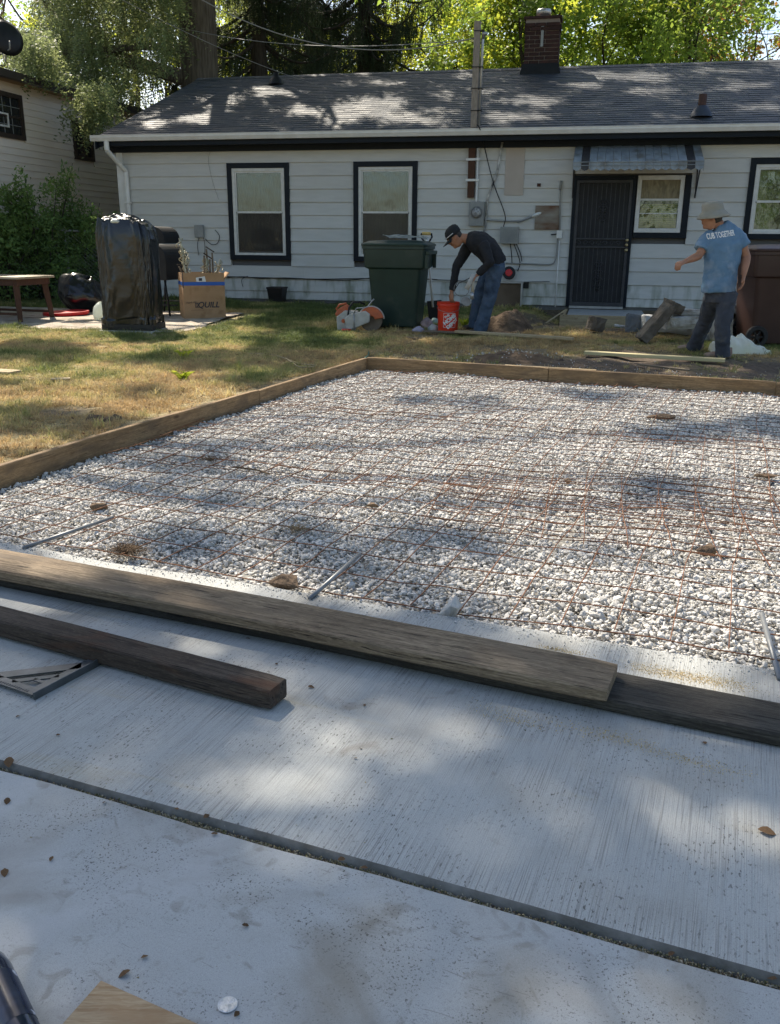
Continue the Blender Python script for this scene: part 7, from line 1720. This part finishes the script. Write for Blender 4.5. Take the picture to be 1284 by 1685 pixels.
# lettering on the back
tm = text_mesh('shirt_lettering', 'CUB TOGETHER', .080, WHITEINK, t, bold=.0018, ext=.001)
bm = bmesh.new(); bm.from_mesh(tm.data)
for _ in range(2): bmesh.ops.subdivide_edges(bm, edges=[e for e in bm.edges if e.calc_length() > .015], cuts=1)
bmesh.ops.triangulate(bm, faces=bm.faces); bm.to_mesh(tm.data); bm.free()
from mathutils.bvhtree import BVHTree
bpy.context.view_layer.update(); dg = bpy.context.evaluated_depsgraph_get(); bv = BVHTree.FromObject(sh_, dg)
Rm = Euler((R_(90), R_(-9), R_(4))).to_matrix(); cpos = V3(1199, 386, Yb - .3) - inv
for v in tm.data.vertices:
    q = Rm @ Vector((v.co.x * .46, v.co.y, 0)) + cpos; hit, nrm, _, _ = bv.ray_cast(q, Vector((0, 1, 0)), 1.)
    if hit is None: hit, nrm, _, _ = bv.find_nearest(q)
    v.co = hit + Vector((0, -1, .0)) * (.005 if v.co.z > 0 else .001)
tm.scale = (1, 1, 1); tm.location = (0, 0, 0); tm.rotation_euler = (0, 0, 0)
# trousers
mb = MB()
mb.loft([C_(1187, 466, .02), C_(1187, 482, .02), C_(1187, 496, .02)], [(.150, .11), (.155, .115), (.150, .11)], (1, .1, 0), n=22)
for h, k, a, rr_ in ((hL, kL, aL, .085), (hR, kR, aR, .088)):
    f = a + (a - k).normalized() * .035; mb.loft([h + Vector((0, 0, .02)), h.lerp(k, .5), k, k.lerp(a, .5), a, f], [(.102, .105), (.092, .095), (.080, .082), (.078, .080), (.078, .082), (.080, .084)], (1, 0, 0), n=18)
tr = remesh(mb.build('trousers', DPANTS, t), .011, 2); add_displace(tr, .08, .024, .5); add_displace(tr, .035, .010, .5)
g1 = Vector(ong(1192, 590)); g2 = Vector(ong(1146, 578))
shoe_ = lambda g, dx, dy: (g + Vector((.03, .02, 0)), g + Vector((dx, dy, 0)))
for g, d_ in ((g1, Vector((-.93, .30, 0))), (g2, Vector((-.92, .35, 0)))):
    h = g - d_ * .06; o_ = g + d_ * .21; t0 = inv; shoe(t, SHOE, h - Vector((0, 0, .005)), o_)
# hat
mb = MB(); lc = lambda a, b, e: Lh(a, b, e); up_ = hu + hf * .10; up_.normalize()
base = Lh(-.012, 0, .045); n = 36; prof = [(.100, 0), (.098, .03), (.094, .06), (.084, .082), (.06, .094), (.0, .098)]
rot = hf.cross(up_); fx = up_.cross(rot) * -1
def hatring(r, z, droop=0.):
    P = []
    for k in range(n): a = 2 * math.pi * k / n; P.append(base + hf * math.cos(a) * r * 1.12 + hs * math.sin(a) * r + up_ * (z + droop * (.35 + .65 * abs(math.sin(a)))))
    return P
rings = [hatring(.150, -.048, -.024), hatring(.132, -.030, -.016), hatring(.112, -.008, -.004)] + [hatring(r, z) for r, z in prof[:-1]]
V_ = [q for R__ in rings for q in R__] + [base + up_ * .098]; F_ = [(i * n + k, i * n + (k + 1) % n, (i + 1) * n + (k + 1) % n, (i + 1) * n + k) for i in range(len(rings) - 1) for k in range(n)] + [((len(rings) - 1) * n + k, (len(rings) - 1) * n + (k + 1) % n, len(V_) - 1) for k in range(n)]
mb.add(V_, F_); ht = mb.build('bucket_hat', HATM, t, smooth=True); so_ = ht.modifiers.new('thick', 'SOLIDIFY'); so_.thickness = .004; add_displace(ht, .06, .012)
mb = MB()
for e in (-1, 1): mb.ball(tuple(Lh(.090, e * .032, .008)), (.022, .026, .018), 10)
mb.tube([Lh(.08, .06, .012), Lh(.0, .080, .01)], .004, 5); mb.tube([Lh(.08, -.06, .012), Lh(.0, -.080, .01)], .004, 5); mb.build('sunglasses', GLASSES, t, smooth=True)
mb = MB(); mb.loft([Lh(-.05, 0, -.075), Lh(-.035, 0, -.02), Lh(-.03, 0, .03)], [(.055, .045), (.073, .075), (.078, .082)], tuple(hs), n=16); remesh(mb.build('hair', mat('dark_hair', (.02, .017, .015), (.06, .055, .05), 40, rough=.9), t), .006, 1)

# ---------------- bending man, facing left
t = empty('person', tuple(ong(787, 550)), 0, 'person bending left over the orange bucket in black cap, black long sleeves and blue jeans', 'person'); inv = Vector(t.location)
Yb = 11.66
mb = MB(); hc = V3(748, 389.5, Yb); Lh, hf, hu, hs = head(mb, hc, (-.72, -.06, -.62), (-.60, 0, .80), 1.)
mb.loft([V3(755, 391, Yb), V3(766, 392, Yb), V3(780, 397, Yb)], [(.052, .055), (.056, .06), (.08, .08)], (0, 1, 0), n=14)
mb.loft([V3(778, 398, Yb), V3(795, 406, Yb), V3(812, 432, Yb)], [(.17, .09), (.15, .10), (.14, .10)], (0, 1, 0), n=16)
s1, e1, w1_ = V3(772, 402, Yb + .17), V3(751, 440, Yb + .16), V3(743.5, 480, Yb + .12)
s2, e2, w2_ = V3(796, 404, Yb - .17), V3(807, 432, Yb - .27), V3(786, 452, Yb - .22)
for s_, e_, w_ in ((s1, e1, w1_), (s2, e2, w2_)): mb.loft([s_, e_, w_], [(.05, .05), (.04, .04), (.027, .026)], (0, 1, 0), n=12)
hand(mb, w1_, (-.02, -.1, -1), (.4, .3, 0), 1.05, .55, 1); hand(mb, w2_, (-.80, .05, -.6), (.3, .1, -1), 1.05, 1.05, -1)
h1, k1, a1 = V3(817, 436, Yb - .09), V3(806, 489, Yb - .10), V3(791, 541, Yb - .08)
h2, k2, a2 = V3(812, 434, Yb + .10), V3(788, 488, Yb + .13), V3(782, 533, Yb + .16)
for h, k, a in ((h1, k1, a1), (h2, k2, a2)): mb.loft([h, k, a], [(.075, .075), (.05, .05), (.036, .036)], (0, 1, 0), n=12)
remesh(mb.build('body', SKIN, t), .0075, 2)
mb = MB()
mb.loft([V3(768, 391, Yb), V3(776, 394, Yb), V3(788, 399, Yb), V3(801, 409, Yb), V3(811, 423, Yb), V3(817, 436, Yb)], [(.075, .07), (.17, .115), (.200, .150), (.175, .150), (.160, .145), (.165, .148)], (0, 1, 0), n=26)
for s_, e_, w_ in ((s1, e1, w1_), (s2, e2, w2_)): mb.loft([s_.lerp(V3(790, 403, Yb), .35), s_, e_, e_.lerp(w_, .55), w_.lerp(e_, .04)], [(.085, .08), (.078, .078), (.058, .060), (.050, .050), (.042, .042)], (0, 1, 0), n=18)
sk = remesh(mb.build('shirt', SHIRTK, t), .011, 2); add_displace(sk, .09, .022, .5); add_displace(sk, .04, .010, .5)
mb = MB(); mb.loft([V3(810, 427, Yb), V3(815, 440, Yb), V3(815, 448, Yb)], [(.150, .13), (.165, .135), (.165, .125)], (0, 1, 0), n=20)
for h, k, a in ((h1, k1, a1), (h2, k2, a2)):
    f = a + (a - k).normalized() * .04; mb.loft([h, h.lerp(k, .45), k, k.lerp(a, .5), a, f], [(.11, .112), (.095, .10), (.085, .088), (.082, .084), (.084, .088), (.088, .09)], (0, 1, 0), n=18)
js = remesh(mb.build('jeans', JEANS, t), .011, 2); add_displace(js, .07, .022, .5); add_displace(js, .03, .010, .5)
g1 = Vector(ong(792, 551)); g2 = Vector(ong(783, 543))
for g in (g1, g2):
    d_ = Vector((-.97, -.1, 0)); shoe(t, SHOED, g - d_ * .05 , g + d_ * .19)
# cap with a forward peak and sunglasses above it
mb = MB(); cu_ = (hu * .93 - hf * .12).normalized(); base = Lh(-.008, 0, .028); rings = []; n = 30
def capring(r, z): return [base + hf * math.cos(2 * math.pi * k / n) * r * 1.17 + hs * math.sin(2 * math.pi * k / n) * r + cu_ * z for k in range(n)]
rings = [capring(.090, -.012), capring(.092, .02), capring(.088, .055), capring(.074, .085), capring(.045, .105), capring(.008, .112)]
V_ = [q for R__ in rings for q in R__]; F_ = [(i * n + k, i * n + (k + 1) % n, (i + 1) * n + (k + 1) % n, (i + 1) * n + k) for i in range(len(rings) - 1) for k in range(n)]
mb.add(V_, F_); cp_ = mb.build('cap', CAPM, t, smooth=True); cp_.modifiers.new('thick', 'SOLIDIFY').thickness = .004
mb = MB(); P = []
for j in range(5):
    for k in range(13): a = R_(-62 + 124 * k / 12); r = .090 + .075 * j / 4 * math.cos(a * .72); P.append(base + hf * math.cos(a) * r * 1.17 + hs * math.sin(a) * (.090 + .012 * j / 4) + cu_ * (-.010 - .020 * j / 4 - .02 * (math.sin(a) ** 2) * j / 4))
mb.add(P, [(j * 13 + k, j * 13 + k + 1, j * 13 + 14 + k, j * 13 + 13 + k) for j in range(4) for k in range(12)]); bl = mb.build('cap_peak', CAPM, t, smooth=True); bl.modifiers.new('thick', 'SOLIDIFY').thickness = .005
mb = MB(); mb.tube([base + hf * math.cos(a) * .118 + hs * math.sin(a) * .096 + cu_ * .022 for a in np.linspace(-1.5, 1.5, 12)], .006, 6); mb.build('sunglasses', mat('silver_frame', (.5, .5, .5), rough=.3, metal=.6), t, smooth=True)
mb = MB(); mb.loft([Lh(-.05, 0, -.05), Lh(-.035, 0, .0), Lh(-.03, 0, .03)], [(.06, .05), (.076, .072), (.079, .078)], tuple(hs), n=16); remesh(mb.build('hair', MATS['dark_hair'], t), .006, 1)
MB = _MB
# grinder held in his hand
p = V3(774, 462, Yb - .24); g = empty('angle_grinder', p, 0, 'grey angle grinder with a looped cord held by the bending man', 'grinder')
def rel(x, y, d=0.): return tuple(V3(x, y, Yb - .24 + d) - p)
MB().tube([rel(780, 452), rel(774, 464), rel(768, 476)], [.026, .032, .034], 12).build('motor_housing', SAWGREY, g, smooth=True)
MB().tube([rel(777, 480), rel(777, 492)], [.022, .03], 10).build('gear_head', GALV, g, smooth=True); MB().tube([rel(779, 462), rel(778, 482)], .02, 8).build('grip', mat('tan_grip', (.40, .36, .28), rough=.6), g, smooth=True)
mb = MB(); mb.lathe([(0, -.006), (.062, -.006), (.064, .004), (0, .006)], c=rel(767, 496), n=24, rot=(R_(55), R_(28), 0)); mb.build('disc', mat('grey_disc', (.20, .19, .18), (.3, .29, .27), 12, rough=.8), g)
pts = [rel(760 + 12.5 * math.cos(a), 475 + 12.5 * math.sin(a), .03) for a in np.linspace(0.2, 6.1, 26)]; MB().tube(pts, .0045, 6).build('cord_loop', CABLEG, g, smooth=True)
MB().tube([rel(778, 455), rel(768, 460), rel(755, 466), rel(748, 478)], .005, 6).build('cord', CABLE, g, smooth=True)
